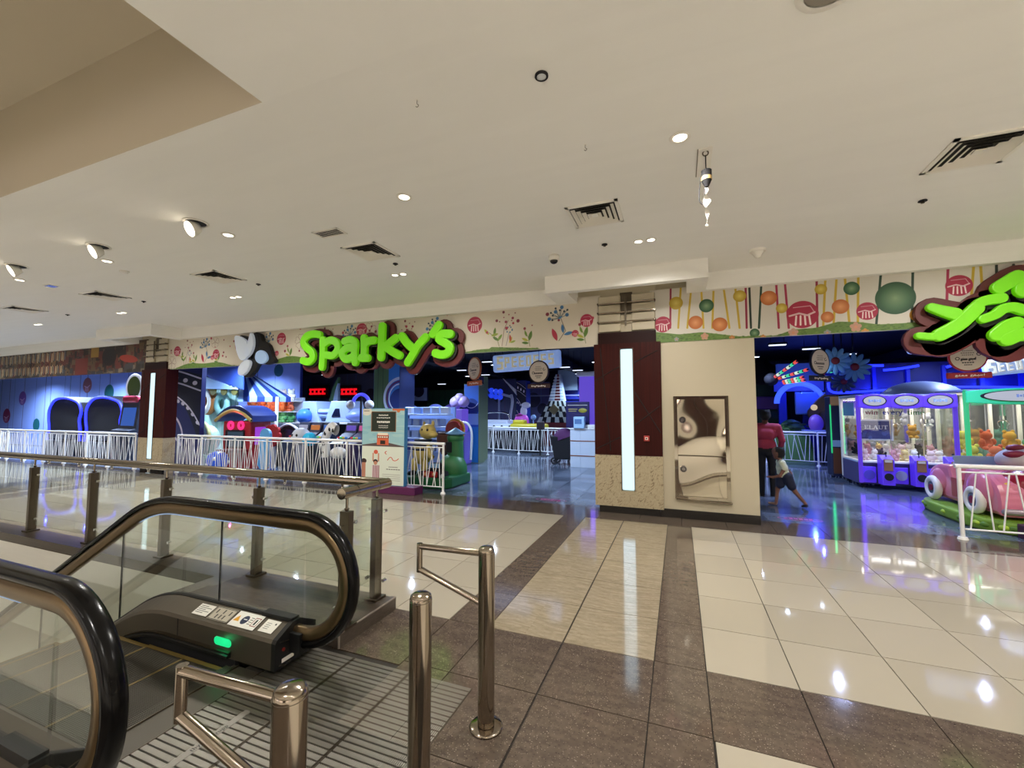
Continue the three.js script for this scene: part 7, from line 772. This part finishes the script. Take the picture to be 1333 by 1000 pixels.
// ---------------------------------------------------------------- people
function figure(name, label, pos, turn, bones, res, size, base, extra) {
  // bones: [ax,ay,az,ra, bx,by,bz,rb, colour]; one smooth body from tapered capsules
  const mc = new MarchingCubes(res, new THREE.MeshBasicMaterial(), false, false, 200000), half = size / 2, f = mc.field, kS = 0.022;
  const B = bones.map(b => { const a = V(b[0], b[1], b[2]), d = V(b[4], b[5], b[6]).sub(a); return { a, d, l2: d.lengthSq() || 1e-9, ra: b[3], rb: b[7], c: new THREE.Color(b[8]) }; });
  const one = (b, x, y, z) => { const px = x - b.a.x, py = y - b.a.y, pz = z - b.a.z, t = Math.max(0, Math.min(1, (px * b.d.x + py * b.d.y + pz * b.d.z) / b.l2)); return Math.hypot(px - b.d.x * t, py - b.d.y * t, pz - b.d.z * t) - (b.ra + (b.rb - b.ra) * t); };
  for (let k = 0, i = 0; k < res; k++) for (let j = 0; j < res; j++) for (let h = 0; h < res; h++, i++) { const x = (h - res / 2) / (res / 2) * half, y = (j - res / 2) / (res / 2) * half + base, z = (k - res / 2) / (res / 2) * half; let m = 9; for (const b of B) { const d = one(b, x, y, z); if (d > 0.4) { m = Math.min(m, d); continue; } const q = Math.max(kS - Math.abs(m - d), 0) / kS; m = Math.min(m, d) - q * q * kS * 0.25; } f[i] = -m; }
  mc.isolation = 0; mc.update();
  const n = mc.count, p = new Float32Array(n * 3), no = new Float32Array(n * 3), c = new Float32Array(n * 3);
  for (let i = 0; i < n; i++) { const x = mc.positionArray[i * 3] * half, y = mc.positionArray[i * 3 + 1] * half + base, z = mc.positionArray[i * 3 + 2] * half; p.set([x, y, z], i * 3); let best = 9, bc = B[0].c; for (const b of B) { const d = one(b, x, y, z); if (d < best) { best = d; bc = b.c; } } c.set([bc.r, bc.g, bc.b], i * 3); }
  const g = new THREE.BufferGeometry(); g.setAttribute('position', new THREE.BufferAttribute(p, 3)); g.setAttribute('color', new THREE.BufferAttribute(c, 3));
  for (let i = 0; i < n; i++) { const e = 0.004, F = (x, y, z) => { let m = 9; for (const b of B) { const d = one(b, x, y, z), q = Math.max(kS - Math.abs(m - d), 0) / kS; m = Math.min(m, d) - q * q * kS * 0.25; } return m; }, x = p[i * 3], y = p[i * 3 + 1], z = p[i * 3 + 2], v = V(F(x + e, y, z) - F(x - e, y, z), F(x, y + e, z) - F(x, y - e, z), F(x, y, z + e) - F(x, y, z - e)).normalize(); no.set([v.x, v.y, v.z], i * 3); }
  g.setAttribute('normal', new THREE.BufferAttribute(no, 3)); g.setAttribute('uv', new THREE.BufferAttribute(new Float32Array(n * 2), 2));
  const t = thing('person', label, 'person', pos, turn); mesh('body', g, mat({ vertexColors: true, roughness: 0.8 }), t); if (extra) extra(t); return t;
}
const hand = (x, y, z, dx, dy, dz, s, c) => { const o = [], d = V(dx, dy, dz).normalize(), side = V(0, 0, 1).cross(d).lengthSq() > 0.1 ? V(0, 0, 1) : V(1, 0, 0), P0 = V(x, y, z), P1 = P0.clone().addScaledVector(d, 0.07 * s); o.push([P0.x, P0.y, P0.z, 0.022 * s, P1.x, P1.y, P1.z, 0.03 * s, c]); for (let k = 0; k < 4; k++) { const w = (k - 1.5) * 0.019 * s, L = [0.06, 0.072, 0.068, 0.052][k] * s, a = P1.clone().addScaledVector(side, w), b = a.clone().addScaledVector(d, L).add(V(0, -0.008, 0)); o.push([a.x, a.y, a.z, 0.0095 * s, b.x, b.y, b.z, 0.007 * s, c]); } const th = P0.clone().addScaledVector(d, 0.03 * s).addScaledVector(side, 0.03 * s), te = th.clone().addScaledVector(d, 0.04 * s).addScaledVector(side, 0.025 * s); o.push([th.x, th.y, th.z, 0.011 * s, te.x, te.y, te.z, 0.008 * s, c]); return o; };
const SKIN = 0x6b4531, face = (x, y, z, s, dir, c) => [[x, y, z, 0.082 * s, x + dir[0] * 0.02 * s, y + 0.055 * s, z + dir[1] * 0.02 * s, 0.09 * s, c], [x + dir[0] * 0.085 * s, y - 0.005 * s, z + dir[1] * 0.085 * s, 0.013 * s, x + dir[0] * 0.075 * s, y + 0.03 * s, z + dir[1] * 0.075 * s, 0.01 * s, c], [x + dir[0] * 0.03 * s, y - 0.055 * s, z + dir[1] * 0.03 * s, 0.05 * s, x, y, z, 0.07 * s, c], ...[-1, 1].map(k => [x - dir[1] * 0.088 * s * k, y - 0.01 * s, z + dir[0] * 0.088 * s * k, 0.014 * s, x - dir[1] * 0.09 * s * k, y + 0.02 * s, z + dir[0] * 0.09 * s * k, 0.016 * s, c])];
const hair = (x, y, z, s, dir) => [[x - dir[0] * 0.025 * s, y + 0.065 * s, z - dir[1] * 0.025 * s, 0.1 * s, x - dir[0] * 0.035 * s, y + 0.01 * s, z - dir[1] * 0.035 * s, 0.092 * s, 0x0d0b0b]];
const eyes = (x, y, z, s, dir) => t => { for (const k of [-1, 1]) { mesh('eye', ball(0.011 * s, x + dir[0] * 0.09 * s - dir[1] * 0.033 * s * k, y + 0.022 * s, z + dir[1] * 0.09 * s + dir[0] * 0.033 * s * k, 1, 0.8, 1, 8), M.black, t); } mesh('mouth', ball(0.018 * s, x + dir[0] * 0.078 * s, y - 0.05 * s, z + dir[1] * 0.078 * s, dir[1] ? 1.2 : 0.4, 0.25, dir[0] ? 1.2 : 0.4, 8), col(0x4a241e, 0.6), t); };
{ // man seen from behind, one shoulder hidden by the cream panel
  const S = 0x9c2f48, T = 0x0b0b10, b = [
    [-0.09, 0.03, 0.02, 0.045, -0.09, 0.035, -0.15, 0.035, 0x1b1715], [0.09, 0.03, 0.02, 0.045, 0.1, 0.035, -0.15, 0.035, 0x1b1715],
    [-0.09, 0.07, 0.02, 0.045, -0.09, 0.48, 0.0, 0.065, T], [-0.09, 0.48, 0.0, 0.066, -0.085, 0.88, 0, 0.09, T], [0.09, 0.07, 0.02, 0.045, 0.095, 0.48, 0.0, 0.065, T], [0.095, 0.48, 0.0, 0.066, 0.085, 0.88, 0, 0.09, T],
    [-0.06, 0.88, 0, 0.12, 0.06, 0.88, 0, 0.12, T], [-0.05, 0.98, 0, 0.125, 0.05, 0.98, 0, 0.125, S], [-0.06, 1.2, 0, 0.13, 0.06, 1.2, 0, 0.13, S], [-0.14, 1.32, 0, 0.085, 0.14, 1.32, 0, 0.085, S],
    [0.2, 1.33, 0, 0.07, 0.27, 1.08, -0.03, 0.055, S], [0.27, 1.08, -0.03, 0.055, 0.24, 0.88, -0.14, 0.042, S], [-0.2, 1.33, 0, 0.07, -0.26, 1.08, -0.02, 0.055, S], [-0.26, 1.08, -0.02, 0.055, -0.25, 0.86, -0.1, 0.042, S],
    ...hand(0.24, 0.87, -0.15, -0.1, -0.8, -0.4, 1, SKIN), ...hand(-0.25, 0.85, -0.11, 0, -1, -0.3, 1, SKIN),
    [0, 1.36, 0, 0.055, 0, 1.46, -0.01, 0.05, SKIN], ...face(0, 1.54, -0.02, 1, [0, -1], SKIN), ...hair(0, 1.54, -0.02, 1, [0, -1])];
  figure('person', 'person in a pink shirt and black trousers seen from behind', [1.56, 0, -9.6], -0.15, b, 118, 1.75, 0.82, eyes(0, 1.54, -0.02, 1, [0, -1]));
}
{ // running child, heading into the arcade to the left
  const S = 0xd6d8b8, T = 0x1a2038, K = 0x7a5240, d = [-0.94, -0.34], b = [
    // forward leg bent, rear leg stretched behind
    [-0.1, 0.27, -0.05, 0.03, -0.14, 0.055, 0.02, 0.024, K], [-0.05, 0.42, -0.02, 0.05, -0.1, 0.27, -0.05, 0.034, K], [-0.15, 0.03, 0.02, 0.024, -0.24, 0.03, -0.02, 0.02, 0x8a6a58],
    [0.07, 0.4, 0.03, 0.05, 0.14, 0.26, 0.06, 0.036, K], [0.14, 0.26, 0.06, 0.034, 0.27, 0.08, 0.12, 0.025, K], [0.28, 0.05, 0.13, 0.026, 0.24, 0.028, 0.06, 0.02, 0x1a1a1e],
    [-0.04, 0.5, -0.03, 0.085, -0.06, 0.36, -0.03, 0.07, T], [0.04, 0.5, 0.03, 0.085, 0.09, 0.35, 0.05, 0.07, T],
    [-0.01, 0.54, -0.01, 0.09, -0.03, 0.66, -0.01, 0.088, S], [-0.03, 0.66, -0.05, 0.08, -0.04, 0.74, -0.07, 0.06, S], [-0.03, 0.66, 0.03, 0.08, -0.04, 0.74, 0.06, 0.06, S],
    [-0.05, 0.74, 0.1, 0.05, -0.02, 0.66, 0.15, 0.045, S], [-0.02, 0.66, 0.15, 0.03, -0.1, 0.53, 0.17, 0.024, K], [-0.1, 0.53, 0.17, 0.024, -0.2, 0.5, 0.14, 0.02, K], ...hand(-0.2, 0.5, 0.14, -1, 0.1, -0.2, 0.62, K),
    [-0.05, 0.74, -0.11, 0.05, 0.04, 0.66, -0.15, 0.045, S], [0.04, 0.66, -0.15, 0.03, 0.12, 0.55, -0.14, 0.024, K], [0.12, 0.55, -0.14, 0.024, 0.14, 0.44, -0.08, 0.02, K], ...hand(0.14, 0.44, -0.08, 0.2, -1, 0.1, 0.62, K),
    [-0.05, 0.77, 0, 0.04, -0.07, 0.83, -0.01, 0.038, K], ...face(-0.08, 0.885, -0.02, 0.86, d, K), ...hair(-0.08, 0.885, -0.02, 0.86, d)];
  figure('person', 'small child in pale t-shirt and dark shorts running indoors', [1.68, 0, -8.72], 0.0, b, 96, 1.06, 0.5, eyes(-0.08, 0.885, -0.02, 0.86, d));
}

// ---------------------------------------------------------------- hand over
renderer.render(scene, camera);
